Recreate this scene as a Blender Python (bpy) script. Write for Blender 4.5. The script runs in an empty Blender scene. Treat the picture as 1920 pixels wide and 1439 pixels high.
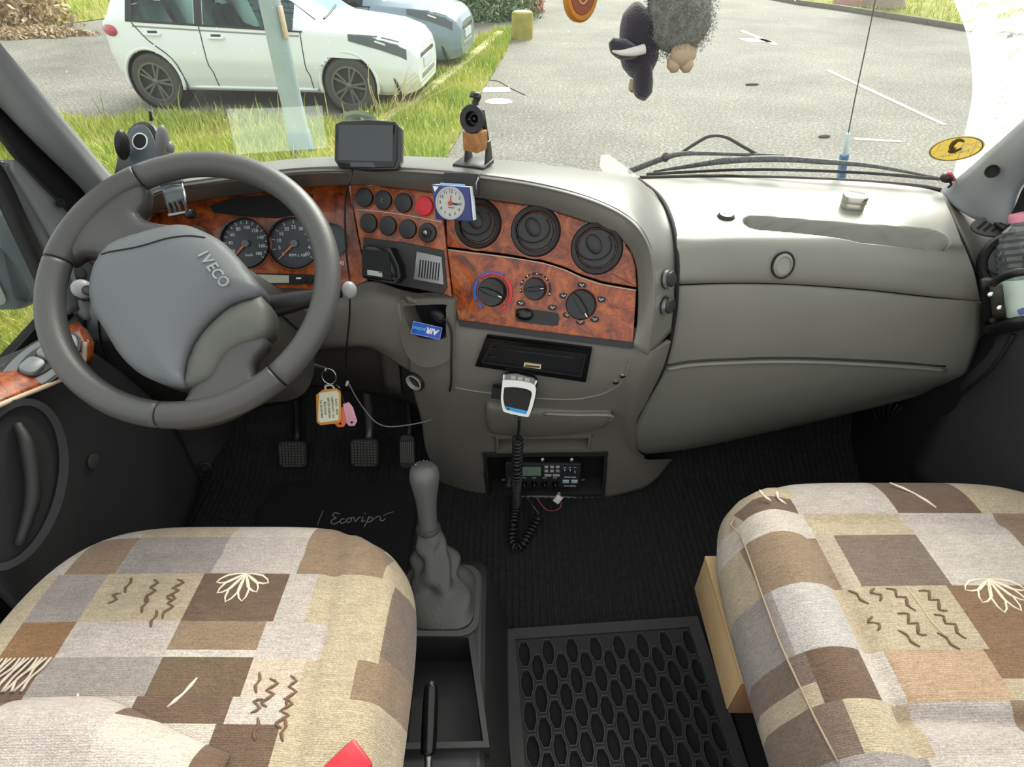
import bpy, bmesh, math, random
import numpy as np
from mathutils import Vector, Matrix
random.seed(4); rng = np.random.default_rng(4)
SC = bpy.context.scene; COL = SC.collection
# ------------------------------------------------------------ camera, sky, sun, exposure
FPX = 1100.0; PITCH = math.radians(39); CAMZ = 1.15; GZ = -0.90
cd = bpy.data.cameras.new('camera'); cam = bpy.data.objects.new('camera', cd); COL.objects.link(cam)
cd.sensor_width = 36; cd.lens = FPX / 1920 * 36; cd.clip_start = 0.02; cd.clip_end = 300
cam.location = (0, 0, CAMZ); cam.rotation_euler = (math.pi / 2 - PITCH, 0, 0); SC.camera = cam
wd = bpy.data.worlds.new('world'); SC.world = wd; wd.use_nodes = True
bg = wd.node_tree.nodes['Background']; bg.inputs[0].default_value = (0.97, 0.99, 1.0, 1); bg.inputs[1].default_value = 0.95
sl = bpy.data.lights.new('sun', 'SUN'); so = bpy.data.objects.new('sun', sl); COL.objects.link(so)
sl.energy = 4.6; sl.angle = math.radians(36); sl.color = (1.0, 0.96, 0.88)
so.rotation_euler = Vector((-0.34, -0.85, -0.66)).to_track_quat('-Z', 'Y').to_euler()
vs = SC.view_settings; vs.view_transform = 'Standard'; vs.look = 'None'; vs.gamma = 1; vs.use_curve_mapping = False
vs.exposure = 0.5
SC.cycles.max_bounces = 8; SC.cycles.transparent_max_bounces = 16
# ------------------------------------------------------------ measuring helpers: photo pixel -> point in the cab
CP = Vector((0, 0, CAMZ)); UPV = Vector((0, math.sin(PITCH), math.cos(PITCH))); FWD = Vector((0, math.cos(PITCH), -math.sin(PITCH)))
def ray(x, y): return Vector((1, 0, 0)) * ((x - 960) / FPX) + UPV * ((719.5 - y) / FPX) + FWD
def atY(x, y, Y): r = ray(x, y); return CP + r * (Y / r.y)
def atZ(x, y, z): r = ray(x, y); return CP + r * ((z - CAMZ) / r.z)
def atX(x, y, X): r = ray(x, y); return CP + r * (X / r.x)
def atP(x, y, o, n): r = ray(x, y); return CP + r * ((o - CP).dot(n) / r.dot(n))
def gnd(x, y): return atZ(x, y, GZ)
def frame(o, ux, n):
    n = Vector(n).normalized(); ux = Vector(ux); ux = (ux - n * ux.dot(n)).normalized(); uy = n.cross(ux)
    m = Matrix.Identity(4)
    for i in range(3): m[i][0], m[i][1], m[i][2], m[i][3] = ux[i], uy[i], n[i], o[i]
    return m
def moved(m, o): m = m.copy(); m.translation = Vector(o); return m
# ------------------------------------------------------------ mesh helpers
def mk(name, V, F, mat, parent=None, smooth=True, kind=None):
    me = bpy.data.meshes.new(name); me.from_pydata([tuple(v) for v in V], [], F)
    me.materials.append(mat)
    if smooth: me.polygons.foreach_set('use_smooth', [True] * len(me.polygons))
    me.update()
    o = bpy.data.objects.new(name, me); COL.objects.link(o)
    if parent: o.parent = parent
    if kind: o['kind'] = kind
    return o
def frombm(name, bm, mat, parent=None, smooth=False, sharp=35):
    bmesh.ops.recalc_face_normals(bm, faces=bm.faces)
    me = bpy.data.meshes.new(name); bm.to_mesh(me); bm.free(); me.materials.append(mat)
    o = bpy.data.objects.new(name, me); COL.objects.link(o)
    if smooth:
        me.polygons.foreach_set('use_smooth', [True] * len(me.polygons))
        try: me.set_sharp_from_angle(angle=math.radians(sharp))
        except Exception: pass
    if parent: o.parent = parent
    return o
def thing(name, label, cat, group=None, loc=(0, 0, 0)):
    o = bpy.data.objects.new(name, None); COL.objects.link(o); o.empty_display_size = .02; o.location = loc
    return tag(o, label, cat, group)
def tag(o, label, cat, group=None):
    o['label'] = label; o['category'] = cat
    if group: o['group'] = group
    return o
def lab(o, s): o['label'] = s; return o
def struct(o, label=None, cat=None):
    o['kind'] = 'structure'
    if label: o['label'] = label
    if cat: o['category'] = cat
    return o
def cr(p0, p1, p2, p3, t):
    return 0.5 * ((2 * p1) + (-p0 + p2) * t + (2 * p0 - 5 * p1 + 4 * p2 - p3) * t * t + (-p0 + 3 * p1 - 3 * p2 + p3) * t ** 3)
def crl(P, n, closed=False):
    P = [Vector(p) for p in P]; k = len(P); out = []
    if k == 2: return [P[0].lerp(P[1], i / n) for i in range(n + 1)]
    for i in range(k if closed else k - 1):
        g = (lambda j: P[j % k]) if closed else (lambda j: P[j] if 0 <= j < k else (P[0] * 2 - P[1] if j < 0 else P[-1] * 2 - P[-2]))
        for s in range(n): out.append(cr(g(i - 1), g(i), g(i + 1), g(i + 2), s / n))
    if not closed: out.append(P[-1].copy())
    return out
def sgrid(rows, nu, nv, closed_u=False):
    R = [crl(r, nu, closed_u) for r in rows]; cols = list(zip(*R))
    C = [crl(c, nv) for c in cols]; return [list(r) for r in zip(*C)]
def gridmesh(name, R, mat, parent=None, closed_u=False, smooth=True, skip=None, flip=False):
    n, m = len(R), len(R[0]); V = [v for r in R for v in r]; F = []
    for i in range(n - 1):
        for j in range(m if closed_u else m - 1):
            if skip and skip(i, j): continue
            q = (i * m + j, i * m + (j + 1) % m, (i + 1) * m + (j + 1) % m, (i + 1) * m + j)
            F.append(q[::-1] if flip else q)
    return mk(name, V, F, mat, parent, smooth)
def solid(o, t, off=-1):
    me = o.data; k = 0.0
    for p in me.polygons: k += p.area * p.normal.dot(CP - p.center)
    if k < 0: me.flip_normals()
    m = o.modifiers.new('thickness', 'SOLIDIFY'); m.thickness = t; m.offset = off; return o
def bevelmod(o, w, seg=2):
    m = o.modifiers.new('bevel', 'BEVEL'); m.width = w; m.segments = seg; m.limit_method = 'ANGLE'; return o
from mathutils.bvhtree import BVHTree
BV = {}
def hit(o, x, y, off=0.0):
    if o.name not in BV: BV[o.name] = BVHTree.FromPolygons([v.co for v in o.data.vertices], [tuple(p.vertices) for p in o.data.polygons])
    l, n, i, d = BV[o.name].ray_cast(CP, ray(x, y))
    if l is None: l, n, i, d = BV[o.name].find_nearest(atY(x, y, .95))
    if n.dot(CP - l) < 0: n = -n
    return l + n * off, n
def onto(o, x, y, off=0.0): return hit(o, x, y, off)[0]
def plane3(o, a, b, c, off=0.0):
    A, B, C = onto(o, *a), onto(o, *b), onto(o, *c); n = (B - A).cross(C - A).normalized()
    if n.dot(CP - A) < 0: n = -n
    return (A + B + C) / 3 + n * off, n
def pix(P): q = P - CP; w = q.dot(FWD); return 960 + FPX * q.x / w, 719.5 - FPX * q.dot(UPV) / w
def inpoly(P, x, y):
    c = False; n = len(P)
    for i in range(n):
        (x1, y1), (x2, y2) = P[i], P[(i + 1) % n]
        if (y1 > y) != (y2 > y) and x < (x2 - x1) * (y - y1) / (y2 - y1) + x1: c = not c
    return c
def holes(R, polys):
    n, m = len(R), len(R[0]); H = set()
    for i in range(n - 1):
        for j in range(m - 1):
            q = pix((R[i][j] + R[i + 1][j + 1] + R[i + 1][j] + R[i][j + 1]) / 4)
            if any(inpoly(P, *q) for P in polys): H.add((i, j))
    return lambda i, j: (i, j) in H
def tube(name, P, r, mat, parent=None, seg=8, n=6, closed=False, caps=True, flat=None):
    P = crl(P, n, closed) if n > 1 else [Vector(p) for p in P]
    k = len(P); rr = r if isinstance(r, (list, tuple)) else [r, r]
    T = []
    for i in range(k):
        a = P[(i - 1) % k] if closed or i else P[0]; b = P[(i + 1) % k] if closed or i < k - 1 else P[-1]
        T.append((b - a).normalized() if (b - a).length > 1e-9 else Vector((0, 0, 1)))
    nrm = T[0].orthogonal().normalized() if flat is None else (Vector(flat) - T[0] * Vector(flat).dot(T[0])).normalized()
    V = []; F = []
    for i in range(k):
        nrm = (nrm - T[i] * nrm.dot(T[i])).normalized() if flat is None else (Vector(flat) - T[i] * Vector(flat).dot(T[i])).normalized()
        bn = T[i].cross(nrm); s = i / max(1, k - 1) * (len(rr) - 1); q = min(int(s), len(rr) - 2)
        rad = rr[q] + (rr[q + 1] - rr[q]) * (s - q)
        for j in range(seg):
            a = 2 * math.pi * j / seg; V.append(P[i] + (nrm * math.cos(a) + bn * math.sin(a)) * rad)
    for i in range(k if closed else k - 1):
        for j in range(seg):
            a, b = i * seg, ((i + 1) % k) * seg
            F.append((a + j, a + (j + 1) % seg, b + (j + 1) % seg, b + j))
    if caps and not closed:
        F.append(tuple(range(seg))[::-1]); F.append(tuple((k - 1) * seg + j for j in range(seg)))
    return mk(name, V, F, mat, parent)
def box(name, M4, size, mat, parent=None, bev=0.0, seg=2, taper=None):
    bm = bmesh.new(); bmesh.ops.create_cube(bm, size=1)
    for v in bm.verts:
        if taper and v.co.z > 0: v.co.x *= taper[0]; v.co.y *= taper[1]
        v.co = Vector((v.co.x * size[0], v.co.y * size[1], v.co.z * size[2]))
    if bev: bmesh.ops.bevel(bm, geom=bm.edges[:], offset=bev, segments=seg, affect='EDGES', profile=.5)
    bm.transform(M4 if isinstance(M4, Matrix) else Matrix.Translation(M4))
    return frombm(name, bm, mat, parent, smooth=bool(bev))
def lathe(name, prof, M4, mat, parent=None, seg=24, sx=1, sy=1):
    V = []; F = []; k = len(prof)
    for r, h in prof:
        for j in range(seg):
            a = 2 * math.pi * j / seg; V.append(M4 @ Vector((r * sx * math.cos(a), r * sy * math.sin(a), h)))
    for i in range(k - 1):
        for j in range(seg):
            F.append((i * seg + j, i * seg + (j + 1) % seg, (i + 1) * seg + (j + 1) % seg, (i + 1) * seg + j))
    F.append(tuple(range(seg))[::-1]); F.append(tuple((k - 1) * seg + j for j in range(seg)))
    o = mk(name, V, F, mat, parent)
    try: o.data.set_sharp_from_angle(angle=math.radians(40))
    except Exception: pass
    return o
def prism(name, pts, h, M4, mat, parent=None, bev=0.0, z0=0.0, smooth=None):
    bm = bmesh.new(); vs_ = [bm.verts.new((p[0], p[1], z0)) for p in pts]; f = bm.faces.new(vs_)
    r = bmesh.ops.extrude_face_region(bm, geom=[f]); tv = [e for e in r['geom'] if isinstance(e, bmesh.types.BMVert)]
    bmesh.ops.translate(bm, verts=tv, vec=(0, 0, h))
    if bev:
        ts = set(tv); ed = [e for e in bm.edges if all(v in ts for v in e.verts)]
        bmesh.ops.bevel(bm, geom=ed, offset=bev, segments=2, affect='EDGES', profile=.5)
    bm.transform(M4); return frombm(name, bm, mat, parent, smooth=bool(bev) if smooth is None else smooth)
def ring(name, outer, inner, h, M4, mat, parent=None, z0=0.0):
    n = len(outer); V = []; F = []
    for z in (z0, z0 + h):
        for P in (outer, inner):
            for p in P: V.append(M4 @ Vector((p[0], p[1], z)))
    for i in range(n):
        j = (i + 1) % n
        F += [(2 * n + i, 2 * n + j, 3 * n + j, 3 * n + i), (i, j, 2 * n + j, 2 * n + i), (n + j, n + i, 3 * n + i, 3 * n + j), (j, i, n + i, n + j)]
    return mk(name, V, F, mat, parent, smooth=False)
def rrect(w, h, r, n=5, cx=0, cy=0):
    P = []
    for sx, sy, a0 in ((1, 1, 0), (-1, 1, 90), (-1, -1, 180), (1, -1, 270)):
        for i in range(n + 1):
            a = math.radians(a0 + 90 * i / n); P.append((cx + sx * (w / 2 - r) + r * math.cos(a), cy + sy * (h / 2 - r) + r * math.sin(a)))
    return P
def circ(r, n=32, cx=0, cy=0, sx=1, sy=1): return [(cx + r * sx * math.cos(2 * math.pi * i / n), cy + r * sy * math.sin(2 * math.pi * i / n)) for i in range(n)]
def text(name, s, size, M4, mat, parent=None, ext=0.0003, shear=0.0, align='CENTER', bold=0.0, sx=1.0):
    c = bpy.data.curves.new(name, 'FONT'); c.body = s; c.size = size; c.extrude = ext; c.align_x = align; c.align_y = 'CENTER'; c.shear = shear; c.offset = bold; c.resolution_u = 3
    t = bpy.data.objects.new(name, c); COL.objects.link(t)
    me = bpy.data.meshes.new_from_object(t.evaluated_get(bpy.context.evaluated_depsgraph_get()))
    bpy.data.objects.remove(t); bpy.data.curves.remove(c)
    me.materials.clear(); me.materials.append(mat); me.transform(M4 @ Matrix.Diagonal((sx, 1, 1, 1)))
    o = bpy.data.objects.new(name, me); COL.objects.link(o)
    if parent: o.parent = parent
    return o
def sphere(name, M4, mat, parent=None, seg=20, fn=None, rings=12):
    V = []; F = []
    for i in range(rings + 1):
        th = math.pi * i / rings
        for j in range(seg):
            ph = 2 * math.pi * j / seg; v = Vector((math.sin(th) * math.cos(ph), math.sin(th) * math.sin(ph), math.cos(th)))
            V.append(M4 @ (fn(v) if fn else v))
    for i in range(rings):
        for j in range(seg): F.append((i * seg + j, (i + 1) * seg + j, (i + 1) * seg + (j + 1) % seg, i * seg + (j + 1) % seg))
    return mk(name, V, F, mat, parent)
def dup(root, parent=None):
    c = root.copy(); COL.objects.link(c)
    if parent: c.parent = parent
    for ch in list(root.children): dup(ch, c)
    return c
# ------------------------------------------------------------ materials
def lin(h):
    h = h.lstrip('#'); v = [int(h[i:i + 2], 16) / 255 for i in (0, 2, 4)]
    return tuple((c / 12.92 if c <= .04045 else ((c + .055) / 1.055) ** 2.4) for c in v) + (1,)
MATS = {}
def M(name, col, rough=.5, metal=0.0, var=None, bump=None, coat=0.0, spec=.5, alpha=1.0, trans=0.0, emit=0.0, sheen=0.0):
    if name in MATS: return MATS[name]
    m = bpy.data.materials.new(name); m.use_nodes = True; nt = m.node_tree; b = nt.nodes['Principled BSDF']; L = nt.links
    c = lin(col); b.inputs['Base Color'].default_value = c; b.inputs['Roughness'].default_value = rough; b.inputs['Metallic'].default_value = metal
    b.inputs['Coat Weight'].default_value = coat; b.inputs['Coat Roughness'].default_value = .06; b.inputs['Specular IOR Level'].default_value = spec; b.inputs['Alpha'].default_value = alpha
    b.inputs['Transmission Weight'].default_value = trans; b.inputs['Sheen Weight'].default_value = sheen
    if emit: b.inputs['Emission Color'].default_value = c; b.inputs['Emission Strength'].default_value = emit
    tc = None
    if var or bump:
        tc = nt.nodes.new('ShaderNodeTexCoord')
    if var:   # (scale, second colour, contrast)
        n = nt.nodes.new('ShaderNodeTexNoise'); n.inputs['Scale'].default_value = var[0]; n.inputs['Detail'].default_value = 6; n.inputs['Roughness'].default_value = .65
        L.new(tc.outputs['Object'], n.inputs['Vector'])
        r = nt.nodes.new('ShaderNodeValToRGB'); k = var[2] if len(var) > 2 else .25
        r.color_ramp.elements[0].position = .5 - k; r.color_ramp.elements[1].position = .5 + k
        r.color_ramp.elements[0].color = c; r.color_ramp.elements[1].color = lin(var[1])
        L.new(n.outputs['Fac'], r.inputs['Fac']); L.new(r.outputs['Color'], b.inputs['Base Color'])
    if bump:  # (scale, strength)
        n = nt.nodes.new('ShaderNodeTexNoise'); n.inputs['Scale'].default_value = bump[0]; n.inputs['Detail'].default_value = 3
        L.new(tc.outputs['Object'], n.inputs['Vector'])
        bp = nt.nodes.new('ShaderNodeBump'); bp.inputs['Strength'].default_value = bump[1]; bp.inputs['Distance'].default_value = bump[2] if len(bump) > 2 else .002
        L.new(n.outputs['Fac'], bp.inputs['Height']); L.new(bp.outputs['Normal'], b.inputs['Normal'])
    MATS[name] = m; return m
def ramp(nt, stops, interp='LINEAR'):
    r = nt.nodes.new('ShaderNodeValToRGB'); r.color_ramp.interpolation = interp
    while len(r.color_ramp.elements) < len(stops): r.color_ramp.elements.new(.5)
    for e, (p, c) in zip(r.color_ramp.elements, stops): e.position = p; e.color = lin(c) if isinstance(c, str) else c
    return r
def burl():
    m = bpy.data.materials.new('burl_walnut'); m.use_nodes = True; nt = m.node_tree; b = nt.nodes['Principled BSDF']; L = nt.links
    tc = nt.nodes.new('ShaderNodeTexCoord'); n1 = nt.nodes.new('ShaderNodeTexNoise'); n1.inputs['Scale'].default_value = 26; n1.inputs['Detail'].default_value = 9; n1.inputs['Roughness'].default_value = .72; n1.inputs['Distortion'].default_value = 1.6
    L.new(tc.outputs['Object'], n1.inputs['Vector'])
    r = ramp(nt, [(.28, '#341204'), (.42, '#6e2a0b'), (.52, '#964414'), (.62, '#b35c1e'), (.78, '#783210')])
    L.new(n1.outputs['Fac'], r.inputs['Fac']); L.new(r.outputs['Color'], b.inputs['Base Color'])
    b.inputs['Roughness'].default_value = .32; b.inputs['Coat Weight'].default_value = .4; b.inputs['Coat Roughness'].default_value = .08
    return m
WOOD = burl()
GREY = M('grained_grey_plastic', '#7d7c73', .38, bump=(1100, .25, .0006), var=(14, '#78776f', .3))
HOODG = M('hood_grey_plastic', '#706f68', .32, bump=(1100, .25, .0006))
GREYD = M('dark_grey_plastic', '#484642', .55, bump=(1100, .25, .0006))
GREYX = M('charcoal_plastic', '#282726', .6, bump=(900, .2, .0006))
TRIM = M('pillar_grey_plastic', '#85888a', .55, bump=(1300, .2, .0005))
BLACK = M('black_plastic', '#161617', .45)
BLACKM = M('matt_black_plastic', '#0e0e0f', .75)
GLOSSB = M('gloss_black_plastic', '#0c0d0e', .15)
RUB = M('black_rubber', '#151515', .7, bump=(300, .2))
LEATHER = M('wheel_leather', '#4d4d4b', .42, bump=(700, .35, .0008))
HUBM = M('hub_cover_plastic', '#616466', .5, bump=(1500, .3, .0005))
WHITE = M('white_plastic', '#e8e8e4', .4)
PRINT = M('white_print', '#e6e8ea', .6)
CHROME = M('chrome', '#d8d8d6', .14, metal=1.0)
STEEL = M('steel', '#9a9a98', .35, metal=1.0)
RED = M('red_plastic', '#d01c2a', .4)
# ============================================================ OUTSIDE: ground, grass, kerb, pole, cars, bushes
def asphalt():
    m = bpy.data.materials.new('asphalt'); m.use_nodes = True; nt = m.node_tree; b = nt.nodes['Principled BSDF']; L = nt.links
    tc = nt.nodes.new('ShaderNodeTexCoord'); a = nt.nodes.new('ShaderNodeTexNoise'); a.inputs['Scale'].default_value = .7; a.inputs['Detail'].default_value = 8; a.inputs['Roughness'].default_value = .7
    n = nt.nodes.new('ShaderNodeTexNoise'); n.inputs['Scale'].default_value = 30; n.inputs['Detail'].default_value = 5; n.inputs['Roughness'].default_value = .8
    v = nt.nodes.new('ShaderNodeTexVoronoi'); v.inputs['Scale'].default_value = 9
    for q in (a, n, v): L.new(tc.outputs['Object'], q.inputs['Vector'])
    r1 = ramp(nt, [(.3, '#77766f'), (.7, '#a09f96')]); r2 = ramp(nt, [(.36, '#55534f'), (.5, '#8f8d88'), (.66, '#f2f0e8')])
    L.new(a.outputs['Fac'], r1.inputs['Fac']); L.new(n.outputs['Fac'], r2.inputs['Fac'])
    mx = nt.nodes.new('ShaderNodeMix'); mx.data_type = 'RGBA'; mx.blend_type = 'OVERLAY'; mx.inputs[0].default_value = .8
    L.new(r1.outputs['Color'], mx.inputs[6]); L.new(r2.outputs['Color'], mx.inputs[7])
    r3 = ramp(nt, [(.0, '#e8e6dd'), (.055, '#e8e6dd'), (.075, (0, 0, 0, 1))], 'LINEAR')
    L.new(v.outputs['Distance'], r3.inputs['Fac'])
    m2 = nt.nodes.new('ShaderNodeMix'); m2.data_type = 'RGBA'; m2.blend_type = 'LIGHTEN'; m2.inputs[0].default_value = 1
    L.new(mx.outputs[2], m2.inputs[6]); L.new(r3.outputs['Color'], m2.inputs[7]); L.new(m2.outputs[2], b.inputs['Base Color'])
    b.inputs['Roughness'].default_value = .8
    bp = nt.nodes.new('ShaderNodeBump'); bp.inputs['Strength'].default_value = .5; bp.inputs['Distance'].default_value = .02; L.new(n.outputs['Fac'], bp.inputs['Height']); L.new(bp.outputs['Normal'], b.inputs['Normal'])
    return m
struct(mk('ground', [(-45, -8, GZ), (45, -8, GZ), (45, 70, GZ), (-45, 70, GZ)], [(0, 1, 2, 3)], asphalt(), smooth=False), 'grey weathered asphalt of the car park', 'asphalt')
SOIL = M('grassy_soil', '#7d7c3c', .95, var=(3, '#9aa048'))
KERBM = M('mossy_concrete', '#b3ad8c', .9, var=(5, '#a9ae58', .2), bump=(60, .5, .01))
def gmat(name, stops):
    m = bpy.data.materials.new(name); m.use_nodes = True; nt = m.node_tree; b = nt.nodes['Principled BSDF']
    at = nt.nodes.new('ShaderNodeAttribute'); at.attribute_name = 'tint'; r = ramp(nt, stops)
    nt.links.new(at.outputs['Fac'], r.inputs['Fac']); nt.links.new(r.outputs['Color'], b.inputs['Base Color']); b.inputs['Roughness'].default_value = .6
    b.inputs['Subsurface Weight'].default_value = 0; return m
GRASS = gmat('grass_blades', [(0, '#7c9f36'), (.35, '#b0c048'), (.7, '#d2d270'), (1, '#d9cf92')])
LEAF = gmat('hedge_leaves', [(0, '#3f6a3a'), (.5, '#7fa070'), (1, '#c0cca0')])
TWIG = gmat('dry_twigs', [(0, '#8a6a4a'), (.5, '#b39a78'), (1, '#d6c8a8')])
REDL = gmat('russet_leaves', [(0, '#a55c40'), (.5, '#c98d70'), (1, '#e0bfa0')])
def blades(name, pts, hs, mat, parent=None, w=.012, tint=None, lean=.5):
    P = np.asarray(pts, float); n = len(P); ang = rng.uniform(0, 2 * np.pi, n); la = rng.uniform(0, 2 * np.pi, n); h = np.asarray(hs)
    dx = np.c_[np.cos(ang), np.sin(ang), np.zeros(n)] * (w * rng.uniform(.6, 1.4, n))[:, None]
    ln = np.c_[np.cos(la), np.sin(la), np.zeros(n)] * (h * lean * rng.uniform(.2, 1.2, n))[:, None]; up = np.array([0, 0, 1.])
    V = np.stack([P - dx, P + dx, P + dx * .6 + ln * .4 + up * h[:, None] * .6, P - dx * .6 + ln * .4 + up * h[:, None] * .6, P + ln + up * h[:, None]], 1).reshape(-1, 3)
    me = bpy.data.meshes.new(name); F = []
    for i in range(n): k = 5 * i; F.append((k, k + 1, k + 2, k + 3)); F.append((k + 3, k + 2, k + 4))
    me.from_pydata(V.tolist(), [], F); me.materials.append(mat)
    t = rng.uniform(0, 1, n) if tint is None else tint
    at = me.attributes.new('tint', 'FLOAT', 'POINT'); at.data.foreach_set('value', np.repeat(t, 5))
    o = bpy.data.objects.new(name, me); COL.objects.link(o)
    if parent: o.parent = parent
    return o
def poly_in(P, x, y):
    c = np.zeros(len(x), bool); n = len(P)
    for i in range(n):
        x1, y1 = P[i][:2]; x2, y2 = P[(i + 1) % n][:2]
        if y1 == y2: continue
        k = ((y1 > y) != (y2 > y)) & (x < (x2 - x1) * (y - y1) / (y2 - y1) + x1); c ^= k
    return c
def grass_patch(name, P, n, h, label, shoots=0, z=GZ):
    P = [(p[0], p[1]) for p in P]
    t = thing(name, label, 'grass'); t['kind'] = 'stuff'
    mk('soil', [(p[0], p[1], z + .012) for p in P], [tuple(range(len(P)))], SOIL, t, smooth=False)
    xs = [p[0] for p in P]; ys = [p[1] for p in P]
    x = rng.uniform(min(xs), max(xs), n * 3); y = rng.uniform(min(ys), max(ys), n * 3); k = poly_in(P, x, y); x, y = x[k][:n], y[k][:n]
    cl = .5 + .5 * np.sin(x * 3.1 + 1.3 * np.sin(y * 2.3)) * np.cos(y * 2.7 + x)
    hh = h * rng.uniform(.4, 1.2, len(x)) * (.6 + .8 * cl); ti = np.clip(.75 - .5 * cl + rng.normal(0, .22, len(x)), 0, 1)
    o = blades('blades', np.c_[x, y, np.full(len(x), z)], hh, GRASS, t, w=.009, tint=ti); o['kind'] = 'stuff'
    return t
near = [gnd(128, 222), gnd(300, 226), gnd(420, 220), gnd(560, 228), gnd(640, 225), gnd(712, 205), gnd(790, 150), gnd(880, 85), gnd(925, 60), gnd(965, 62), gnd(945, 105), gnd(905, 170), gnd(858, 260), gnd(812, 340), gnd(700, 520)]
near = [(p.x, p.y) for p in near] + [(-6, 1.0), (-9, 1.0), (-9, 7.4)]
grass_patch('grass_verge', near, 52000, .15, 'bright green grass verge between the cab and the white car')
tall = [gnd(x + random.uniform(-14, 14), 222 + random.uniform(-3, 10)) for x in (200, 260, 300, 330, 385, 400, 412, 480, 500, 520, 560, 610, 660, 690) for _ in range(3)]
o = blades('tall_shoots', [tuple(p) for p in tall], np.array([random.uniform(.18, .42) for _ in tall]), GRASS, bpy.data.objects['grass_verge'], w=.008, lean=.35); o['kind'] = 'stuff'
dry = [gnd(735 + random.uniform(-25, 35), 225 + random.uniform(-5, 12)) for _ in range(16)]
stk = thing('dry_stalks', 'dry straw-coloured stalks growing behind the navigator', 'weeds', loc=dry[0]); stk['kind'] = 'stuff'
for i, p in enumerate(dry):
    q = p + Vector((random.uniform(-.15, .75), random.uniform(-.2, .2), random.uniform(.25, .6))); q2 = p.lerp(q, .5) + Vector((-.05, 0, .06))
    s = tube('stalk', [p - dry[0], q2 - dry[0], q - dry[0]], .005, M('straw', '#cbb98c', .8), stk, seg=4, n=3)
far = [gnd(80, 52), gnd(150, 42), gnd(235, 30), gnd(300, -40), gnd(60, -60), gnd(-200, -50), gnd(-100, 40)]
grass_patch('grass_patch', far, 16000, .17, 'patch of far grass behind the tail of the white car')
rg = [gnd(1440, -6), gnd(1520, 6), gnd(1640, 25), gnd(1820, 52), gnd(2100, 90), gnd(2100, -60), gnd(1300, -60)]
grass_patch('lawn', rg, 16000, .14, 'green lawn edge at the top right of the car park')
rk = thing('lawn_kerb', 'low dark kerb along the lawn at top right', 'kerb')
for i, (a, b) in enumerate(zip([(1420, -6), (1500, 9), (1580, 20), (1660, 33), (1740, 46), (1820, 59), (1920, 76)], [(1500, 9), (1580, 20), (1660, 33), (1740, 46), (1820, 59), (1920, 76), (2020, 93)])):
    A, B = gnd(*a), gnd(*b); c = (A + B) / 2; box('kerb_stone', frame(c + Vector((0, 0, .05)), B - A, (0, 0, 1)), ((B - A).length - .01, .12, .12), M('grey_kerb', '#77766c', .9, var=(8, '#8e8b78')), rk, bev=.008)
kb = thing('mossy_kerb', 'mossy yellow-green kerb running towards the concrete bollard', 'kerb')
kp = [gnd(938, 68), gnd(905, 97), gnd(872, 125), gnd(838, 153), gnd(800, 183), gnd(755, 215), gnd(700, 250)]
kp = crl(kp, 3)
for a, b in zip(kp, kp[1:]): box('kerb_stone', frame((a + b) / 2 + Vector((0, 0, .04)), b - a, (0, 0, 1)), ((b - a).length - .015, .15, .12), KERBM, kb, bev=.012)
# road markings and the white patch
RMK = M('worn_road_paint', '#d9d8d0', .8, var=(20, '#b9b7ae'))
def mark(name, P, label, cat='road marking'):
    Q = [gnd(*p) + Vector((0, 0, .006)) for p in P]; n = len(Q)
    V = Q + [q + Vector((0, 0, -.005)) for q in Q]
    return tag(mk(name, V, [tuple(range(n))] + [(i, i + n, (i + 1) % n + n, (i + 1) % n) for i in range(n)], RMK, smooth=False), label, cat)
mark('painted_line', [(1548, 133), (1556, 132), (1775, 234), (1768, 236)], 'long white bay line slanting across the asphalt at right')
mark('painted_line', [(1385, 58), (1394, 57), (1460, 84), (1452, 86)], 'short white line right of the plush toys')
mark('painted_line', [(1382, 72), (1430, 73), (1458, 80), (1400, 79)], 'worn white stroke crossing the short line')
mark('painted_line', [(1600, 259), (1602, 263), (1690, 268), (1690, 265)], 'faint flat white line above the right wiper')
mark('painted_line', [(906, 165), (955, 164), (958, 173), (904, 174)], 'pale block of worn paint beside the grass edge')
wp = [(935 + 26 * math.cos(a), 192 + 7 * math.sin(a) * (1 if math.sin(a) < 0 else .6)) for a in np.linspace(0, 2 * math.pi, 20, endpoint=False)]
mark('white_patch', wp, 'white half-round patch on the asphalt right of the eyepiece', 'paint patch')  # flat white shape on the asphalt, in the road-line colour
ck_ = tube('asphalt_crack', [gnd(*q) + Vector((0, 0, -.004)) for q in ((903, 139), (915, 150), (935, 153), (952, 163), (970, 172), (985, 179))], .014, M('crack_dark', '#3c3a36', .95), seg=5, n=3); tag(ck_, 'jagged dark crack in the asphalt above the white patch', 'crack')
for (x, y, s, l) in ((1410, 160, .05, 'small dark lump on the asphalt right of the plush toys'), (1545, 258, .035, 'tiny dark twig on the asphalt left of the aerial')):
    q = gnd(x, y); tag(sphere('dropped_twig', Matrix.Translation(q + Vector((0, 0, .012))) @ Matrix.Rotation(.1, 4, 'Z') @ Matrix.Diagonal((s * 2.2, s * .6, .02, 1)), M('twig_brown', '#5d574c', .9), None, 8, None, 6), l, 'twig')
# concrete bollard
p = gnd(979, 72); w_ = .215
bo = thing('concrete_bollard', 'mossy round concrete bollard at the end of the kerb', 'bollard', loc=p)
lathe('drum', [(w_, 0), (w_ * 1.0, .22), (w_ * .99, .42), (w_ * .95, .455), (w_ * .8, .465)], Matrix.Identity(4), M('mossy_bollard', '#b5a95c', .95, var=(6, '#8f9040', .2), bump=(40, .6, .02)), bo)
lathe('cap', [(w_ * .8, .466), (w_ * .78, .475), (.02, .478)], Matrix.Identity(4), M('pale_concrete', '#cfc8ae', .9), bo)
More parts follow.
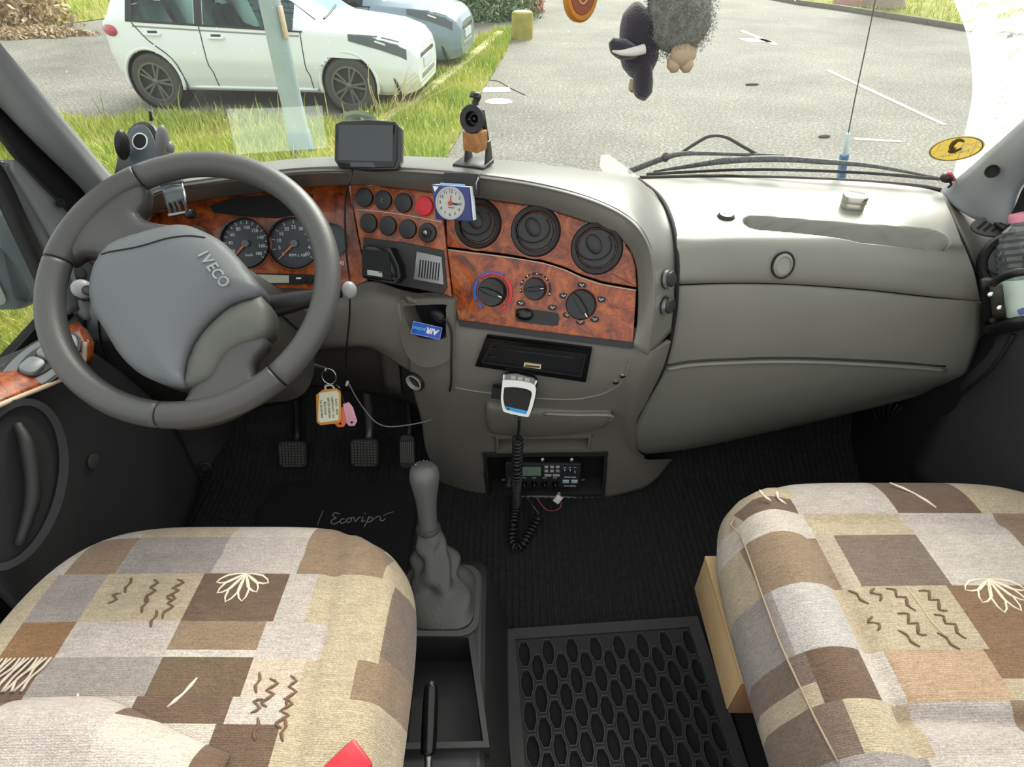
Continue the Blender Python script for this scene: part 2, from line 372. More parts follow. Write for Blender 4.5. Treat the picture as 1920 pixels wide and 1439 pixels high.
# lamp post
p = gnd(568, 288); pl = thing('lamp_post', 'pale grey-blue metal post standing in the grass before the white car', 'post', loc=p)
lathe('shaft', [(.118, -.02), (.112, .3), (.10, 1.6), (.085, 4.2), (.0, 4.21)], Matrix.Identity(4), M('galvanised_paint', '#a9bcc0', .5, var=(4, '#95a8ad')), pl, seg=10)
lathe('collar', [(.125, 0), (.125, .22), (.116, .24)], Matrix.Identity(4), M('post_base', '#7d9aa6', .6), pl, seg=10)
box('label_plate', Matrix.Translation((.103, -.05, 1.22)), (.02, .10, .26), M('tan_plate', '#b9a98c', .7), pl, bev=.004)
box('sticker_remains', Matrix.Translation((.02, -.098, 1.72)), (.09, .012, .07), M('torn_sticker', '#d9cdb6', .8), pl, bev=.003)
# bushes
def bush(name, c, rad, n, mat, label, size=.06, stems=7):
    t = thing(name, label, 'bush', loc=c)
    d = rng.normal(size=(n, 3)); d /= np.linalg.norm(d, axis=1)[:, None]; d[:, 2] = np.abs(d[:, 2])
    r = rng.uniform(.55, 1.05, n)[:, None] * (1 + .18 * np.sin(d[:, :1] * 9) * np.cos(d[:, 1:2] * 8)); P = d * r * np.array(rad)
    A = rng.normal(size=(n, 3)); A /= np.linalg.norm(A, axis=1)[:, None]; B = rng.normal(size=(n, 3)); B /= np.linalg.norm(B, axis=1)[:, None]
    s = size * rng.uniform(.5, 1.3, n)[:, None]
    V = np.stack([P - A * s, P + B * s * .45, P + A * s, P - B * s * .45], 1).reshape(-1, 3)
    me = bpy.data.meshes.new('foliage'); me.from_pydata(V.tolist(), [], [(4 * i, 4 * i + 1, 4 * i + 2, 4 * i + 3) for i in range(n)]); me.materials.append(mat)
    at = me.attributes.new('tint', 'FLOAT', 'POINT'); at.data.foreach_set('value', np.repeat(np.clip(rng.normal(.5, .28, n), 0, 1), 4))
    o = bpy.data.objects.new('foliage', me); COL.objects.link(o); o.parent = t; o['kind'] = 'stuff'
    for i in range(stems):
        a = random.uniform(0, 6.28); e = Vector((math.cos(a) * rad[0] * .6, math.sin(a) * rad[1] * .6, rad[2] * random.uniform(.4, .9)))
        tube('stem', [Vector((e.x * .1, e.y * .1, -.02)), e * .5 + Vector((0, 0, .05)), e], [.02, .008], M('bark', '#7d6650', .9), t, seg=5, n=3)
    return t
bush('hedge_bush', gnd(800, 22), (1.4, .8, 1.5), 9000, LEAF, 'grey-green bush beside the nose of the rear car', .07)
bush('hedge_bush', gnd(900, 34), (1.35, .8, 1.5), 9000, LEAF, 'green bush left of the russet shrub', .07)
bush('russet_shrub', gnd(985, 22), (.45, .5, 1.0), 5000, REDL, 'russet shrub just behind the concrete bollard', .06)
bush('bramble', gnd(-30, 50), (2.0, 1.3, 1.1), 5000, TWIG, 'dry brown bramble at the top left corner', .09, 26)
bush('leaf_litter', gnd(20, 66), (1.7, .6, .12), 4000, TWIG, 'brown dead leaves at the foot of the bramble', .06, 3)
tr = thing('tree_trunk', 'grey tree trunk rising from the lawn at top right', 'tree', loc=gnd(1652, 14))
tube('trunk', [(0, 0, -.05), (0, .02, .5), (.05, 0, 2.2), (.0, .1, 4)], [.62, .42, .38, .33], M('grey_bark', '#8d8577', .95, var=(5, '#a79f90'), bump=(12, .8, .05)), tr, seg=14, n=5)
box('leaning_board', frame(gnd(1640, 16) + Vector((-.25, -.55, .3)), (1, 0, 0), (.1, -.9, .3)), (.25, .75, .04), M('pale_board', '#d5d2c8', .8), tr, bev=.005)
pb = gnd(1588, 14); tag(box('stone_block', Matrix.Translation(pb + Vector((0, .1, .12))), (.6, .35, .45), M('pink_stone', '#b98d88', .9, var=(6, '#c9a7a0')), bev=.03), 'dull pink stone block at the lawn edge', 'stone')
# ---------------------------------------------------------------- cars
ST = [  # x, sill half width, max half width, z sill, z belt, roof half width, z rail, z top
    (.13, .55, .64, .36, .88, .50, .92, .94), (.16, .66, .76, .29, .96, .56, 1.01, 1.03), (.28, .74, .84, .24, 1.00, .60, 1.17, 1.20), (.52, .78, .87, .22, 1.00, .60, 1.34, 1.38), (1.0, .80, .88, .22, .98, .60, 1.40, 1.44), (1.6, .80, .88, .22, .955, .60, 1.41, 1.45),
    (2.1, .80, .88, .22, .935, .60, 1.38, 1.42), (2.55, .80, .88, .22, .915, .62, 1.20, 1.25), (2.95, .80, .88, .22, .905, .70, .97, 1.00), (3.3, .79, .87, .22, .885, .66, .935, .96), (3.65, .77, .86, .20, .85, .60, .90, .92), (3.88, .70, .80, .20, .79, .52, .845, .87), (4.0, .58, .69, .21, .70, .46, .77, .79), (4.06, .48, .58, .24, .60, .40, .67, .69)]
def sect(x):
    x = min(max(x, .13), 4.06); i = 0
    while i < len(ST) - 2 and x > ST[i + 1][0]: i += 1
    a = ST[max(i - 1, 0)]; b = ST[i]; c = ST[i + 1]; d = ST[min(i + 2, len(ST) - 1)]; t = (x - b[0]) / (c[0] - b[0]); t = t * t * (3 - 2 * t) * .3 + t * .7
    _, ws_, wm, zs, zb, wr, zr, zt = [b[k] + (c[k] - b[k]) * t for k in range(8)]
    h = zb - zs
    return [(ws_ - .04, zs), (ws_ + .01, zs + .05), (wm - .035, zs + .16 * h + .04), (wm, zs + .50 * h), (wm - .012, zs + .74 * h), (wm - .035, zb), (wr + .0, zr), (wr * .8, zr + (zt - zr) * .6), (0, zt)]
def carpt(x, k, side, off=0.0):
    P = sect(x); i = min(int(k), 7); t = k - i; a, b = P[i], P[i + 1]
    return Vector((x, side * (a[0] + (b[0] - a[0]) * t + off), a[1] + (b[1] - a[1]) * t))
GLASS = None
def glassmat(name, tint, fac, dirt=0):
    m = bpy.data.materials.new(name); m.use_nodes = True; nt = m.node_tree; nt.nodes.remove(nt.nodes['Principled BSDF']); L = nt.links; out = nt.nodes['Material Output']
    t = nt.nodes.new('ShaderNodeBsdfTransparent'); t.inputs[0].default_value = lin(tint); g = nt.nodes.new('ShaderNodeBsdfGlossy'); g.inputs['Roughness'].default_value = .03
    f = nt.nodes.new('ShaderNodeFresnel'); f.inputs[0].default_value = 1.45; mu = nt.nodes.new('ShaderNodeMath'); mu.operation = 'MULTIPLY'; mu.inputs[1].default_value = fac; L.new(f.outputs[0], mu.inputs[0])
    x = nt.nodes.new('ShaderNodeMixShader'); L.new(mu.outputs[0], x.inputs[0]); L.new(t.outputs[0], x.inputs[1]); L.new(g.outputs[0], x.inputs[2]); last = x
    if dirt:
        tc = nt.nodes.new('ShaderNodeTexCoord'); v = nt.nodes.new('ShaderNodeTexVoronoi'); v.inputs['Scale'].default_value = 75; v.inputs['Randomness'].default_value = 1; L.new(tc.outputs['Object'], v.inputs['Vector'])
        vr = nt.nodes.new('ShaderNodeTexWhiteNoise'); L.new(v.outputs['Position'], vr.inputs['Vector'])
        th = nt.nodes.new('ShaderNodeMath'); th.operation = 'MULTIPLY'; th.inputs[1].default_value = .085; L.new(vr.outputs['Value'], th.inputs[0])
        p3 = nt.nodes.new('ShaderNodeMath'); p3.operation = 'POWER'; p3.inputs[1].default_value = 3.6; L.new(vr.outputs['Value'], p3.inputs[0]); L.new(p3.outputs[0], th.inputs[0])
        lt = nt.nodes.new('ShaderNodeMath'); lt.operation = 'LESS_THAN'; L.new(v.outputs['Distance'], lt.inputs[0]); L.new(th.outputs[0], lt.inputs[1])
        ad = nt.nodes.new('ShaderNodeMath'); ad.operation = 'MULTIPLY_ADD'; ad.inputs[1].default_value = .6; ad.inputs[2].default_value = dirt; L.new(lt.outputs[0], ad.inputs[0])
        tl = nt.nodes.new('ShaderNodeBsdfTranslucent'); tl.inputs[0].default_value = (.9, .92, .9, 1)
        y = nt.nodes.new('ShaderNodeMixShader'); L.new(ad.outputs[0], y.inputs[0]); L.new(x.outputs[0], y.inputs[1]); L.new(tl.outputs[0], y.inputs[2]); last = y
    L.new(last.outputs[0], out.inputs[0]); return m
CARGLASS = glassmat('car_glass', '#d6ecec', 1.0)
TYRE = M('tyre_rubber', '#4a4a48', .85, bump=(60, .3))
ALLOY = M('dark_alloy', '#6b6d6c', .4, metal=.5)
def car(name, label, paint, hub, heading, full=True):
    """rear end at the origin, nose towards +x"""
    root = thing(name, label, 'car'); root.location = hub; root.rotation_euler = (0, 0, heading)
    dark = M('car_black_trim', '#26282a', .5); inner = M('car_cabin_dark', '#3c4444', .8)
    xs = list(np.linspace(.13, .22, 8)) + list(np.linspace(.24, 3.6, 150)) + list(np.linspace(3.62, 4.06, 22))
    ks = [i / 4 for i in range(25)] + [6.5, 7, 7.5, 8]
    for side in (-1, 1):
        R = [[carpt(x, k, side) for k in ks] for x in xs]
        def skip(i, j):
            x = (xs[i] + xs[i + 1]) / 2; k = (ks[j] + ks[j + 1]) / 2
            if 5 < k < 6 and (.62 < x < 1.42 or 1.52 < x < 2.62): return True
            if 6.2 < k and 2.2 < x < 2.88: return True
            if 6.2 < k and .20 < x < .48: return True
            for ax in (.69, 3.23):
                if k < 3.4 and (x - ax) ** 2 + (carpt(x, k, 1).z - .33) ** 2 < .365 ** 2: return True
            return False
        o = gridmesh('body_side', R, paint, root, skip=skip, flip=side < 0)
    for x0, rev in ((.13, 1), (4.06, 0)):
        L_ = [carpt(x0, k, -1) for k in ks] + [carpt(x0, k, 1) for k in ks[::-1][1:]]
        mk('bumper_skin', L_, [tuple(range(len(L_)))], paint, root, smooth=False)
    mk('floor_pan', [carpt(x, 0.2, s) for x in (.14, 4.04) for s in (-1, 1)], [(0, 1, 3, 2)], dark, root, smooth=False)
    box('cabin_lining', Matrix.Translation((1.6, 0, .34)), (2.4, 1.3, .2), inner, root, bev=.03)
    box('dash_lining', Matrix.Translation((2.75, 0, .80)), (.5, 1.4, .18), inner, root, bev=.05)
    def pane(nm, x0, x1, k0, k1, side, mat, off=.004, parent=root):
        R = [[carpt(x, k, side, off) for k in np.linspace(k0, k1, 4)] for x in np.linspace(x0, x1, 8)]
        return gridmesh(nm, R, mat, parent, flip=side < 0)
    for side in (-1, 1):
        pane('side_window', .62, 1.42, 5.0, 6.0, side, CARGLASS, -.004); pane('side_window', 1.52, 2.62, 5.0, 6.0, side, CARGLASS, -.004)
        pane('centre_pillar', 1.42, 1.52, 5.0, 6.0, side, dark); pane('window_trim', .55, 2.75, 4.93, 5.02, side, dark, .006)
        pane('corner_trim', .55, .64, 5.0, 5.75, side, dark, .006)
        for ax in (.69, 3.23):
            m = frame((ax, side * .60, .33), (1, 0, 0), (0, side, 0))
            lathe('wheel_arch', [(.37, 0), (.37, .235), (.365, .235), (.36, .02), (.01, .01)], m, dark, root, seg=28)
            tube('arch_flare', [(ax + .37 * math.cos(a), side * (.855 if ax < 2 else .845), .33 + .37 * math.sin(a)) for a in np.linspace(-.25, math.pi + .25, 14)], .022, paint, root, seg=6, n=2)
            w = lathe('wheel', [(.20, 0), (.28, .0), (.318, .03), (.322, .10), (.318, .17), (.28, .20), (.225, .195), (.215, .18), (.21, .12), (.0, .12)], moved(m, (ax, side * .665, .322)), TYRE, root, seg=36)
            mm = moved(m, (ax, side * .665, .322))
            ring('rim', circ(.228, 36), circ(.205, 36), .012, mm, ALLOY, w, z0=.19)
            for i in range(10):
                a = i // 2 * 2 * math.pi / 5 + (.17 if i % 2 else -.17)
                q = mm @ Matrix.Rotation(a, 4, 'Z'); box('spoke', q @ Matrix.Translation((.12, 0, .185)), (.19, .028, .02), ALLOY, w, bev=.004, seg=1)
            lathe('hub_cap', [(.04, .17), (.04, .20), (.03, .206), (.0, .206)], mm, ALLOY, w, seg=16)
    for side in ((-1, 1) if full else (-1,)):
        for x in (1.47, 2.72): tube('door_seam', [carpt(x + (.03 if k < 2.5 else 0), k, side, .0) for k in np.linspace(.8, 4.95, 12)], .007, dark, root, seg=4, n=1)
        tube('door_seam', [carpt(x, k, side, .0) for x, k in ((.62, 4.9), (.78, 4), (1.02, 3), (1.08, 2), (1.08, 1.0))], .007, dark, root, seg=4, n=3)
        for x in (.86, 1.66):
            h = box('door_handle', frame(carpt(x, 4.35, side, .02), (1, 0, 0), (0, side, .2)), (.21, .028, .025), paint, root, bev=.008)
            box('handle_recess', frame(carpt(x, 4.45, side, .006), (1, 0, 0), (0, side, .2)), (.12, .035, .01), dark, h, bev=.003)
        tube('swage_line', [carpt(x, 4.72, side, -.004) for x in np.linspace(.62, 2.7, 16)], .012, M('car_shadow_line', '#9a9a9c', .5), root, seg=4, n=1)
        tube('sill_strip', [carpt(x, .9, side, .0) for x in np.linspace(1.1, 2.8, 14)], .022, paint, root, seg=6, n=1)
        mr = sphere('door_mirror', Matrix.Translation(carpt(2.48, 5.25, side, .14)) @ Matrix.Diagonal((.09, .11, .075, 1)), dark, root, 14)
        sphere('tail_lamp', Matrix.Translation((.27, side * .765, .88)) @ Matrix.Rotation(side * -.9, 4, 'Z') @ Matrix.Diagonal((.07, .15, .075, 1)), M('tail_lamp_red', '#b9505c', .2), root, 14)
        R = [[carpt(x, k, side, .008) for k in np.linspace(4.05 + .55 * (1 - t), 5.55 - .5 * (1 - t), 5)] for t, x in zip(np.linspace(0, 1, 9), np.linspace(3.30, 3.96, 9))]; gridmesh('headlamp', R, M('headlamp_glass', '#565e62', .12), root, flip=side < 0)
        box('running_light', frame(carpt(3.68, 4.72, side, .012), (1, 0, -.25), (.3, side, .3)), (.13, .02, .01), WHITE, root, bev=.003)
        box('bumper_intake', frame(carpt(3.82, 2.0, side, .004), (.25, -side, .15), (.6, side, .1)), (.035, .26, .02), dark, root, bev=.006)
    prism('grille', rrect(.78, .13, .05), .03, frame((4.025, 0, .63), (0, 1, 0), (1, 0, .3)), M('dark_grille', '#3a3f42', .2), root, bev=.006)
    prism('lower_grille', rrect(.80, .14, .06), .03, frame((4.03, 0, .33), (0, 1, 0), (1, 0, -.1)), M('mesh_grille', '#4d5052', .5, var=(60, '#a8aaaa', .1)), root, bev=.006)
    prism('number_plate', rrect(.50, .11, .01), .012, frame((4.06, 0, .50), (0, 1, 0), (1, 0, 0)), M('plate_white', '#c8ced6', .5), root)
    R = [[Vector((x, carpt(x, 6.2, 1).y * s, carpt(x, 6.2, 1).z + (carpt(x, 8, 1).z - carpt(x, 6.2, 1).z) * (1 - s * s))) for s in np.linspace(-1, 1, 9)] for x in np.linspace(2.2, 2.88, 6)]
    gridmesh('windscreen', R, M('car_screen', '#7fb0bd', .08), root)
    R = [[Vector((x, carpt(x, 6.2, 1).y * s, carpt(x, 6.2, 1).z + (carpt(x, 8, 1).z - carpt(x, 6.2, 1).z) * (1 - s * s))) for s in np.linspace(-1, 1, 9)] for x in np.linspace(.20, .48, 5)]
    gridmesh('rear_window', R, M('car_screen', '#7fb0bd', .08), root)
    tube('wiper', [(2.93, -.55, 1.0), (2.9, -.2, 1.03), (2.86, .15, 1.07)], .012, dark, root, seg=5)
    for sy in (-.36, .36):
        for x in (.95, 1.75):
            s = box('car_seat', Matrix.Translation((x, sy, .54)), (.5, .48, .2), M('car_seat_cloth', '#8f9c98', .9), root, bev=.06)
            box('seat_back', Matrix.Translation((x - .27, sy, .84)) @ Matrix.Rotation(-.3, 4, 'Y'), (.14, .46, .56), M('car_seat_cloth', '#8f9c98', .9), s, bev=.05)
            box('head_rest', Matrix.Translation((x - .37, sy, 1.12)) @ Matrix.Rotation(-.2, 4, 'Y'), (.09, .26, .15), M('car_seat_cloth', '#8f9c98', .9), s, bev=.04)
    return root
PAINT1 = M('white_car_paint', '#e9eff2', .28, coat=.6); PAINT2 = M('grey_blue_car_paint', '#7f94a0', .28, coat=.6)
A = gnd(311, 204); B = gnd(662, 213); hd = math.atan2(B.y - A.y, B.x - A.x)
off = Matrix.Rotation(hd, 4, 'Z') @ Vector((.69, -.85, 0))
c1 = car('white_hatchback', 'white five-door hatchback parked sideways beyond the grass', PAINT1, Vector((A.x, A.y, GZ)) - off, hd)
c2 = car('grey_car', 'grey-blue car parked behind the white hatchback', PAINT2, Vector((-4.75, 11.55, GZ)), hd - .03, False)
# person at the near front seat of the white hatchback
def person():
    t = thing('person', 'person in a dark jacket sitting in the white hatchback', 'person'); t.location = c1.location + Vector((0, 0, -.16)); t.rotation_euler = c1.rotation_euler
    J = {'pel': (1.72, -.36, .84, .13), 'bel': (1.64, -.36, 1.0, .12), 'che': (1.58, -.36, 1.18, .14), 'nek': (1.57, -.36, 1.33, .055), 'hd0': (1.58, -.36, 1.36, .05)}
    names = ['pel', 'bel', 'che', 'nek']; V = [J[n][:3] for n in names]; Rr = [J[n][3] for n in names]; Ed = [(0, 1), (1, 2), (2, 3)]
    for s in (-1, 1):
        y = -.36; k = len(V); V += [(1.57, y + s * .17, 1.22), (1.66, y + s * .22, 1.02), (1.86, y + s * .17, .98), (1.95, y + s * .14, 1.0)]; Rr += [.065, .05, .04, .035]; Ed += [(2, k), (k, k + 1), (k + 1, k + 2), (k + 2, k + 3)]
        k = len(V); V += [(1.78, y + s * .09, .82), (2.12, y + s * .11, .90), (2.3, y + s * .11, .60), (2.42, y + s * .11, .56)]; Rr += [.10, .075, .055, .04]; Ed += [(0, k), (k, k + 1), (k + 1, k + 2), (k + 2, k + 3)]
    me = bpy.data.meshes.new('clothed_body'); me.from_pydata(V, Ed, []); o = bpy.data.objects.new('clothed_body', me); COL.objects.link(o); o.parent = t
    me.materials.append(M('dark_jacket', '#3d4648', .9)); sk = o.modifiers.new('skin', 'SKIN')
    for i, r in enumerate(Rr): me.skin_vertices[0].data[i].radius = (r, r)
    me.skin_vertices[0].data[0].use_root = True; o.modifiers.new('sub', 'SUBSURF').levels = 2; o.modifiers['sub'].render_levels = 2
    skin = M('skin', '#d8a890', .6)
    def hf(v):
        x, y, z = v; 
        if z < 0: y *= 1 + .25 * z; x = x * (1 + .1 * z)
        if x > .8 and abs(y) < .3 and -.35 < z < .15: x += .16
        return Vector((x, y, z))
    h = sphere('head', Matrix.Translation((1.60, -.36, 1.44)) @ Matrix.Diagonal((.10, .078, .12, 1)), skin, t, 24, hf, 18)
    sphere('hair', Matrix.Translation((1.585, -.36, 1.475)) @ Matrix.Diagonal((.105, .085, .10, 1)), M('dark_hair', '#3a302a', .8), h, 18)
    for s in (-1, 1):
        sphere('eye', Matrix.Translation((1.69, -.36 + s * .03, 1.445)) @ Matrix.Diagonal((.012, .014, .01, 1)), WHITE, h, 8)
        sphere('ear', Matrix.Translation((1.60, -.36 + s * .078, 1.435)) @ Matrix.Diagonal((.02, .012, .03, 1)), skin, h, 8)
    tube('mouth', [(1.683, -.385, 1.385), (1.69, -.36, 1.383), (1.683, -.335, 1.385)], .006, M('lips', '#b0605c', .6), h, seg=5)
    lathe('collar', [(.075, 1.29), (.062, 1.35), (.055, 1.35), (.05, 1.30)], Matrix.Translation((1.575, -.36, 0)), M('white_collar', '#dfe2e0', .8), t, seg=16)
person()
# ============================================================ CAB SHELL
# ribbed carpet floor
rp = .0145; xs_ = []
x = -.90
while x < .92:
    xs_ += [(x, 0), (x + rp * .3, .005), (x + rp * .55, .005), (x + rp * .85, 0)]; x += rp
CARPET = M('ribbed_black_carpet', '#151515', .95, var=(70, '#2b2b2b', .2), bump=(500, .8, .004))
ys_ = [-.6, .2, .6, .9, 1.02, 1.12, 1.25]; zz_ = [0, 0, 0, 0, .0, .05, .25]
R = [[Vector((x, y, z + h)) for x, h in xs_] for y, z in zip(ys_, zz_)]
struct(gridmesh('floor', R, CARPET, smooth=False), 'black ribbed carpet on the cab floor', 'carpet')
struct(solid(mk('wall_front', [(-.92, 1.25, -.1), (.92, 1.25, -.1), (.92, 1.27, .66), (-.92, 1.27, .66)], [(0, 1, 2, 3)], BLACKM, smooth=False), .02), 'dark bulkhead under the dashboard', 'bulkhead')
# windscreen
def ws(a, s, off=0.0):
    return Vector((.0375 + a * (.8475 - .18 * s), 1.18 + .13 * (1 - a * a) - .61 * s + off * .65, .69 + .71 * s + off * .76))
def wspix(x, y, off=0.0):
    r = ray(x, y); a, s, t = (x - 960) / 900, .2, 1.2
    for _ in range(30):
        f0 = ws(a, s, off) - CP - r * t; e = 1e-4
        J = np.array([list((ws(a + e, s, off) - ws(a, s, off)) / e), list((ws(a, s + e, off) - ws(a, s, off)) / e), list(-r)]).T
        d_ = np.linalg.solve(J, -np.array(f0)); a += d_[0]; s += d_[1]; t += d_[2]
    return a, s
def wsp(x, y, off=0.0): return ws(*wspix(x, y, off), off)
R = [[ws(a, s) for a in np.linspace(-1, 1, 41)] for s in np.linspace(-.06, 1, 24)]
struct(gridmesh('window_1', R, glassmat('windscreen_glass', '#fbfffb', .55, .012)), 'wide windscreen specked with rain drops and dirt', 'windscreen')
# unwiped dirty corner of the glass
def dirtmat():
    m = bpy.data.materials.new('dried_dirt'); m.use_nodes = True; nt = m.node_tree; nt.nodes.remove(nt.nodes['Principled BSDF']); L = nt.links; out = nt.nodes['Material Output']
    tc = nt.nodes.new('ShaderNodeTexCoord'); n = nt.nodes.new('ShaderNodeTexNoise'); n.inputs['Scale'].default_value = 60; n.inputs['Detail'].default_value = 8; n.inputs['Roughness'].default_value = .75; L.new(tc.outputs['Object'], n.inputs['Vector'])
    r = ramp(nt, [(.38, (.08, .08, .08, 1)), (.56, (.62, .62, .62, 1))]); L.new(n.outputs['Fac'], r.inputs['Fac'])
    t = nt.nodes.new('ShaderNodeBsdfTransparent'); tl = nt.nodes.new('ShaderNodeBsdfTranslucent'); tl.inputs[0].default_value = (.97, .97, .95, 1)
    x = nt.nodes.new('ShaderNodeMixShader'); L.new(r.outputs['Color'], x.inputs[0]); L.new(t.outputs[0], x.inputs[1]); L.new(tl.outputs[0], x.inputs[2]); L.new(x.outputs[0], out.inputs[0]); return m
edge = [(.62, 1.0), (.70, .82)] + [wspix(*q) for q in [(1758, -80), (1786, 0), (1810, 60), (1821, 120), (1823, 180), (1812, 240), (1797, 290), (1786, 338)]]
edge = [(v.x, v.y) for v in crl([Vector((a, s, 0)) for a, s in edge], 4)]
R = [[ws(a + (1 - a) * k, s, .003) for k in np.linspace(0, 1, 12)] for a, s in edge]
o = gridmesh('dirt_film', R, dirtmat(), bpy.data.objects['window_1'])
lab(o, 'white dried dirt left beyond the wiper sweep')
def wspatch(name, px, mat, label, cat, off=-.003, n=1):
    P = [wspix(*q, off) for q in px]; F = [tuple(range(len(P)))]
    V = [ws(a, s, off) for a, s in P] + [ws(a, s, off + .0012) for a, s in P]; k = len(P)
    F += [tuple(range(k, 2 * k))[::-1]] + [(i, (i + 1) % k, k + (i + 1) % k, k + i) for i in range(k)]
    o = mk(name, V, F, mat, smooth=False); return tag(o, label, cat)
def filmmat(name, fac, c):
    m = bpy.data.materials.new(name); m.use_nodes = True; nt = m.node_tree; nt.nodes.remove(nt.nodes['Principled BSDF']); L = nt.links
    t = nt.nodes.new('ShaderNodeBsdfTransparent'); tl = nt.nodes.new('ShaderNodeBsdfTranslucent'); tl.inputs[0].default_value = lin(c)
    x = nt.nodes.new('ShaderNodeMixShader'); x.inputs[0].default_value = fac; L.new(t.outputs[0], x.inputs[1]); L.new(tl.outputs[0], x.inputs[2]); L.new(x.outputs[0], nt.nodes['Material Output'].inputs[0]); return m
wspatch('glass_reflection', [(424, 205), (515, 203), (604, 199), (609, 240), (614, 278), (540, 283), (443, 290), (434, 250)], filmmat('glass_reflection', .05, '#f2fff6'), 'faint pale rectangular reflection laid as a sheet on the windscreen above the wheel', 'reflection')  # pale sheet standing in for a reflection in the glass
wspatch('pale_patch', [(1127, 292), (1140, 290), (1180, 318), (1199, 333), (1136, 332), (1124, 312)], filmmat('pale_patch', .10, '#ffffff'), 'pale see-through corner patch at the foot of the windscreen', 'patch')  # flat see-through whitish patch on the glass
# yellow oval sticker
sc_ = wspix(1792, 275); so_ = ws(*sc_, -.004)
e1 = (wsp(1842, 262, -.004) - wsp(1741, 288, -.004)); n_ = (ws(sc_[0], sc_[1] + .01) - ws(*sc_)).cross(ws(sc_[0] + .01, sc_[1]) - ws(*sc_)).normalized()
if n_.y > 0: n_ = -n_
SM = frame(so_, e1, n_); sw = e1.length / 2
st = thing('windscreen_sticker', 'yellow oval sticker with dark symbol at the right of the windscreen', 'sticker', loc=so_); SL = moved(SM, (0, 0, 0))
YEL = filmmat('yellow_vinyl', .82, '#b3a052'); YED = M('brown_print', '#5e4710', .6); PALE = M('pale_print', '#efe8b8', .6)
ring('white_border', circ(sw * 1.02, 40, sy=.94), circ(sw * .97, 40, sy=.94), .0008, SL, PALE, st); ring('brown_border', circ(sw * .97, 40, sy=.94), circ(sw * .93, 40, sy=.94), .0008, SL, YED, st); prism('yellow_field', circ(sw * .935, 40, sy=.94), .0006, SL, YEL, st)
Z = lambda x, y: SL @ Vector((x * sw, y * sw * 1.27, .002))
tube('symbol', [Z(.45, .38), Z(.3, .55), Z(.05, .42), Z(-.1, .2), Z(-.02, .12), Z(-.2, .02), Z(-.05, -.08), Z(.2, .0)], [.0016, .0045, .003, .004, .002], YED, st, seg=5, flat=n_)
for a, b in (((-.85, .05), (-.35, .6)), ((-.6, .2), (.9, .1)), ((-.2, -.68), (.55, .62)), ((-.8, -.25), (-.1, .1)), ((.1, .65), (.85, -.3)), ((-.35, .6), (.2, -.1)), ((.3, -.62), (.85, .2))): tube('pale_line', [Z(*a), Z((a[0] + b[0]) / 2 + .04, (a[1] + b[1]) / 2), Z(*b)], .0006, PALE, st, seg=4, n=2)
for i in range(9): tube('worn_stroke', [Z(-.62 + .12 * i, -.10 - .05 * (i % 3)), Z(-.58 + .12 * i, -.28 + .04 * (i % 2)), Z(-.54 + .12 * i, -.14 - .06 * (i % 2))], .0011, PALE, st, seg=4, n=2)
# pillars
def pillar(name, rows, mat, label):
    R = sgrid(rows, 4, 5); o = gridmesh(name, R, mat); solid(o, .012); return struct(o, label, 'pillar')
def wsp_ed(a, s): return ws(a, s)
rows = []
for g, m_, r_ in (((250, 372), (222, 372), (176, 380)), ((210, 330), (186, 342), (152, 350)), ((105, 205), (85, 230), (62, 262)), ((0, 80), (-12, 120), (-30, 165)), ((-130, -75), (-140, -10), (-150, 40))):
    G = atX(*g, -.81 + .25 * (0)) if False else wsp(*g)
    Rr = atX(*r_, -.805); Mm = (G + Rr) / 2 + Vector((.022, -.022, .0)); rows.append([G + Vector((0, .0, .0)), Mm, Rr, Rr + Vector((-.03, .03, 0))])
def extend(rows, sgn):
    G, Mm, Rr, Q = rows[-1]; s0 = (G.z - .69) / .71
    for s in (s0 + (1.03 - s0) * .5, 1.03):
        g = ws(sgn, s); sh = g - G; rows.append([g, Mm + sh, Rr + sh + Vector((-sgn * .015, 0, 0)), Q + sh + Vector((-sgn * .015, 0, 0))])
extend(rows, -1)
pillar('trim_1', rows, TRIM, 'grey left windscreen pillar trim')
rows = []
for g, r_ in (((1755, 358), (1868, 428)), ((1780, 345), (1886, 426)), ((1815, 317), (1900, 372)), ((1850, 286), (1922, 338)), ((1920, 226), (1990, 270)), ((2060, 105), (2110, 140))):
    G = wsp(*g); Rr = atX(*r_, .872); Mm = (G + Rr) / 2 + Vector((-.016, -.02, .0)); rows.append([G, Mm, Rr, Rr + Vector((.03, .03, 0))])
extend(rows, 1)
pr = pillar('trim_2', rows, TRIM, 'grey right windscreen pillar trim with a screw hole')
c_ = wsp(1858, 318); q = atX(1858, 318, .838); lathe('screw_hole', [(.011, 0), (.011, .006), (.009, .006), (.008, .001), (0, .001)], frame(q + Vector((-.004, -.01, .0)), (0, 1, .5), (-.65, -.7, .3)), BLACKM, pr, seg=16)
tube('pillar_gasket', [atX(*q, .868) for q in ((1768, 362), (1800, 372), (1830, 388), (1860, 412), (1886, 430))], .006, BLACK, pr, seg=6)
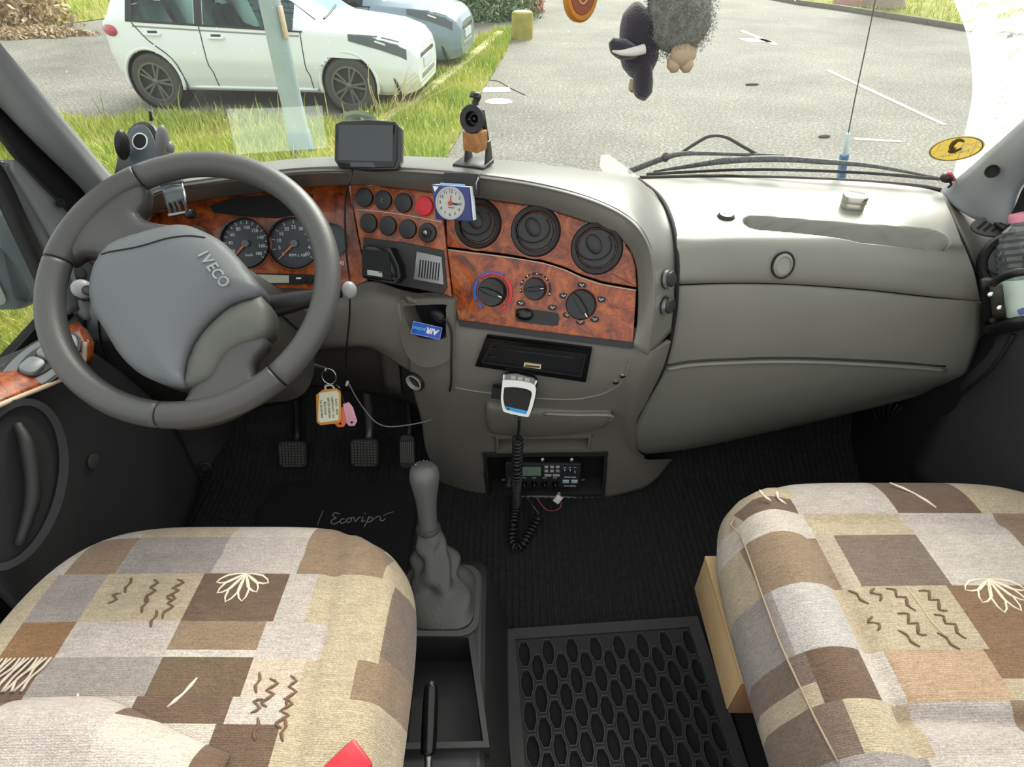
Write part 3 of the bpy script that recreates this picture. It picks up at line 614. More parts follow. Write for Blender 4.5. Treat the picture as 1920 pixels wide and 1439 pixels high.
# ---------------------------------------------------------------- left door (window, sill, wood capping, sail panel)
XD = -.82
d1 = struct(thing('door_1', 'dark left door with wood capping and open handle pocket', 'door'))
SEAL = M('door_seal', '#101010', .6)
R = sgrid([[atX(*p, XD + .0) for p in r] for r in (((-160, 100), (-30, 165), (62, 262), (152, 350), (178, 400), (200, 470), (230, 540)), ((-160, 150), (-20, 218), (60, 312), (140, 398), (160, 440), (186, 500), (215, 570)))], 4, 2)
solid(gridmesh('seal_band', R, SEAL, d1), .02)
R = sgrid([[atX(*p, XD - .004) for p in r] for r in (((22, 300), (36, 305), (75, 348), (132, 408), (158, 470), (186, 530), (188, 600)), ((24, 318), (44, 350), (80, 410), (118, 478), (138, 520), (150, 560), (160, 600)))], 4, 4)
o = solid(gridmesh('sail_panel', R, TRIM, d1), .02); 
R = sgrid([[atX(*p, XD - .010) for p in r] for r in (((20, 308), (42, 345), (78, 405), (116, 473), (136, 515), (150, 580)), ((-14, 300), (20, 345), (62, 430), (96, 500), (118, 545), (130, 590)))], 4, 3)
solid(gridmesh('sail_inner_strip', R, M('mid_grey_plastic', '#6b6e70', .5), d1), .015)
R = sgrid([[atX(*p, XD - .002) for p in r] for r in (((-40, 270), (8, 318), (52, 410), (92, 500), (112, 545)), ((-60, 290), (-8, 330), (38, 425), (80, 515), (104, 570)))], 4, 2)
solid(gridmesh('window_channel', R, SEAL, d1), .02)
lathe('screw', [(.008, 0), (.008, .004), (.005, .004), (.004, .002), (0, .002)], frame(atX(112, 381, XD + .004), (0, 1, 0), (1, -.2, .1)), BLACK, d1, seg=14)
struct(solid(mk('window_2', [(-.865, -.5, .50), (-.865, 1.16, .50), (-.80, .98, 1.05), (-.74, -.5, 1.05)], [(0, 1, 2, 3)], glassmat('side_glass', '#fcfffd', .4), smooth=False), .004), 'left side window', 'window')
# capping, wood trim, panel
cap_o = [atX(*q, -.85) for q in ((-220, 760), (0, 672), (76, 638), (118, 612), (140, 590))]
cap_i = [atX(*q, -.815) for q in ((-220, 790), (0, 692), (80, 655), (122, 628), (146, 600))]
solid(gridmesh('window_sill', sgrid([cap_o, [(a + b) / 2 + Vector((0, 0, .006)) for a, b in zip(cap_o, cap_i)], cap_i], 4, 3), GREYX, d1), .02)
w_o = [atX(*q, -.815) for q in ((-220, 790), (-110, 744), (0, 692), (80, 655), (126, 612), (150, 603))]
w_i = [atX(*q, -.745) for q in ((-220, 850), (-110, 805), (0, 757), (100, 716), (150, 690), (158, 640))]
solid(gridmesh('wood_capping', sgrid([w_o, [(a + b) / 2 + Vector((0, 0, .010)) for a, b in zip(w_o, w_i)], w_i], 5, 5), WOOD, d1), .015)
tube('capping_edge', [p + Vector((.001, 0, -.002)) for p in w_i], .004, M('pale_edge', '#cbb6a0', .3), d1, seg=6, n=5)
pn = [[p + Vector((-.006, 0, -.01)) for p in w_i]]
for dz, dx in ((.05, -.01), (.15, -.012), (.30, -.012), (.50, -.01)): pn.append([Vector((p.x + dx, p.y + (0 if i < 4 else .06 if i == 4 else .12) * min(1, dz * 4), p.z - dz)) for i, p in enumerate(w_i)])
solid(gridmesh('door_panel', sgrid(pn, 5, 5), M('door_panel_plastic', '#3a3a3a', .65, bump=(900, .2, .0006)), d1), .02)
# window switch pod
so2 = atX(82, 702, -.775); SWM = frame(so2 + Vector((0.004, 0, .020)), (.1, .98, -.02), (.45, -.1, .9))
sw_ = prism('switch_pod', circ(.078, 36, sy=.42), .006, SWM, M('pod_grey', '#6d7274', .4), d1, bev=.003)
ring('pod_groove', circ(.082, 36, sy=.44), circ(.078, 36, sy=.42), .004, SWM, BLACK, sw_)
prism('switch_well', circ(.045, 30, sy=.45, cx=.004), .004, SWM, GREYX, sw_, z0=.005)
for sx in (-.016, .022): prism('rocker_switch', rrect(.034, .026, .01, cx=sx), .010, SWM, M('switch_grey', '#7c8284', .35), sw_, bev=.003, z0=.007)
kn = atX(148, 672, -.775); k_ = lathe('mirror_knob_well', [(.026, 0), (.026, .006), (.022, .008), (.02, .004), (0, .004)], frame(kn + Vector((0, 0, .014)), (0, 1, 0), (.5, -.3, .85)), BLACK, d1, seg=24)
lathe('mirror_knob', [(.017, .004), (.017, .012), (.012, .017), (0, .018)], frame(kn + Vector((0, 0, .014)), (0, 1, 0), (.5, -.3, .85)), GREYX, k_, seg=20)
# inner handle pocket
ho = atX(18, 905, -.765)
ho = atX(22, 905, -.735); HM = frame(ho, (0, 1, .0), (.82, -.30, .45)); hp = ring('handle_surround', circ(.125, 40, sy=.52), circ(.114, 40, sy=.46), .012, HM @ Matrix.Rotation(.55, 4, 'Z'), M('pocket_rim', '#222222', .5), d1)
prism('handle_pocket', circ(.115, 40, sy=.47), .003, HM @ Matrix.Rotation(.55, 4, 'Z'), BLACKM, hp)
lv = [HM @ Matrix.Rotation(.55, 4, 'Z') @ Vector(v) for v in ((-.09, -.02, .01), (-.02, -.022, .02), (.05, -.005, .018), (.085, .01, .008))]
tube('door_handle', lv, [.006, .010, .010, .006], GREYX, hp, seg=8)
lathe('plug_disc', [(.014, 0), (.014, .002), (.012, .003), (0, .003)], frame(atX(170, 866, -.757) + Vector((.004, 0, 0)), (0, 1, 0), (1, 0, 0)), M('dull_disc', '#474440', .7), d1, seg=18)
# footwell trim left (kick panel with grommet)
kp_ = thing('kick_panel', 'black kick panel at the left of the driver footwell', 'trim panel')
solid(gridmesh('panel', sgrid([[atY(*q) for q in r] for r in (((300, 700, 1.10), (310, 800, 1.08), (300, 900, 1.0), (270, 985, .92)), ((380, 700, 1.12), (385, 800, 1.10), (370, 900, 1.02), (350, 985, .94)), ((470, 720, 1.20), (470, 800, 1.18), (460, 900, 1.08), (430, 985, 1.0)))], 4, 4), GREYX, kp_), .01)
lathe('grommet', [(.016, 0), (.016, .004), (.012, .005), (.01, .001), (0, .001)], frame(atY(385, 878, 1.03), (1, 0, 0), (.3, -.7, .4)), BLACK, kp_, seg=16)
# left exterior mirror
mi = thing('side_mirror', 'dark grey door mirror outside the left window', 'mirror')
mc = atX(-38, 440, -1.06)
MH = frame(mc, (1, .15, 0), (-.1, -1, .15))
MG = M('mirror_grey', '#737a7c', .6, bump=(200, .2))
box('housing', MH, (.13, .30, .10), MG, mi, bev=.03, seg=3)
prism('upper_glass', rrect(.10, .15, .02), .004, MH @ Matrix.Translation((.0, .055, .05)), M('mirror_glass', '#c9d0cc', .05, metal=.9), mi); prism('lower_glass', rrect(.10, .085, .02), .004, MH @ Matrix.Translation((.0, -.085, .05)), M('mirror_glass', '#c9d0cc', .05, metal=.9), mi)
ap = [atX(12, 430, -1.0), atX(40, 460, -.95), atX(72, 500, -.90), atX(92, 540, -.87)]; ap = crl(ap, 6)
for i, p in enumerate(ap):
    dn = (ap[min(i + 1, len(ap) - 1)] - ap[max(i - 1, 0)]); lathe('bellows_ring', [(.020, -.007), (.030, 0), (.020, .007)], frame(p, dn.orthogonal(), dn), MG, mi, seg=16)
hd_ = [[ws(a, 1.0) + Vector((0, dy, dz)) for a in np.linspace(-1, 1, 25)] for dy, dz in ((.02, -.01), (-.02, -.012), (-.09, .02), (-.10, .05), (.0, .06))]
struct(solid(gridmesh('trim_3', sgrid(hd_, 2, 3), TRIM), .008), 'grey header rail above the windscreen', 'header rail')
struct(solid(mk('window_3', [(.905, -.5, .50), (.905, 1.12, .58), (.86, .98, 1.05), (.80, -.5, 1.05)], [(0, 1, 2, 3)], glassmat('side_glass_right', '#fcfffd', .4), smooth=False), .004), 'right side window', 'window')
# ---------------------------------------------------------------- right door (dark), with seal
d2 = struct(thing('door_2', 'dark right door behind the bottle', 'door'))
R = sgrid([[atX(*q) for q in r] for r in (((1880, 560, .87), (1960, 520, .87), (2160, 500, .87)), ((1862, 650, .87), (1960, 640, .87), (2160, 640, .87)), ((1800, 720, .90), (1900, 760, .89), (2100, 800, .88)), ((1745, 800, .90), (1850, 880, .89), (2000, 960, .88)), ((1700, 890, .9), (1800, 960, .89), (1960, 1080, .88)))], 4, 4)
solid(gridmesh('door_panel', R, M('door_panel_plastic', '#3a3a3a', .65), d2), .02)
R = sgrid([[atX(*q) for q in r] for r in (((1888, 424, .876), (1904, 385, .876), (1930, 335, .876), (2010, 260, .876)), ((1888, 470, .88), (1925, 430, .88), (1970, 380, .88), (2080, 300, .88)))], 4, 2)
solid(gridmesh('seal_band', R, SEAL, d2), .02)
R = sgrid([[atX(*q) for q in r] for r in (((1880, 470, .885), (1960, 420, .885), (2150, 330, .885)), ((1880, 570, .885), (1960, 560, .885), (2150, 540, .885)))], 4, 2)
solid(gridmesh('upper_panel', R, GREYX, d2), .02)
tube('panel_seam', [atX(*q) for q in ((1900, 628, .862), (1860, 690, .865), (1800, 740, .885))], .004, BLACKM, d2, seg=5)
kp2 = thing('kick_panel', 'black kick panel at the right of the passenger footwell', 'trim panel')
solid(gridmesh('panel', sgrid([[atY(*q) for q in r] for r in (((1560, 820, 1.2), (1600, 880, 1.1), (1650, 960, 1.0)), ((1680, 800, 1.14), (1700, 870, 1.05), (1740, 960, .95)), ((1760, 780, 1.05), (1790, 870, .97), (1830, 960, .9)))], 4, 4), GREYX, kp2), .01)
lathe('grommet', [(.02, 0), (.02, .004), (.016, .005), (.014, .001), (0, .001)], frame(atY(1688, 868, 1.045), (1, 0, 0), (-.3, -.7, .5)), BLACK, kp2, seg=16)
for i in range(9): tube('vent_rib', [atY(1665 + 12 * i - 30, 790 + 2 * i - 40, 1.04 - .004 * i), atY(1665 + 8 * i - 25, 815 - i - 35, 1.04 - .004 * i), atY(1665 + 4 * i - 10, 838 - 3 * i - 40, 1.04)], .002, GREYX, kp2, seg=4, n=2)
# ============================================================ DASHBOARD
DB = thing('dashboard', 'grey dashboard with burl wood fascia across the whole cab', 'dashboard')
FA, FB_, FC_ = Vector((-.108, .9155, .56)), Vector((.214, .8387, .56)), Vector((-.104, 1.010, .74))
FN = (FB_ - FA).cross(FC_ - FA).normalized(); FM = frame(FA, FB_ - FA, FN); FI = FM.inverted()
CO = atY(550, 455, 1.06); CN = Vector((.02, -.86, .51)).normalized(); CM = frame(CO, (1, 0, 0), CN); CI = CM.inverted()
def fp(x, y, off=0.0): return atP(x, y, FA + FN * off, FN)
def cp(x, y, off=0.0): return atP(x, y, CO + CN * off, CN)
def fl(x, y, off=0.0): v = FI @ fp(x, y, off); return (v.x, v.y)
def cl(x, y, off=0.0): v = CI @ cp(x, y, off); return (v.x, v.y)
def mm(px, P): return px * (P - CP).dot(FWD) / FPX
FPM = lambda x, y, off=0.0: moved(FM, fp(x, y, off)); CPM = lambda x, y, off=0.0: moved(CM, cp(x, y, off))
def smooth2(P, n=3): return [(v.x, v.y) for v in crl([Vector((a, b, 0)) for a, b in P], n)]
# --- hood (instrument binnacle lip, running round to the console side)
I_ = [(262, 445, 'c'), (290, 398, 'c'), (380, 374, 'c'), (480, 362, 'c'), (560, 352, 'c'), (660, 345, 'f'), (760, 353, 'f'), (880, 369, 'f'), (1000, 386, 'f'), (1100, 415, 'f'), (1165, 450, 'f'), (1190, 490, 'f'), (1196, 540, 'f'), (1195, 600, 'f'), (1188, 648, 'f')]
L_ = [(250, 400), (290, 360), (390, 341), (490, 329), (570, 321), (665, 318), (765, 320), (885, 330), (1005, 347), (1105, 373), (1175, 407), (1212, 452), (1226, 512), (1226, 592), (1216, 668)]
LF = [.98, .985, .985, .985, .99, 1.005, 1.0, .97, .95, .935, .915, .88, .86, .84, .835]
T_ = [(215, 395, 1.12), (262, 345, 1.2), (390, 326, 1.25), (500, 316, 1.27), (575, 309, 1.28), (665, 304, 1.28), (765, 304, 1.28), (885, 306, 1.28), (1010, 311, 1.27), (1110, 320, 1.27), (1195, 335, 1.25), (1249, 390, 1.05), (1268, 455, .945), (1270, 540, .900), (1261, 620, .885)]
rI, rI2, rI3, rL, rM, rT = [], [], [], [], [], []
for (ix, iy, pl), (lx, ly), lf, (tx, ty, tf) in zip(I_, L_, LF, T_):
    Ip = (cp if pl == 'c' else fp)(ix, iy + (2 if ix < 1150 else 0), .009); Lp = atY(lx, ly, lf); Tp = atY(tx, ty, tf)
    rI.append(Ip); rI2.append(Ip.lerp(Lp, .45) + Vector((0, -.003, 0))); rI3.append(Ip.lerp(Lp, .86) + Vector((0, -.001, 0))); rL.append(Lp + Vector((0, .001, -.001))); rM.append(Lp.lerp(Tp, .06) + Vector((0, .008, .006)) * (1 if lx < 1190 else .1)); rT.append(Tp)
R = sgrid([rI, rI2, rI3, rL, rM, [a.lerp(b, .25) + Vector((0, 0, .010 if k < 11 else 0)) for k, (a, b) in enumerate(zip(rM, rT))], [a.lerp(b, .55) + Vector((0, 0, .013 if k < 11 else 0)) for k, (a, b) in enumerate(zip(rM, rT))], rT], 6, 5)
HOOD = solid(gridmesh('hood', R, HOODG, DB), .008)
# dark skin on the inward face of the lip
# --- passenger upper panel with the tray
def dashP(q): x, y, k, v = q; return atZ(x, y, v) if k == 'z' else atY(x, y, v)
up = [[(1195, 336, 'y', 1.25), (1330, 333, 'y', 1.245), (1480, 335, 'y', 1.235), (1620, 341, 'y', 1.21), (1720, 351, 'y', 1.18), (1768, 362, 'y', 1.15)],
      [(1222, 360, 'z', .716), (1340, 356, 'z', .716), (1480, 360, 'z', .716), (1620, 366, 'z', .716), (1720, 376, 'z', .716), (1776, 384, 'z', .716)],
      [(1252, 394, 'z', .716), (1350, 388, 'z', .716), (1480, 391, 'z', .716), (1620, 398, 'z', .716), (1720, 408, 'z', .716), (1790, 416, 'z', .714)],
      [(1266, 436, 'z', .712), (1360, 426, 'z', .713), (1480, 428, 'z', .713), (1620, 436, 'z', .712), (1720, 447, 'z', .711), (1803, 452, 'z', .706)],
      [(1269, 462, 'y', .928), (1365, 449, 'y', .935), (1480, 450, 'y', .935), (1620, 458, 'y', .933), (1720, 469, 'y', .930), (1814, 476, 'y', .932)],
      [(1270, 500, 'y', .905), (1370, 486, 'y', .912), (1480, 487, 'y', .912), (1620, 496, 'y', .911), (1730, 508, 'y', .91), (1828, 516, 'y', .915)],
      [(1269, 530, 'y', .898), (1370, 527, 'y', .905), (1480, 529, 'y', .905), (1620, 539, 'y', .904), (1740, 552, 'y', .904), (1837, 561, 'y', .91)],
      [(1269, 534, 'y', .93), (1370, 530, 'y', .93), (1480, 532, 'y', .93), (1620, 542, 'y', .93), (1740, 555, 'y', .93), (1836, 564, 'y', .93)]]
R = sgrid([[dashP(q) for q in r] for r in up], 50, 18)
ta = [atZ(1412, 408, .716), atZ(1420, 428, .716), atZ(1760, 458, .716), atZ(1755, 425, .716)]  # tray: stadium between two end centres
e0 = atZ(1424, 416, .716); e1 = atZ(1756, 442, .716); rad = .026
def tray(P):
    a = Vector((P.x, P.y)); A2 = Vector((e0.x, e0.y)); B2 = Vector((e1.x, e1.y)); t = max(0, min(1, (a - A2).dot(B2 - A2) / (B2 - A2).length_squared)); d = (a - A2.lerp(B2, t)).length
    k = max(0, min(1, (rad - d) / .006 + .3)); k = k * k * (3 - 2 * k); return P - Vector((0, 0,   .030 * k))
R = [[tray(p) if i < 71 else p for p in r] for i, r in enumerate(R)]
PTOP = solid(gridmesh('passenger_top', R, GREY, DB), .006)
# --- lower lid
lo = [[(1266, 537, 'y', .915), (1370, 534, 'y', .92), (1480, 536, 'y', .92), (1620, 546, 'y', .92), (1740, 559, 'y', .92), (1838, 567, 'y', .92)],
      [(1266, 541, 'y', .903), (1370, 538, 'y', .907), (1480, 540, 'y', .907), (1620, 550, 'y', .906), (1740, 563, 'y', .906), (1840, 571, 'y', .912)],
      [(1262, 600, 'y', .895), (1370, 600, 'y', .896), (1480, 602, 'y', .896), (1620, 612, 'y', .896), (1740, 622, 'y', .898), (1836, 632, 'y', .91)],
      [(1244, 688, 'y', .895), (1360, 680, 'y', .895), (1480, 679, 'y', .895), (1620, 684, 'y', .896), (1740, 691, 'y', .90), (1816, 694, 'y', .915)],
      [(1205, 770, 'y', .915), (1330, 760, 'y', .91), (1460, 752, 'y', .912), (1600, 736, 'y', .918), (1720, 722, 'y', .925), (1800, 712, 'y', .94)],
      [(1180, 826, 'y', .945), (1290, 822, 'y', .94), (1420, 800, 'y', .945), (1560, 772, 'y', .95), (1690, 742, 'y', .96), (1784, 720, 'y', .97)],
      [(1196, 852, 'y', 1.0), (1290, 842, 'y', 1.0), (1420, 815, 'y', 1.0), (1560, 784, 'y', 1.0), (1690, 752, 'y', 1.0), (1770, 728, 'y', 1.02)],
      [(1230, 850, 'y', 1.15), (1320, 835, 'y', 1.15), (1440, 810, 'y', 1.15), (1560, 780, 'y', 1.15), (1680, 750, 'y', 1.15), (1750, 728, 'y', 1.15)]]
R = sgrid([[dashP(q) for q in r] for r in lo], 8, 6); LID = solid(gridmesh('glovebox_lid', R, GREY, DB), .006)
tube('lid_ridge', [onto(LID, *q, .001) for q in ((1250, 692), (1300, 684), (1380, 680), (1450, 678), (1530, 679), (1600, 682), (1690, 687), (1772, 694))], .0045, GREY, DB, seg=8)
tube('lid_ridge', [onto(LID, *q, .0005) for q in ((1250, 685), (1300, 677), (1380, 673), (1450, 671), (1530, 672), (1600, 675), (1690, 680), (1772, 687))], .0025, GREYX, DB, seg=6)
struct(solid(mk('wall_right', [(.90, -.2, -.05), (.90, 1.27, -.05), (.90, 1.27, .66), (.90, -.2, .5)], [(0, 1, 2, 3)], BLACKM, smooth=False), .02), 'black side wall at the passenger footwell', 'wall')
struct(solid(mk('wall_left', [(-.86, -.2, -.05), (-.86, 1.27, -.05), (-.86, 1.27, .60), (-.86, -.2, .45)], [(0, 1, 2, 3)], BLACKM, smooth=False), .02), 'black side wall at the driver footwell', 'wall')
# latch, lock button
lm = frame(*(lambda h: (h[0], (1, 0, 0), h[1]))(hit(PTOP, 1467, 497, .0))); lt = ring('latch_recess', circ(.0215, 28, sx=.92, sy=1.1), circ(.0185, 28, sx=.92, sy=1.1), .004, lm, BLACKM, DB)
lathe('latch_button', [(.0185, .0), (.0185, .003), (.014, .006), (.0125, .0035), (.0, .0035)], lm, M('latch_grey', '#8a8880', .4), lt, seg=24, sx=.92, sy=1.1)
km = frame(onto(PTOP, 1361, 407), (1, 0, 0), hit(PTOP, 1361, 407)[1]); kk = lathe('lock_rosette', [(.016, 0), (.014, .004), (.0125, .005), (.012, .003), (0, .003)], km, GREYX, DB, seg=20)
lathe('lock_barrel', [(.0112, .002), (.0112, .006), (0, .0065)], km, CHROME, kk, seg=18); box('key_slot', km @ Matrix.Translation((0, .001, .0066)), (.012, .0018, .0006), BLACKM, kk)
tube('dash_edge_gap', [atY(*q) for q in ((1198, 337, 1.245), (1236, 368, 1.11), (1259, 412, .995), (1269, 470, .925), (1270, 530, .895), (1264, 600, .885), (1244, 690, .888), (1200, 772, .905), (1178, 828, .935), (1200, 852, .985))], .004, BLACKM, DB, seg=6)
tube('windscreen_gasket', [atY(*q) for q in ((1200, 334, 1.27), (1330, 331, 1.268), (1480, 334, 1.255), (1620, 341, 1.225), (1720, 349, 1.19), (1765, 357, 1.165))], .005, M('gasket', '#3b322f', .6), DB, seg=6)
# right end cap of the dash with round vent and demister slot
R = sgrid([[atY(*q) for q in r] for r in (((1768, 362, 1.15), (1800, 376, 1.14), (1840, 396, 1.11), (1888, 428, 1.06)), ((1790, 412, 1.05), (1825, 420, 1.04), (1865, 440, 1.0), (1900, 470, .97)), ((1822, 480, .955), (1845, 490, .945), (1890, 510, .925), (1930, 530, .90)), ((1840, 560, .925), (1862, 570, .92), (1905, 585, .90), (1950, 600, .88)), ((1820, 690, .94), (1845, 690, .94), (1900, 690, .92), (1960, 690, .90)))], 5, 5)
solid(gridmesh('end_cap', R, GREYD, DB), .008)
# --- small round vents builder
def vent(P, Mx, r, parent, name='air_vent', rot=0.0):
    v = lathe(name, [(r * 1.02, -.004), (r * 1.02, .004), (r * .96, .009), (r * .80, .006), (r * .76, -.002), (0, -.003)], Mx, BLACK, parent, seg=40)
    m2 = Mx @ Matrix.Rotation(rot, 4, 'Z')
    lathe('vent_disc', [(r * .74, -.002), (r * .735, .003), (r * .70, .0045), (0, .0055)], Mx, M('vent_black', '#2a2a2a', .5), v, seg=40)
    g = [m2 @ Vector((r * .72 * math.cos(a), r * .72 * math.sin(a) , .005)) for a in np.linspace(3.5, 6.9, 12)]
    ar = [m2 @ Vector((r * .70 * math.cos(a) - r * .14, r * .58 * math.sin(a) + r * .12, .0066)) for a in np.linspace(2.6, 7.0, 24)]
    tube('flap_seam', ar, .0011, BLACKM, v, seg=5, n=1)
    sphere('flap_grip', m2 @ Matrix.Translation((-r * .12, r * .14, .004)) @ Matrix.Rotation(.6, 4, 'Z') @ Matrix.Diagonal((r * .30, r * .42, .007, 1)), M('vent_black', '#2a2a2a', .5), v, 18)
    return v
dv = atY(1850, 429, 1.01); dm = frame(dv + Vector((0, -.012, .008)), (1, -.25, -.2), (-.35, -.45, .8))
dg_ = prism('demister_vent', circ(.034, 30, sy=.62), .004, dm, GREYD, DB, bev=.002)
for i in range(4): box('slot', dm @ Matrix.Translation((-.018 + .012 * i, 0, .0042)) @ Matrix.Rotation(-.6, 4, 'Z'), (.005, .028 if i in (1, 2) else .02, .0012), BLACKM, dg_)
vp = atY(1890, 492, .93); vent(vp, frame(vp + Vector((-.008, -.02, .01)), (1, -.3, 0), (-.35, -.80, .48)), .052, DB, rot=.2)
# --- wood panels
def fpanel(name, px, h, mat, off=0.0, bev=.0025, parent=DB, sm=0, plane='f'):
    f_ = fl if plane == 'f' else cl; P = [f_(*q) for q in px]
    if sm: P = smooth2(P + [P[0]], sm)[:-1]
    return prism(name, P, h, FM if plane == 'f' else CM, mat, parent, bev=bev, z0=off)
bdr = [(840, 465), (944, 478), (1017, 490), (1059, 503), (1090, 517), (1130, 530), (1193, 541)]
pb1 = fpanel('switch_panel', [(657, 346), (760, 354), (833, 364), (833, 410), (849, 559), (838, 553), (690, 523)], .006, WOOD)
pb2 = fpanel('vent_panel', [(836, 364), (880, 370), (1000, 387), (1060, 402), (1105, 418), (1140, 434), (1166, 452), (1184, 475), (1192, 500), (1194, 538)] + [(x, y - 2) for x, y in bdr[::-1]], .006, WOOD)
pb3 = fpanel('heater_panel', [(x, y + 2) for x, y in bdr] + [(1190, 600), (1187, 642), (1020, 622), (862, 600), (852, 560)], .006, WOOD)
fpanel('heater_panel_edge', [(850, 575), (1194, 615), (1188, 655), (1020, 634), (862, 612)], .003, BLACK, off=-.001, bev=0)
tube('trim_line', [fp(*q, .0075) for q in ((668, 393), (720, 398), (780, 407), (829, 417))], .0011, M('pale_edge', '#cbb6a0', .3), pb1, seg=5)
tube('trim_line', [fp(x, y + 4, .0065) for x, y in bdr], .0010, M('pale_edge', '#cbb6a0', .3), pb3, seg=5)
for x, y, r, ro in ((897, 420, 45, 0), (1005, 434, 46.5, 0), (1119, 466, 48, 0)):
    P = fp(x, y, .006); R_ = mm(r, P); v = vent(P, moved(FM, P), R_, DB, rot=ro)
    ring('vent_surround', circ(R_ * 1.10, 40), circ(R_ * 1.01, 40), .0025, moved(FM, P), WOOD, v)
# switches
SWB = M('switch_black', '#202020', .42)
def button(x, y, mat, kind=0):
    P = fp(x, y, .006); r = mm(17.5, P); Mx = moved(FM, P)
    b = lathe('switch_button', [(r * 1.0, -.003), (r * 1.0, .005), (r * .93, .0075), (r * .7, .0085), (0, .009)], Mx, mat, pb1, seg=28, sy=1.04)
    ring('switch_rim', circ(r * 1.10, 28), circ(r * 1.02, 28), .0012, Mx, M('rim_copper', '#b06a44', .25), b)
    if kind == 1: tube('icon', [Mx @ Vector(v) for v in ((-.002, .003, .0095), (.001, .001, .0096), (-.002, -.002, .0096), (.002, -.005, .0095))], .0006, M('grey_print', '#8c8c8c', .6), b, seg=4)
    if kind == 2: tube('hazard_triangle', [Mx @ Vector(v) for v in ((-.003, -.007, .0095), (.003, -.007, .0095), (0, -.002, .0095), (-.003, -.007, .0095))], .0004, M('pink_print', '#f0a0a0', .6), b, seg=4, n=1)
    if kind == 3:
        lathe('dimmer_ring', [(r * .55, .008), (r * .5, .013), (r * .34, .014), (r * .30, .011), (0, .011)], Mx, BLACK, b, seg=20); lathe('dimmer_knob', [(r * .24, .011), (r * .22, .016), (0, .017)], Mx, STEEL, b, seg=14)
    return b
for i, (x, y) in enumerate(((685, 371), (720, 376), (758, 381), (797, 387), (693, 419), (729, 424), (766, 430), (803, 437))): button(x, y, RED if i == 3 else SWB, {1: 1, 3: 2, 7: 3}.get(i, 0))
# pocket plate with speaker box and ashtray grille
pk = fpanel('pocket_plate', [(684, 446), (757, 454), (834, 470), (841, 538), (834, 551), (765, 538), (692, 522)], .008, GREYX, off=.001, bev=.002, parent=pb1)
SB = thing('speaker_box', 'small black speaker box set in the wood switch panel', 'speaker')
prism('case', [fl(*q) for q in ((697, 460), (748, 466), (763, 498), (766, 520), (756, 531), (697, 521))], .030, FM, GLOSSB, SB, bev=.003, z0=.0095)
prism('front_cloth', [fl(*q) for q in ((698, 468), (746, 473), (751, 525), (698, 517))], .002, FM, M('speaker_cloth', '#191a1b', .9), SB, z0=.0402)
bd = prism('badge', [fl(*q) for q in ((708, 506), (735, 510), (735, 519), (708, 515))], .001, FM, M('badge_silver', '#cfd0cc', .3, metal=.6), SB, z0=.0425)
for i in range(5): box('badge_mark', moved(FM, fp(712 + 5 * i, 511 + .8 * i, .0438)), (.003, .0022, .0004), GREYX, bd)
ag = fpanel('ashtray_lid', [(786, 472), (832, 482), (836, 534), (780, 524)], .004, M('grille_grey', '#8d8f8f', .35, metal=.4), off=.0095, bev=.0015, parent=pb1)
for i in range(8): prism('slot', [fl(*q) for q in ((793 + 5 * i - .6, 487 + .9 * i), (795.2 + 5 * i - .6, 487.4 + .9 * i), (793.5 + 5 * i - 2, 520 + .9 * i), (791.3 + 5 * i - 2, 519.6 + .9 * i))], .0006, FM, BLACKM, ag, z0=.0135)
# heater controls
def knob(x, y, rpx, ang, arcs=None):
    P = fp(x, y, .006); r = mm(rpx, P); Mx = moved(FM, P); k = lathe('heater_knob', [(r * 1.02, 0), (r * 1.0, .012), (r * .92, .015), (r * .5, .0135), (0, .0135)], Mx, GLOSSB, pb3, seg=32)
    ring('knob_ring', circ(r * 1.14, 32), circ(r * 1.04, 32), .0022, Mx, WOOD, k)
    q = Mx @ Matrix.Rotation(ang, 4, 'Z'); prism('grip', [(-r * .9, -r * .06), (-r * .4, -r * .2), (r * .4, -r * .2), (r * .9, -r * .06), (r * .9, r * .06), (r * .4, r * .2), (-r * .4, r * .2), (-r * .9, r * .06)], .011, q, GLOSSB, k, bev=.002, z0=.0125)
    box('pointer', q @ Matrix.Translation((r * .78, 0, .0238)), (r * .28, r * .07, .0006), PRINT, k)
    return k, Mx, r
BLUE = M('blue_print', '#1f5fb8', .4); REDP = M('red_print', '#d22030', .4)
k1, m1, r1 = knob(924, 548, 26.5, -.25); k2, m2_, r2 = knob(1004, 542, 21, .2); k3, m3, r3 = knob(1090, 571, 28, -.9)
def arc(nm, Mx, r0, r1_, a0, a1, mat, parent):
    A_ = np.radians(np.linspace(a0, a1, 12)); P = [(r1_ * math.cos(a), r1_ * math.sin(a)) for a in A_] + [(r0 * math.cos(a), r0 * math.sin(a)) for a in A_[::-1]]; return prism(nm, P, .0022, Mx, mat, parent, bev=.0006)
arc('cold_arc', m1, r1 * 1.22, r1 * 1.44, 150, 212, BLUE, k1); arc('mid_arc', m1, r1 * 1.36, r1 * 1.48, 62, 142, BLUE, k1); arc('mid_arc', m1, r1 * 1.22, r1 * 1.36, 58, 138, REDP, k1); arc('hot_arc', m1, r1 * 1.22, r1 * 1.44, -28, 50, REDP, k1)
arc('cold_dot', m1, r1 * 1.22, r1 * 1.44, 222, 240, BLUE, k1); arc('hot_dot', m1, r1 * 1.22, r1 * 1.44, -56, -38, REDP, k1)
for a0, a1 in ((185, 200), (150, 172), (118, 140), (70, 110), (38, 60), (-20, 30)): arc('fan_mark', m2_, r2 * 1.26, r2 * 1.44, a0, a1, BLACK, k2)
for a in (192, 160, 128, 90, 48, -12): box('fan_print', m2_ @ Matrix.Translation((r2 * 1.35 * math.cos(math.radians(a)), r2 * 1.35 * math.sin(math.radians(a)), .0025)), (.0022, .0022, .0004), PRINT, k2)
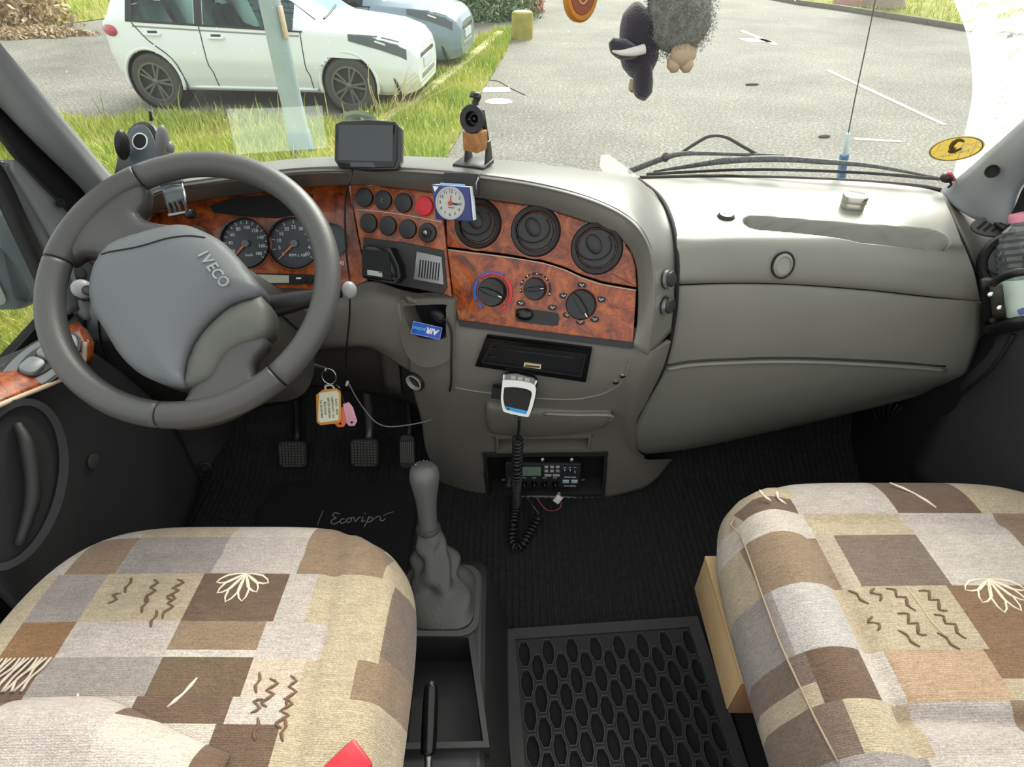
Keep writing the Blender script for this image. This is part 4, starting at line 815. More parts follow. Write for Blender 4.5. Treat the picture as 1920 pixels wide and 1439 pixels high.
for x, y in ((977, 569), (1036, 577), (1091, 535), (1057, 555), (1127, 562), (1064, 591), (1115, 599), (1088, 604)):
    P = fp(x, y, .006); e = prism('icon_window', circ(.0082, 18, sy=.62), .0018, moved(FM, P), BLACK, pb3, bev=.0006); ring('icon_rim', circ(.0098, 18, sy=.66), circ(.0084, 18, sy=.64), .0012, moved(FM, P), WOOD, e)
    for dx, dy in ((-.0025, .001), (0, -.001), (.0025, .001)): box('icon_print', moved(FM, P) @ Matrix.Translation((dx, dy, .0019)), (.0022, .0015, .0004), PRINT, e)
sp_ = [fl(*q) for q in ((968, 586), (974, 578), (1040, 586), (1049, 593), (1048, 604), (1040, 611), (976, 603), (968, 596))]
sl_ = prism('slider_slot', smooth2(sp_ + [sp_[0]], 3)[:-1], .0012, FM, GREYX, pb3, z0=.0055); sphere('slider_knob', FPM(983, 590, .010) @ Matrix.Diagonal((.016, .011, .008, 1)), GLOSSB, sl_, 16)
# --- instrument cluster
ci = fpanel('instrument_panel', [(262, 440), (292, 400), (380, 374), (480, 362), (560, 352), (655, 346), (668, 420), (690, 528), (640, 545), (520, 540), (430, 535), (330, 500)], .006, WOOD, plane='c', bev=.002)
fpanel('hood_slot', [(396, 388), (440, 372), (520, 366), (590, 366), (575, 404), (520, 410), (450, 406), (405, 400)], .004, BLACKM, off=.005, plane='c', parent=ci, bev=0)
DIAL = M('dial_face', '#3c4145', .35); NEED = M('needle_orange', '#e07050', .5)
def gauge(x, y, rpx, nums, a0, a1, needle, unit, nm):
    P = cp(x, y, .006); r = mm(rpx, P); Mx = moved(CM, P)
    g = lathe(nm, [(r * 1.0, -.002), (r * 1.0, .001), (0, .001)], Mx, DIAL, ci, seg=40)
    ring('bezel', circ(r * 1.06, 40), circ(r * 1.0, 40), .011, Mx, GLOSSB, g); ring('bezel_lip', circ(r * 1.10, 40), circ(r * 1.05, 40), .005, Mx, M('rim_copper', '#b06a44', .25), g)
    k = len(nums)
    for i, s in enumerate(nums):
        a = math.radians(a0 + (a1 - a0) * i / (k - 1)); box('tick', Mx @ Matrix.Rotation(a, 4, 'Z') @ Matrix.Translation((r * .88, 0, .0014)), (r * .14, .0010, .0003), PRINT, g)
        if s: text('number', s, r * .20, Mx @ Matrix.Translation((r * .66 * math.cos(a), r * .66 * math.sin(a), .0014)), PRINT, g)
    if needle is not None:
        q = Mx @ Matrix.Rotation(math.radians(needle), 4, 'Z'); prism('needle', [(0, -r * .05), (r * .80, -r * .015), (r * .80, r * .015), (0, r * .05)], .0015, q, NEED, g, z0=.004); lathe('needle_hub', [(r * .16, .003), (r * .15, .007), (0, .0075)], Mx, M('hub_grey', '#6c7078', .5), g, seg=18)
    if unit: text('unit', unit, r * .16, Mx @ Matrix.Translation((r * .1, -r * .48, .0014)), PRINT, g)
    return g
gauge(370, 458, 30, [], 0, 0, None, '', 'side_gauge')
gauge(462, 457, 44, ['', '20', '', '40', '', '60', '', '80', '', '100', '', '120', '', '140', '', '160', '', '180'], 225, -40, 228, 'km/h', 'speedometer')
gauge(553, 457, 45, ['0', '5', '10', '15', '20', '25', '30', '35', '40', '45', '50'], 222, -40, 224, 'RPM x 100', 'rev_counter')
gauge(622, 452, 30, [], 0, 0, None, '', 'side_gauge')
dsp = fpanel('trip_display', [(455, 512), (610, 516), (608, 532), (450, 536)], .003, M('display_black', '#26292b', .2), off=.006, plane='c', parent=ci, bev=0)
fpanel('lcd', [(480, 515), (545, 517), (545, 531), (478, 531)], .001, M('lcd_grey', '#b6b8a4', .3), off=.009, plane='c', parent=dsp, bev=0)
for x in (570, 582): lathe('trip_button', [(.005, 0), (.005, .003), (0, .003)], CPM(x, 525, .009), BLACKM, dsp, seg=12)
box('print', CPM(560, 522, .0092), (.010, .003, .0003), PRINT, dsp)
text('number', '90', .011, CPM(640, 494, .007), PRINT, ci)
# --- driver lower dash
HP = [[(748, 570), (842, 566), (842, 642), (790, 642), (764, 626)], [(918, 638), (1102, 659), (1092, 706), (902, 678)], [(928, 820), (1108, 818), (1104, 845), (931, 849)], [(907, 853), (1138, 852), (1132, 930), (913, 933)]]
R = sgrid([[atY(*q) for q in r] for r in (((520, 532, 1.06), (640, 538, 1.03), (700, 528, 1.005), (760, 545, .985), (850, 562, .935)), ((520, 580, 1.02), (640, 578, .985), (700, 570, .97), (750, 580, .96), (850, 604, .915)), ((520, 640, 1.02), (640, 640, .98), (700, 640, .965), (770, 655, .95), (850, 660, .915)), ((520, 662, 1.05), (640, 652, 1.0), (700, 655, .985), (775, 700, .96), (850, 725, .93)))], 14, 12)
solid(gridmesh('knee_panel', R, M('console_grey', '#6d6a62', .55), DB, skip=holes(R, HP)), .008)
fb = thing('fuse_cover', 'dark cover under the dashboard right of the ignition key', 'cover panel')
R = sgrid([[atY(*q) for q in r] for r in (((560, 640, 1.07), (640, 645, 1.04), (720, 648, 1.02), (790, 700, .985)), ((570, 690, 1.06), (650, 695, 1.03), (730, 705, 1.01), (800, 740, .98)), ((580, 725, 1.07), (660, 735, 1.05), (740, 748, 1.03), (810, 775, 1.0)))], 5, 5)
solid(gridmesh('panel', R, M('brownish_black', '#2c2925', .6), fb), .008); R = sgrid([[atY(*q) for q in r] for r in (((712, 655, .995), (745, 660, .985)), ((722, 735, 1.0), (752, 740, .99)))], 3, 4); solid(gridmesh('strap', R, GREYD, fb), .006)
# left end of the dash (behind the wheel)
R = sgrid([[atY(*q) for q in r] for r in (((135, 470, 1.12), (190, 440, 1.14), (262, 400, 1.12), (330, 400, 1.1)), ((150, 530, 1.02), (200, 520, 1.03), (270, 500, 1.03), (340, 480, 1.04)), ((162, 600, .97), (210, 600, .98), (280, 600, 1.0), (350, 600, 1.02)), ((165, 640, .985), (215, 640, .99), (280, 640, 1.0), (350, 640, 1.03)))], 5, 5)
solid(gridmesh('end_panel', R, M('pale_grey_plastic', '#8b8f92', .5, bump=(1100, .2, .0006)), DB), .008)
vp = atY(150, 500, 1.03); vent(vp, frame(vp + Vector((.02, -.03, .0)), (1, .3, 0), (.35, -.85, .4)), .05, DB, rot=.4)
R = sgrid([[atY(*q) for q in r] for r in (((165, 642, .985), (280, 642, 1.0), (400, 642, 1.04), (540, 660, 1.06)), ((180, 720, .98), (290, 720, 1.0), (400, 720, 1.03), (540, 715, 1.06)), ((230, 790, 1.05), (320, 790, 1.06), (420, 780, 1.08), (560, 750, 1.1)))], 5, 5)
solid(gridmesh('knee_bolster', R, M('brownish_black', '#2c2925', .6), DB), .008)
tube('bolster_seam', [atY(*q) for q in ((185, 600, .965), (190, 642, .975), (205, 690, .972))], .002, BLACKM, DB, seg=5)
# --- centre console
co = [[fp(760, 556, -.004), fp(850, 600, -.003), fp(1000, 622, -.003), fp(1110, 638, -.003), fp(1188, 648, -.003), atY(1218, 660, .838), atY(1258, 640, .88)],
      [atY(*q) for q in ((764, 625, .955), (850, 640, .905), (1000, 660, .872), (1110, 674, .848), (1188, 674, .836), (1220, 676, .838), (1250, 672, .884))],
      [atY(*q) for q in ((768, 690, .945), (850, 690, .898), (1000, 708, .866), (1110, 718, .846), (1180, 702, .838), (1212, 704, .842), (1240, 700, .888))],
      [atY(*q) for q in ((775, 735, .948), (850, 730, .902), (1000, 750, .876), (1110, 748, .858), (1165, 728, .848), (1195, 740, .855), (1214, 752, .896))],
      [atY(*q) for q in ((790, 790, .965), (860, 790, .93), (1000, 792, .905), (1110, 785, .888), (1160, 772, .88), (1180, 790, .89), (1192, 800, .912))],
      [atY(*q) for q in ((800, 850, .985), (865, 842, .955), (1000, 838, .94), (1110, 832, .93), (1160, 830, .93), (1182, 845, .945), (1202, 858, .97))],
      [atY(*q) for q in ((830, 915, 1.02), (895, 936, .985), (1000, 938, .965), (1110, 938, .965), (1185, 924, .97), (1225, 905, .99), (1262, 862, 1.06))]]
R = sgrid(co, 16, 14); CONF = gridmesh('centre_console', R, M('console_grey', '#6d6a62', .55, bump=(1100, .25, .0006)), DB, skip=holes(R, HP)); CONH = mk('tmp', [v for r in R for v in r], [(i * len(R[0]) + j, i * len(R[0]) + j + 1, (i + 1) * len(R[0]) + j + 1, (i + 1) * len(R[0]) + j) for i in range(len(R) - 1) for j in range(len(R[0]) - 1)], GREY); onto(CONH, 900, 700); solid(CONF, .008)
tube('console_seam', [onto(CONH, *q, .001) for q in ((852, 726), (890, 733), (930, 738), (965, 743), (1000, 746), (1040, 748), (1080, 748), (1105, 744), (1130, 738), (1150, 728), (1165, 716), (1175, 695), (1182, 672))], .002, GREY, DB, seg=6)
SKM = frame(onto(CONH, 780, 714, .001), (1, 0, 0), hit(CONH, 780, 714)[1])
sk_ = lathe('power_socket', [(.022, 0), (.022, .006), (.0205, .008), (.018, .006), (.017, -.015), (0, -.016)], SKM, BLACK, DB, seg=24)
ring('socket_ring', circ(.0180, 24), circ(.0162, 24), .009, SKM, M('socket_rim', '#c9c9c4', .4, metal=.3), sk_)
# ashtray drawer bulging from the console
R = sgrid([[onto(CONH, *q, o_) for q in r] for r, o_ in ((((914, 752), (960, 760), (1010, 764), (1080, 768), (1145, 768)), .0), (((914, 757), (960, 764), (1010, 768), (1080, 771), (1144, 771)), .012), (((914, 775), (960, 782), (1010, 786), (1080, 787), (1138, 784)), .014), (((918, 800), (960, 806), (1010, 808), (1080, 804), (1130, 794)), .010), (((926, 814), (965, 819), (1010, 820), (1070, 815), (1118, 803)), .0))], 5, 5)
dr = solid(gridmesh('drawer_front', R, M('console_grey', '#6d6a62', .55), DB), .008); tube('drawer_lip', [onto(CONH, *q, .011) for q in ((1020, 767), (1080, 769), (1130, 769), (1146, 772), (1141, 780))], .004, GREY, dr, seg=6)
lab(dr, 'bulging grey drawer front below the radio')
for x, y in ((1154, 716), (1167, 704)): lathe('screw', [(.005, 0), (.005, .003), (.003, .004), (0, .004)], frame(onto(CONH, x, y), (1, 0, 0), hit(CONH, x, y)[1]), CHROME, DB, seg=12)
for x, y in ((1248, 524), (1246, 572)):
    kk = lathe('key_switch', [(.016, 0), (.016, .008), (.0135, .010), (.012, .016), (.008, .017), (0, .017)], frame(onto(HOOD, x, y, -.002), (0, 1, 0), hit(HOOD, x, y)[1]), GREYX, DB, seg=22); ring('chrome_ring', circ(.0165, 22), circ(.0135, 22), .006, frame(onto(HOOD, x, y, -.002), (0, 1, 0), hit(HOOD, x, y)[1]), CHROME, kk, z0=.006)
# cubby holding the blue box
CUo, CUn = plane3(CONH, (770, 610), (845, 580), (840, 670), .006); CUM = frame(CUo, (1, -.22, 0), CUn); CUI = CUM.inverted()
def cu(x, y): v = CUI @ atP(x, y, CUo, CUM.to_3x3() @ Vector((0, 0, 1))); return (v.x, v.y)
op = [cu(*q) for q in ((754, 577), (764, 574), (832, 571), (836, 580), (836, 620), (833, 636), (790, 634), (772, 622), (758, 594))]
ou = [cu(*q) for q in ((738, 570), (750, 562), (845, 562), (850, 575), (850, 640), (848, 672), (800, 690), (764, 668), (742, 600))]
op = smooth2(op + [op[0]], 3)[:-1]; ou = smooth2(ou + [ou[0]], 3)[:-1]
cb = ring('cubby_surround', ou, op, .045, CUM, M('console_grey', '#6d6a62', .55), DB, z0=-.045); prism('cubby_back', op, .002, CUM, BLACKM, cb, z0=-.042)
# DIN slot
RO, RN_ = plane3(CONH, (905, 660), (1100, 665), (1000, 700), .004); RM = frame(RO, (.97, -.17, 0), RN_); RI = RM.inverted(); RN = RM.to_3x3() @ Vector((0, 0, 1))
def rl(x, y): v = RI @ atP(x, y, RO, RN); return (v.x, v.y)
rad_ = thing('radio_slot', 'empty black radio slot with faceplate removed in the centre console', 'car radio')
oo = [rl(*q) for q in ((912, 631), (1110, 654), (1099, 714), (892, 684))]; ii = [rl(*q) for q in ((922, 640), (1101, 661), (1091, 706), (903, 679))]; i2 = [rl(*q) for q in ((927, 644), (1097, 664), (1087, 702), (908, 676))]
ring('bezel', oo, ii, .014, RM, GLOSSB, rad_, z0=-.008); prism('backplate', ii, .003, RM, M('radio_black', '#15171a', .35), rad_, z0=-.004); ring('inner_frame', ii, i2, .006, RM, BLACK, rad_, z0=-.002)
prism('slot_line', [rl(*q) for q in ((950, 655), (1078, 670), (1078, 672), (950, 657))], .002, RM, GREYX, rad_, z0=-.001)
cn = prism('connector', [rl(*q) for q in ((983, 680), (1015, 684), (1014, 692), (982, 688))], .003, RM, M('connector_cream', '#c9c0a0', .5), rad_, z0=-.001); prism('contacts', [rl(*q) for q in ((986, 683), (1012, 686), (1012, 689), (985, 686))], .001, RM, M('contact_brown', '#5d3a22', .5), cn, z0=.002)
for x, y in ((925, 653), (924, 668)): prism('clip', [rl(x - 6, y - 2), rl(x + 7, y - 1), rl(x + 7, y + 3), rl(x - 6, y + 2)], .003, RM, BLACKM, rad_, z0=-.001)
# shelf slot and CB bay
def bay(name, px, F, depth, mat, wall=7, nrm=(0, -.97, .2), z0=None, lip=None):
    o, n3 = plane3(CONH, px[3], px[2], ((px[0][0] + px[1][0]) / 2, px[0][1]), .004); Mx = frame(o, (1, 0, 0), n3); Ii = Mx.inverted(); N = Mx.to_3x3() @ Vector((0, 0, 1))
    def l(x, y): v = Ii @ atP(x, y, o, N); return (v.x, v.y)
    cx = sum(q[0] for q in px) / 4; inn = [l(*q) for q in px]; out = [l(q[0] + (wall if q[0] > cx else -wall), q[1] + (wall if i > 1 else -wall)) for i, q in enumerate(px)]
    r = ring(name, out, inn, depth, Mx, mat, DB, z0=-depth); prism('back', inn, .002, Mx, BLACKM, r, z0=-depth); return r, Mx, l
bay('shelf_slot', [(934, 824), (1104, 822), (1100, 842), (936, 846)], .925, .05, M('console_grey', '#6d6a62', .55), 5)
b2, CBM_, cbl = bay('radio_bay', [(912, 858), (1134, 856), (1128, 926), (918, 930)], .940, .05, GREYX, 6)

bpy.data.objects.remove(CONH)
# ============================================================ STEERING WHEEL
tl_, yw_ = math.radians(53.3), math.radians(3.4)
WN = Vector((math.sin(yw_) * math.cos(tl_), -math.cos(yw_) * math.cos(tl_), math.sin(tl_))); WC = Vector((-.4455, .7213, .7465))
WM = frame(WC, (1, .06, 0), WN); WI = WM.inverted()
SWh = thing('steering_wheel', 'large grey two-spoke steering wheel turned to the right', 'steering wheel', loc=WC)
W0 = moved(WM, (0, 0, 0))
def wl(x, y, off=0.0): v = WI @ atP(x, y, WC + WN * off, WN); return Vector((v.x, v.y, 0))
RC, RT = .1875, .0178
an = {k: math.atan2(wl(*q).y, wl(*q).x) for k, q in dict(a=(262, 332), b=(80, 485), c=(298, 800), d=(520, 705)).items()}
def rimpart(a0, a1, r, mat, nm, n=40):
    P = [(RC * math.cos(a), RC * math.sin(a)) for a in np.linspace(a0, a1, n)]; V = []; F = []; sg = 14
    for i, a in enumerate(np.linspace(a0, a1, n)):
        for j in range(sg):
            t = 2 * math.pi * j / sg; V.append(W0 @ Vector(((RC + r * math.cos(t)) * math.cos(a), (RC + r * math.cos(t)) * math.sin(a), r * 1.08 * math.sin(t))))
    for i in range(n - 1):
        for j in range(sg): F.append((i * sg + j, (i + 1) * sg + j, (i + 1) * sg + (j + 1) % sg, i * sg + (j + 1) % sg))
    F += [tuple(range(sg)), tuple((n - 1) * sg + j for j in range(sg))[::-1]]
    return mk(nm, V, F, mat, SWh)
A_ = {k: v % (2 * math.pi) for k, v in an.items()}
def span(a, b): b = b if b > a else b + 2 * math.pi; return a, b
g_ = .008
LE2 = M('wheel_grip_smooth', '#474644', .38, bump=(500, .15, .0006))
for a, b, m_, nm, rr in ((A_['a'], A_['b'], LE2, 'rim_spoke_section', RT * 1.03), (A_['b'], A_['c'], LEATHER, 'rim_grip', RT), (A_['c'], A_['d'], LE2, 'rim_spoke_section', RT * 1.03), (A_['d'], A_['a'], LEATHER, 'rim_grip', RT)):
    a0, b0 = span(a, b); rimpart(a0 + g_, b0 - g_, rr, m_, nm, 48)
rimpart(0, 2 * math.pi, RT * .93, BLACKM, 'rim_core', 72)
from mathutils.geometry import delaunay_2d_cdt
def dome(P, fz, cell):
    '''triangulated top over the outline P: points on a grid, height by distance to the outline'''
    n = len(P); A = np.array([[p[0], p[1]] for p in P]); mn, mx = A.min(0), A.max(0); gx, gy = np.meshgrid(np.arange(mn[0], mx[0], cell), np.arange(mn[1], mx[1], cell)); g = np.c_[gx.ravel(), gy.ravel()]
    g = g[poly_in([tuple(a) for a in A], g[:, 0], g[:, 1])]
    def dist(q):
        a = A; b = np.roll(A, -1, 0); d_ = b - a; t = np.clip(((q - a) * d_).sum(1) / np.maximum((d_ * d_).sum(1), 1e-12), 0, 1); return np.sqrt((((a + d_ * t[:, None]) - q) ** 2).sum(1).min())
    D = [dist(q) for q in g]; g = [q for q, k in zip(g, D) if k > cell * .45]; D = [k for k in D if k > cell * .45]
    vs2, es, fs, *_ = delaunay_2d_cdt([Vector(a) for a in A] + [Vector(q) for q in g], [(i, (i + 1) % n) for i in range(n)], [], 1, 1e-7)
    return vs2, fs, [0.0 if i < n else D[i - n] if i - n < len(D) else 0.0 for i in range(len(vs2))]
def slab(nm, px, mat, z0, z1, crown=0.0, parent=SWh, bev=.006, sm=4):
    global ZF
    P = [wl(*q) for q in px]; P = crl(P + [P[0]], sm)[:-1] if sm else P; n = len(P)
    v2, fs, D = dome(P, None, .007); z = lambda d: z1 - bev + bev * math.sqrt(max(0, 1 - max(0, 1 - d / (bev * 1.6)) ** 2)) + crown * (1 - math.exp(-(d / .020) ** 1.4))
    A2 = np.array([[p.x, p.y] for p in P]); B2 = np.roll(A2, -1, 0)
    def zf(x, y):
        q = np.array([x, y]); d_ = B2 - A2; t = np.clip(((q - A2) * d_).sum(1) / np.maximum((d_ * d_).sum(1), 1e-12), 0, 1); return z(np.sqrt((((A2 + d_ * t[:, None]) - q) ** 2).sum(1).min()))
    ZF = zf
    V = [W0 @ Vector((q.x, q.y, z(d))) for q, d in zip(v2, D)]; k = len(V); F = [tuple(f) for f in fs]
    V += [W0 @ Vector((p.x, p.y, z0)) for p in P]; F += [(i, (i + 1) % n, k + (i + 1) % n, k + i) for i in range(n)] + [tuple(k + i for i in range(n))[::-1]]
    o = mk(nm, V, F, mat, parent)
    bm = bmesh.new(); bm.from_mesh(o.data); bmesh.ops.recalc_face_normals(bm, faces=bm.faces); bm.to_mesh(o.data); bm.free(); return o
slab('spoke', [(262, 328), (272, 352), (268, 380), (256, 398), (278, 416), (330, 428), (340, 470), (235, 500), (205, 486), (182, 478), (150, 476), (124, 490), (92, 482), (88, 470), (120, 420), (170, 370), (220, 340)], LE2, -.022, .006, .004, sm=3)
slab('spoke', [(360, 720), (352, 742), (338, 762), (318, 772), (300, 784), (310, 800), (360, 800), (430, 780), (500, 735), (520, 712), (505, 700), (480, 714), (473, 695), (478, 672), (500, 640), (470, 590), (420, 620), (380, 680)], LE2, -.022, .006, .004, sm=3)
HZ = None
hub = slab('airbag_cover', [(178, 560), (180, 525), (196, 486), (222, 462), (262, 447), (318, 432), (352, 430), (384, 440), (430, 466), (476, 520), (492, 556), (440, 574), (396, 610), (364, 656), (352, 700), (352, 728), (310, 722), (270, 704), (235, 670), (208, 626), (186, 590)], HUBM, -.03, .018, .014)
HZ = ZF
slab('hub_pad', [(494, 560), (508, 584), (506, 622), (486, 640), (458, 650), (430, 668), (412, 696), (396, 716), (354, 728), (354, 700), (366, 658), (398, 613), (442, 577)], M('hub_pad_grey', '#55564f', .5, bump=(1500, .3, .0005)), -.03, .014, .010, sm=3)
sm_ = [wl(*q, .022) for q in ((192, 478), (215, 476), (240, 473), (262, 469), (285, 463), (310, 455), (335, 449), (360, 445), (385, 446))]
tube('cover_seam', [W0 @ Vector((q.x, q.y, HZ(q.x, q.y) + .0002)) for q in sm_], .0013, BLACKM, hub, seg=5, n=3)
a_, b_ = wl(378, 474, .03), wl(419, 530, .03); d_ = b_ - a_; ang = math.atan2(d_.y, d_.x)
for i, ch in enumerate('IVECO'):
    c_ = a_.lerp(b_, (.06, .26, .50, .72, .96)[i]); e_ = Vector((-d_.y, d_.x, 0)).normalized() * .006; sl_ = math.atan2(HZ(c_.x + e_.x, c_.y + e_.y) - HZ(c_.x - e_.x, c_.y - e_.y), .012)
    text('lettering', ch, .020, W0 @ Matrix.Translation((c_.x, c_.y, HZ(c_.x, c_.y) + .0002)) @ Matrix.Rotation(ang, 4, 'Z') @ Matrix.Rotation(sl_, 4, 'X'), M('raised_letter', '#8f9290', .4), hub, ext=.0016, bold=.0003)
# ---------------------------------------------------------------- column with stalks
SCo = thing('steering_column', 'dark steering column cowl with two stalks behind the wheel', 'steering column', loc=WC)
CD = -WN; cm = lambda t, x, y: CD * t + (W0.to_3x3() @ Vector((x, y, 0)))
R = []
for t, w, h in ((.035, .052, .055), (.06, .070, .066), (.12, .078, .074), (.20, .082, .085), (.30, .085, .095)):
    R.append([cm(t, w * math.copysign(abs(math.cos(a)) ** .6, math.cos(a)), h * math.copysign(abs(math.sin(a)) ** .6, math.sin(a)) - .01) for a in np.linspace(0, 2 * math.pi, 25)[:-1]])
gridmesh('cowl', R, M('cowl_grey', '#3a3934', .55, bump=(1100, .25, .0006)), SCo, closed_u=True)
tube('cowl_seam', [cm(.045, .06, .0), cm(.10, .0765, .0), cm(.2, .083, .0)], .0022, BLACKM, SCo, seg=5)
s0 = cm(.09, .07, -.004); tipw = atY(655, 544, .80) - WC
tube('wiper_stalk', [s0, s0.lerp(tipw, .35), s0.lerp(tipw, .9)], [.019, .016, .009], BLACK, SCo, seg=12)
tb = s0.lerp(tipw, .45); 
sphere('stalk_knob', Matrix.Translation(tipw) @ Matrix.Diagonal((.0115, .012, .014, 1)), M('stalk_grey', '#9a9c9c', .4), SCo, 16)
s1 = cm(.09, -.07, -.004); t1 = atY(154, 542, .86) - WC
tube('indicator_stalk', [s1, s1.lerp(t1, .5), t1], [.013, .010, .0085], BLACK, SCo, seg=10)
sphere('stalk_knob', Matrix.Translation(t1) @ Matrix.Diagonal((.0165, .015, .016, 1)), M('stalk_grey', '#9a9c9c', .4), SCo, 16)
# ---------------------------------------------------------------- ignition keys with tags
KY = thing('key_ring', 'ignition key with steel ring and three coloured tags', 'keys')
tube('key_blade', [atY(560, 680, .93), atY(600, 690, .90), atY(613, 694, .89)], [.007, .006, .005], STEEL, KY, seg=8)
KF = .885
ringc = atY(617, 706, KF); tube('split_ring', [ringc + Vector((.0135 * math.cos(a), .004 * math.sin(a), .0155 * math.sin(a))) for a in np.linspace(0, 2 * math.pi, 17)[:-1]], .0011, CHROME, KY, seg=6, n=2, closed=True)
kn_ = Vector((.05, -.85, .5)).normalized()
def tagp(px, h, mat, nm, F=KF, off=0): 
    o = atY(620, 760, F); Mx = frame(o, (1, 0, 0), kn_); Ii = Mx.inverted(); return prism(nm, [tuple((Ii @ atP(*q, o, kn_)).xy) for q in px], h, Mx, mat, KY, bev=.0006, z0=off), Mx, Ii, o
t0, TM, TI, TO = tagp([(607, 730), (632, 728), (640, 735), (641, 786), (636, 793), (602, 797), (595, 791), (594, 740)], .0025, M('orange_tag', '#e0962e', .4), 'orange_tag', off=.003)
def tp(x, y): return tuple((TI @ atP(x, y, TO, kn_)).xy)
prism('paper_insert', [tp(*q) for q in ((600, 736), (633, 732), (637, 738), (636, 787), (602, 792), (598, 787))], .0006, TM, M('cream_paper', '#e9e6cc', .7), t0, z0=.0056)
TX = M('dark_green_print', '#26402c', .7)
for i, s in enumerate(('GASOLI - BENZ', 'LUBRIFICANTI - OLI', 'SERVIZIO ENERGIA', 'BOLOGNA', 'Tel. 051/610060')):
    c_ = tp(632.5 - 7.1 * i, 762 + 1.0 * i); text('lettering', s, .0058, TM @ Matrix.Translation((c_[0], c_[1], .0064)) @ Matrix.Rotation(-math.pi / 2 + .03, 4, 'Z'), TX, t0, sx=.84 if i < 3 else .95, bold=.0001, ext=.0001)
tube('tag_loop', [TM @ Vector((tp(*q)[0], tp(*q)[1], .004)) for q in ((612, 731), (611, 724), (622, 722), (628, 729))], .0022, M('clear_tab', '#c9c4b4', .4), t0, seg=6)
t1_, *_ = tagp([(630, 770), (645, 762), (650, 792), (644, 801), (633, 802), (627, 795)], .002, M('coral_tag', '#e8744a', .4), 'coral_tag', off=-.003)
t2_, *_ = tagp([(643, 758), (654, 754), (662, 764), (670, 790), (665, 799), (655, 799), (650, 794)], .002, M('pink_tag', '#e2a0b4', .4), 'pink_tag', off=.0)
for par, (x, y), z in ((t1_, (638, 795), -.0009), (t2_, (660, 792), .0021)):
    c_ = tp(x, y); prism('tag_hole', circ(.0030, 12, c_[0], c_[1], sy=.8), .0003, TM, BLACKM, par, z0=z)
for i in range(2):
    for j in range(5): 
        c_ = tp(652 + 5 * i + 1.2 * j, 766 + 4.5 * j); box('pen_mark', TM @ Matrix.Translation((c_[0], c_[1], .0021)), (.0008, .0028, .0002), M('ochre_pen', '#a07a4a', .6), t2_)
tube('chain_link', [atY(630, 722, KF), atY(637, 728, KF - .004), atY(641, 742, KF), atY(646, 757, KF)], .0012, STEEL, KY, seg=5)
# ---------------------------------------------------------------- loose wires under the dash
def cable(name, P, r, mat, label, cat='cable'):
    return tag(tube(name, P, r, mat, seg=6, n=6), label, cat)
cable('thin_wire', [atY(*q) for q in ((653, 718, .985), (672, 752, .98), (700, 788, .97), (725, 800, .965), (760, 798, .96), (800, 790, .955), (815, 780, .95), (832, 752, .94), (842, 732, .915))], .0016, M('grey_wire', '#8f8f8c', .5), 'thin grey wire looping under the dashboard by the keys')
lathe('wire_clip', [(.003, 0), (.003, .012), (0, .012)], frame(atY(652, 716, .985), (1, 0, 0), (0, -1, 0)), WHITE, bpy.data.objects['thin_wire'], seg=8)
# ---------------------------------------------------------------- pedals
PAD = M('pedal_rubber', '#2d2d2b', .7)
def pedal(nm, px, F, label, rows, cols, arm, tilt=.55):
    o = atY((px[0] + px[1]) / 2, (px[2] + px[3]) / 2, F); Mx = frame((0, 0, 0), (1, 0, 0), (0, -math.cos(tilt), math.sin(tilt))); t = thing(nm, label, 'pedal', loc=o)
    w = (px[1] - px[0]) * (o - CP).dot(FWD) / FPX; h = (px[3] - px[2]) * (o - CP).dot(FWD) / FPX * 1.0
    prism('pad', rrect(w, h, .012), .012, Mx, PAD, t, bev=.003)
    for i in range(cols):
        for j in range(rows):
            if cols > 1 and rows > 1 and (i in (0, cols - 1)) and (j in (0, rows - 1)): continue
            box('tread_block', Mx @ Matrix.Translation(((i - (cols - 1) / 2) * w * .9 / cols, (j - (rows - 1) / 2) * h * .9 / rows, .0135)), (w * .62 / cols, h * .62 / rows, .004), M('tread_rubber', '#55554f', .6), t)
    tube('arm', [(0, .01, 0), (arm[0], .06, h * .5), (arm[1], .11, h + .16)], [.010, .011, .012], BLACK if nm != 'brake_pedal' else M('pedal_arm_steel', '#6b6b68', .4, metal=.6), t, seg=8)
    return t
pedal('clutch_pedal', (525, 577, 826, 876), 1.06, 'dim black clutch pedal, leftmost of the three pedals', 9, 8, (.0, .02))
pedal('brake_pedal', (659, 711, 822, 875), 1.04, 'grid-treaded brake pedal below the key tags', 9, 8, (.005, .008))
pedal('accelerator_pedal', (751, 779, 814, 878), 1.02, 'narrow ribbed accelerator pedal beside the gear lever', 1, 7, (.0, .0))
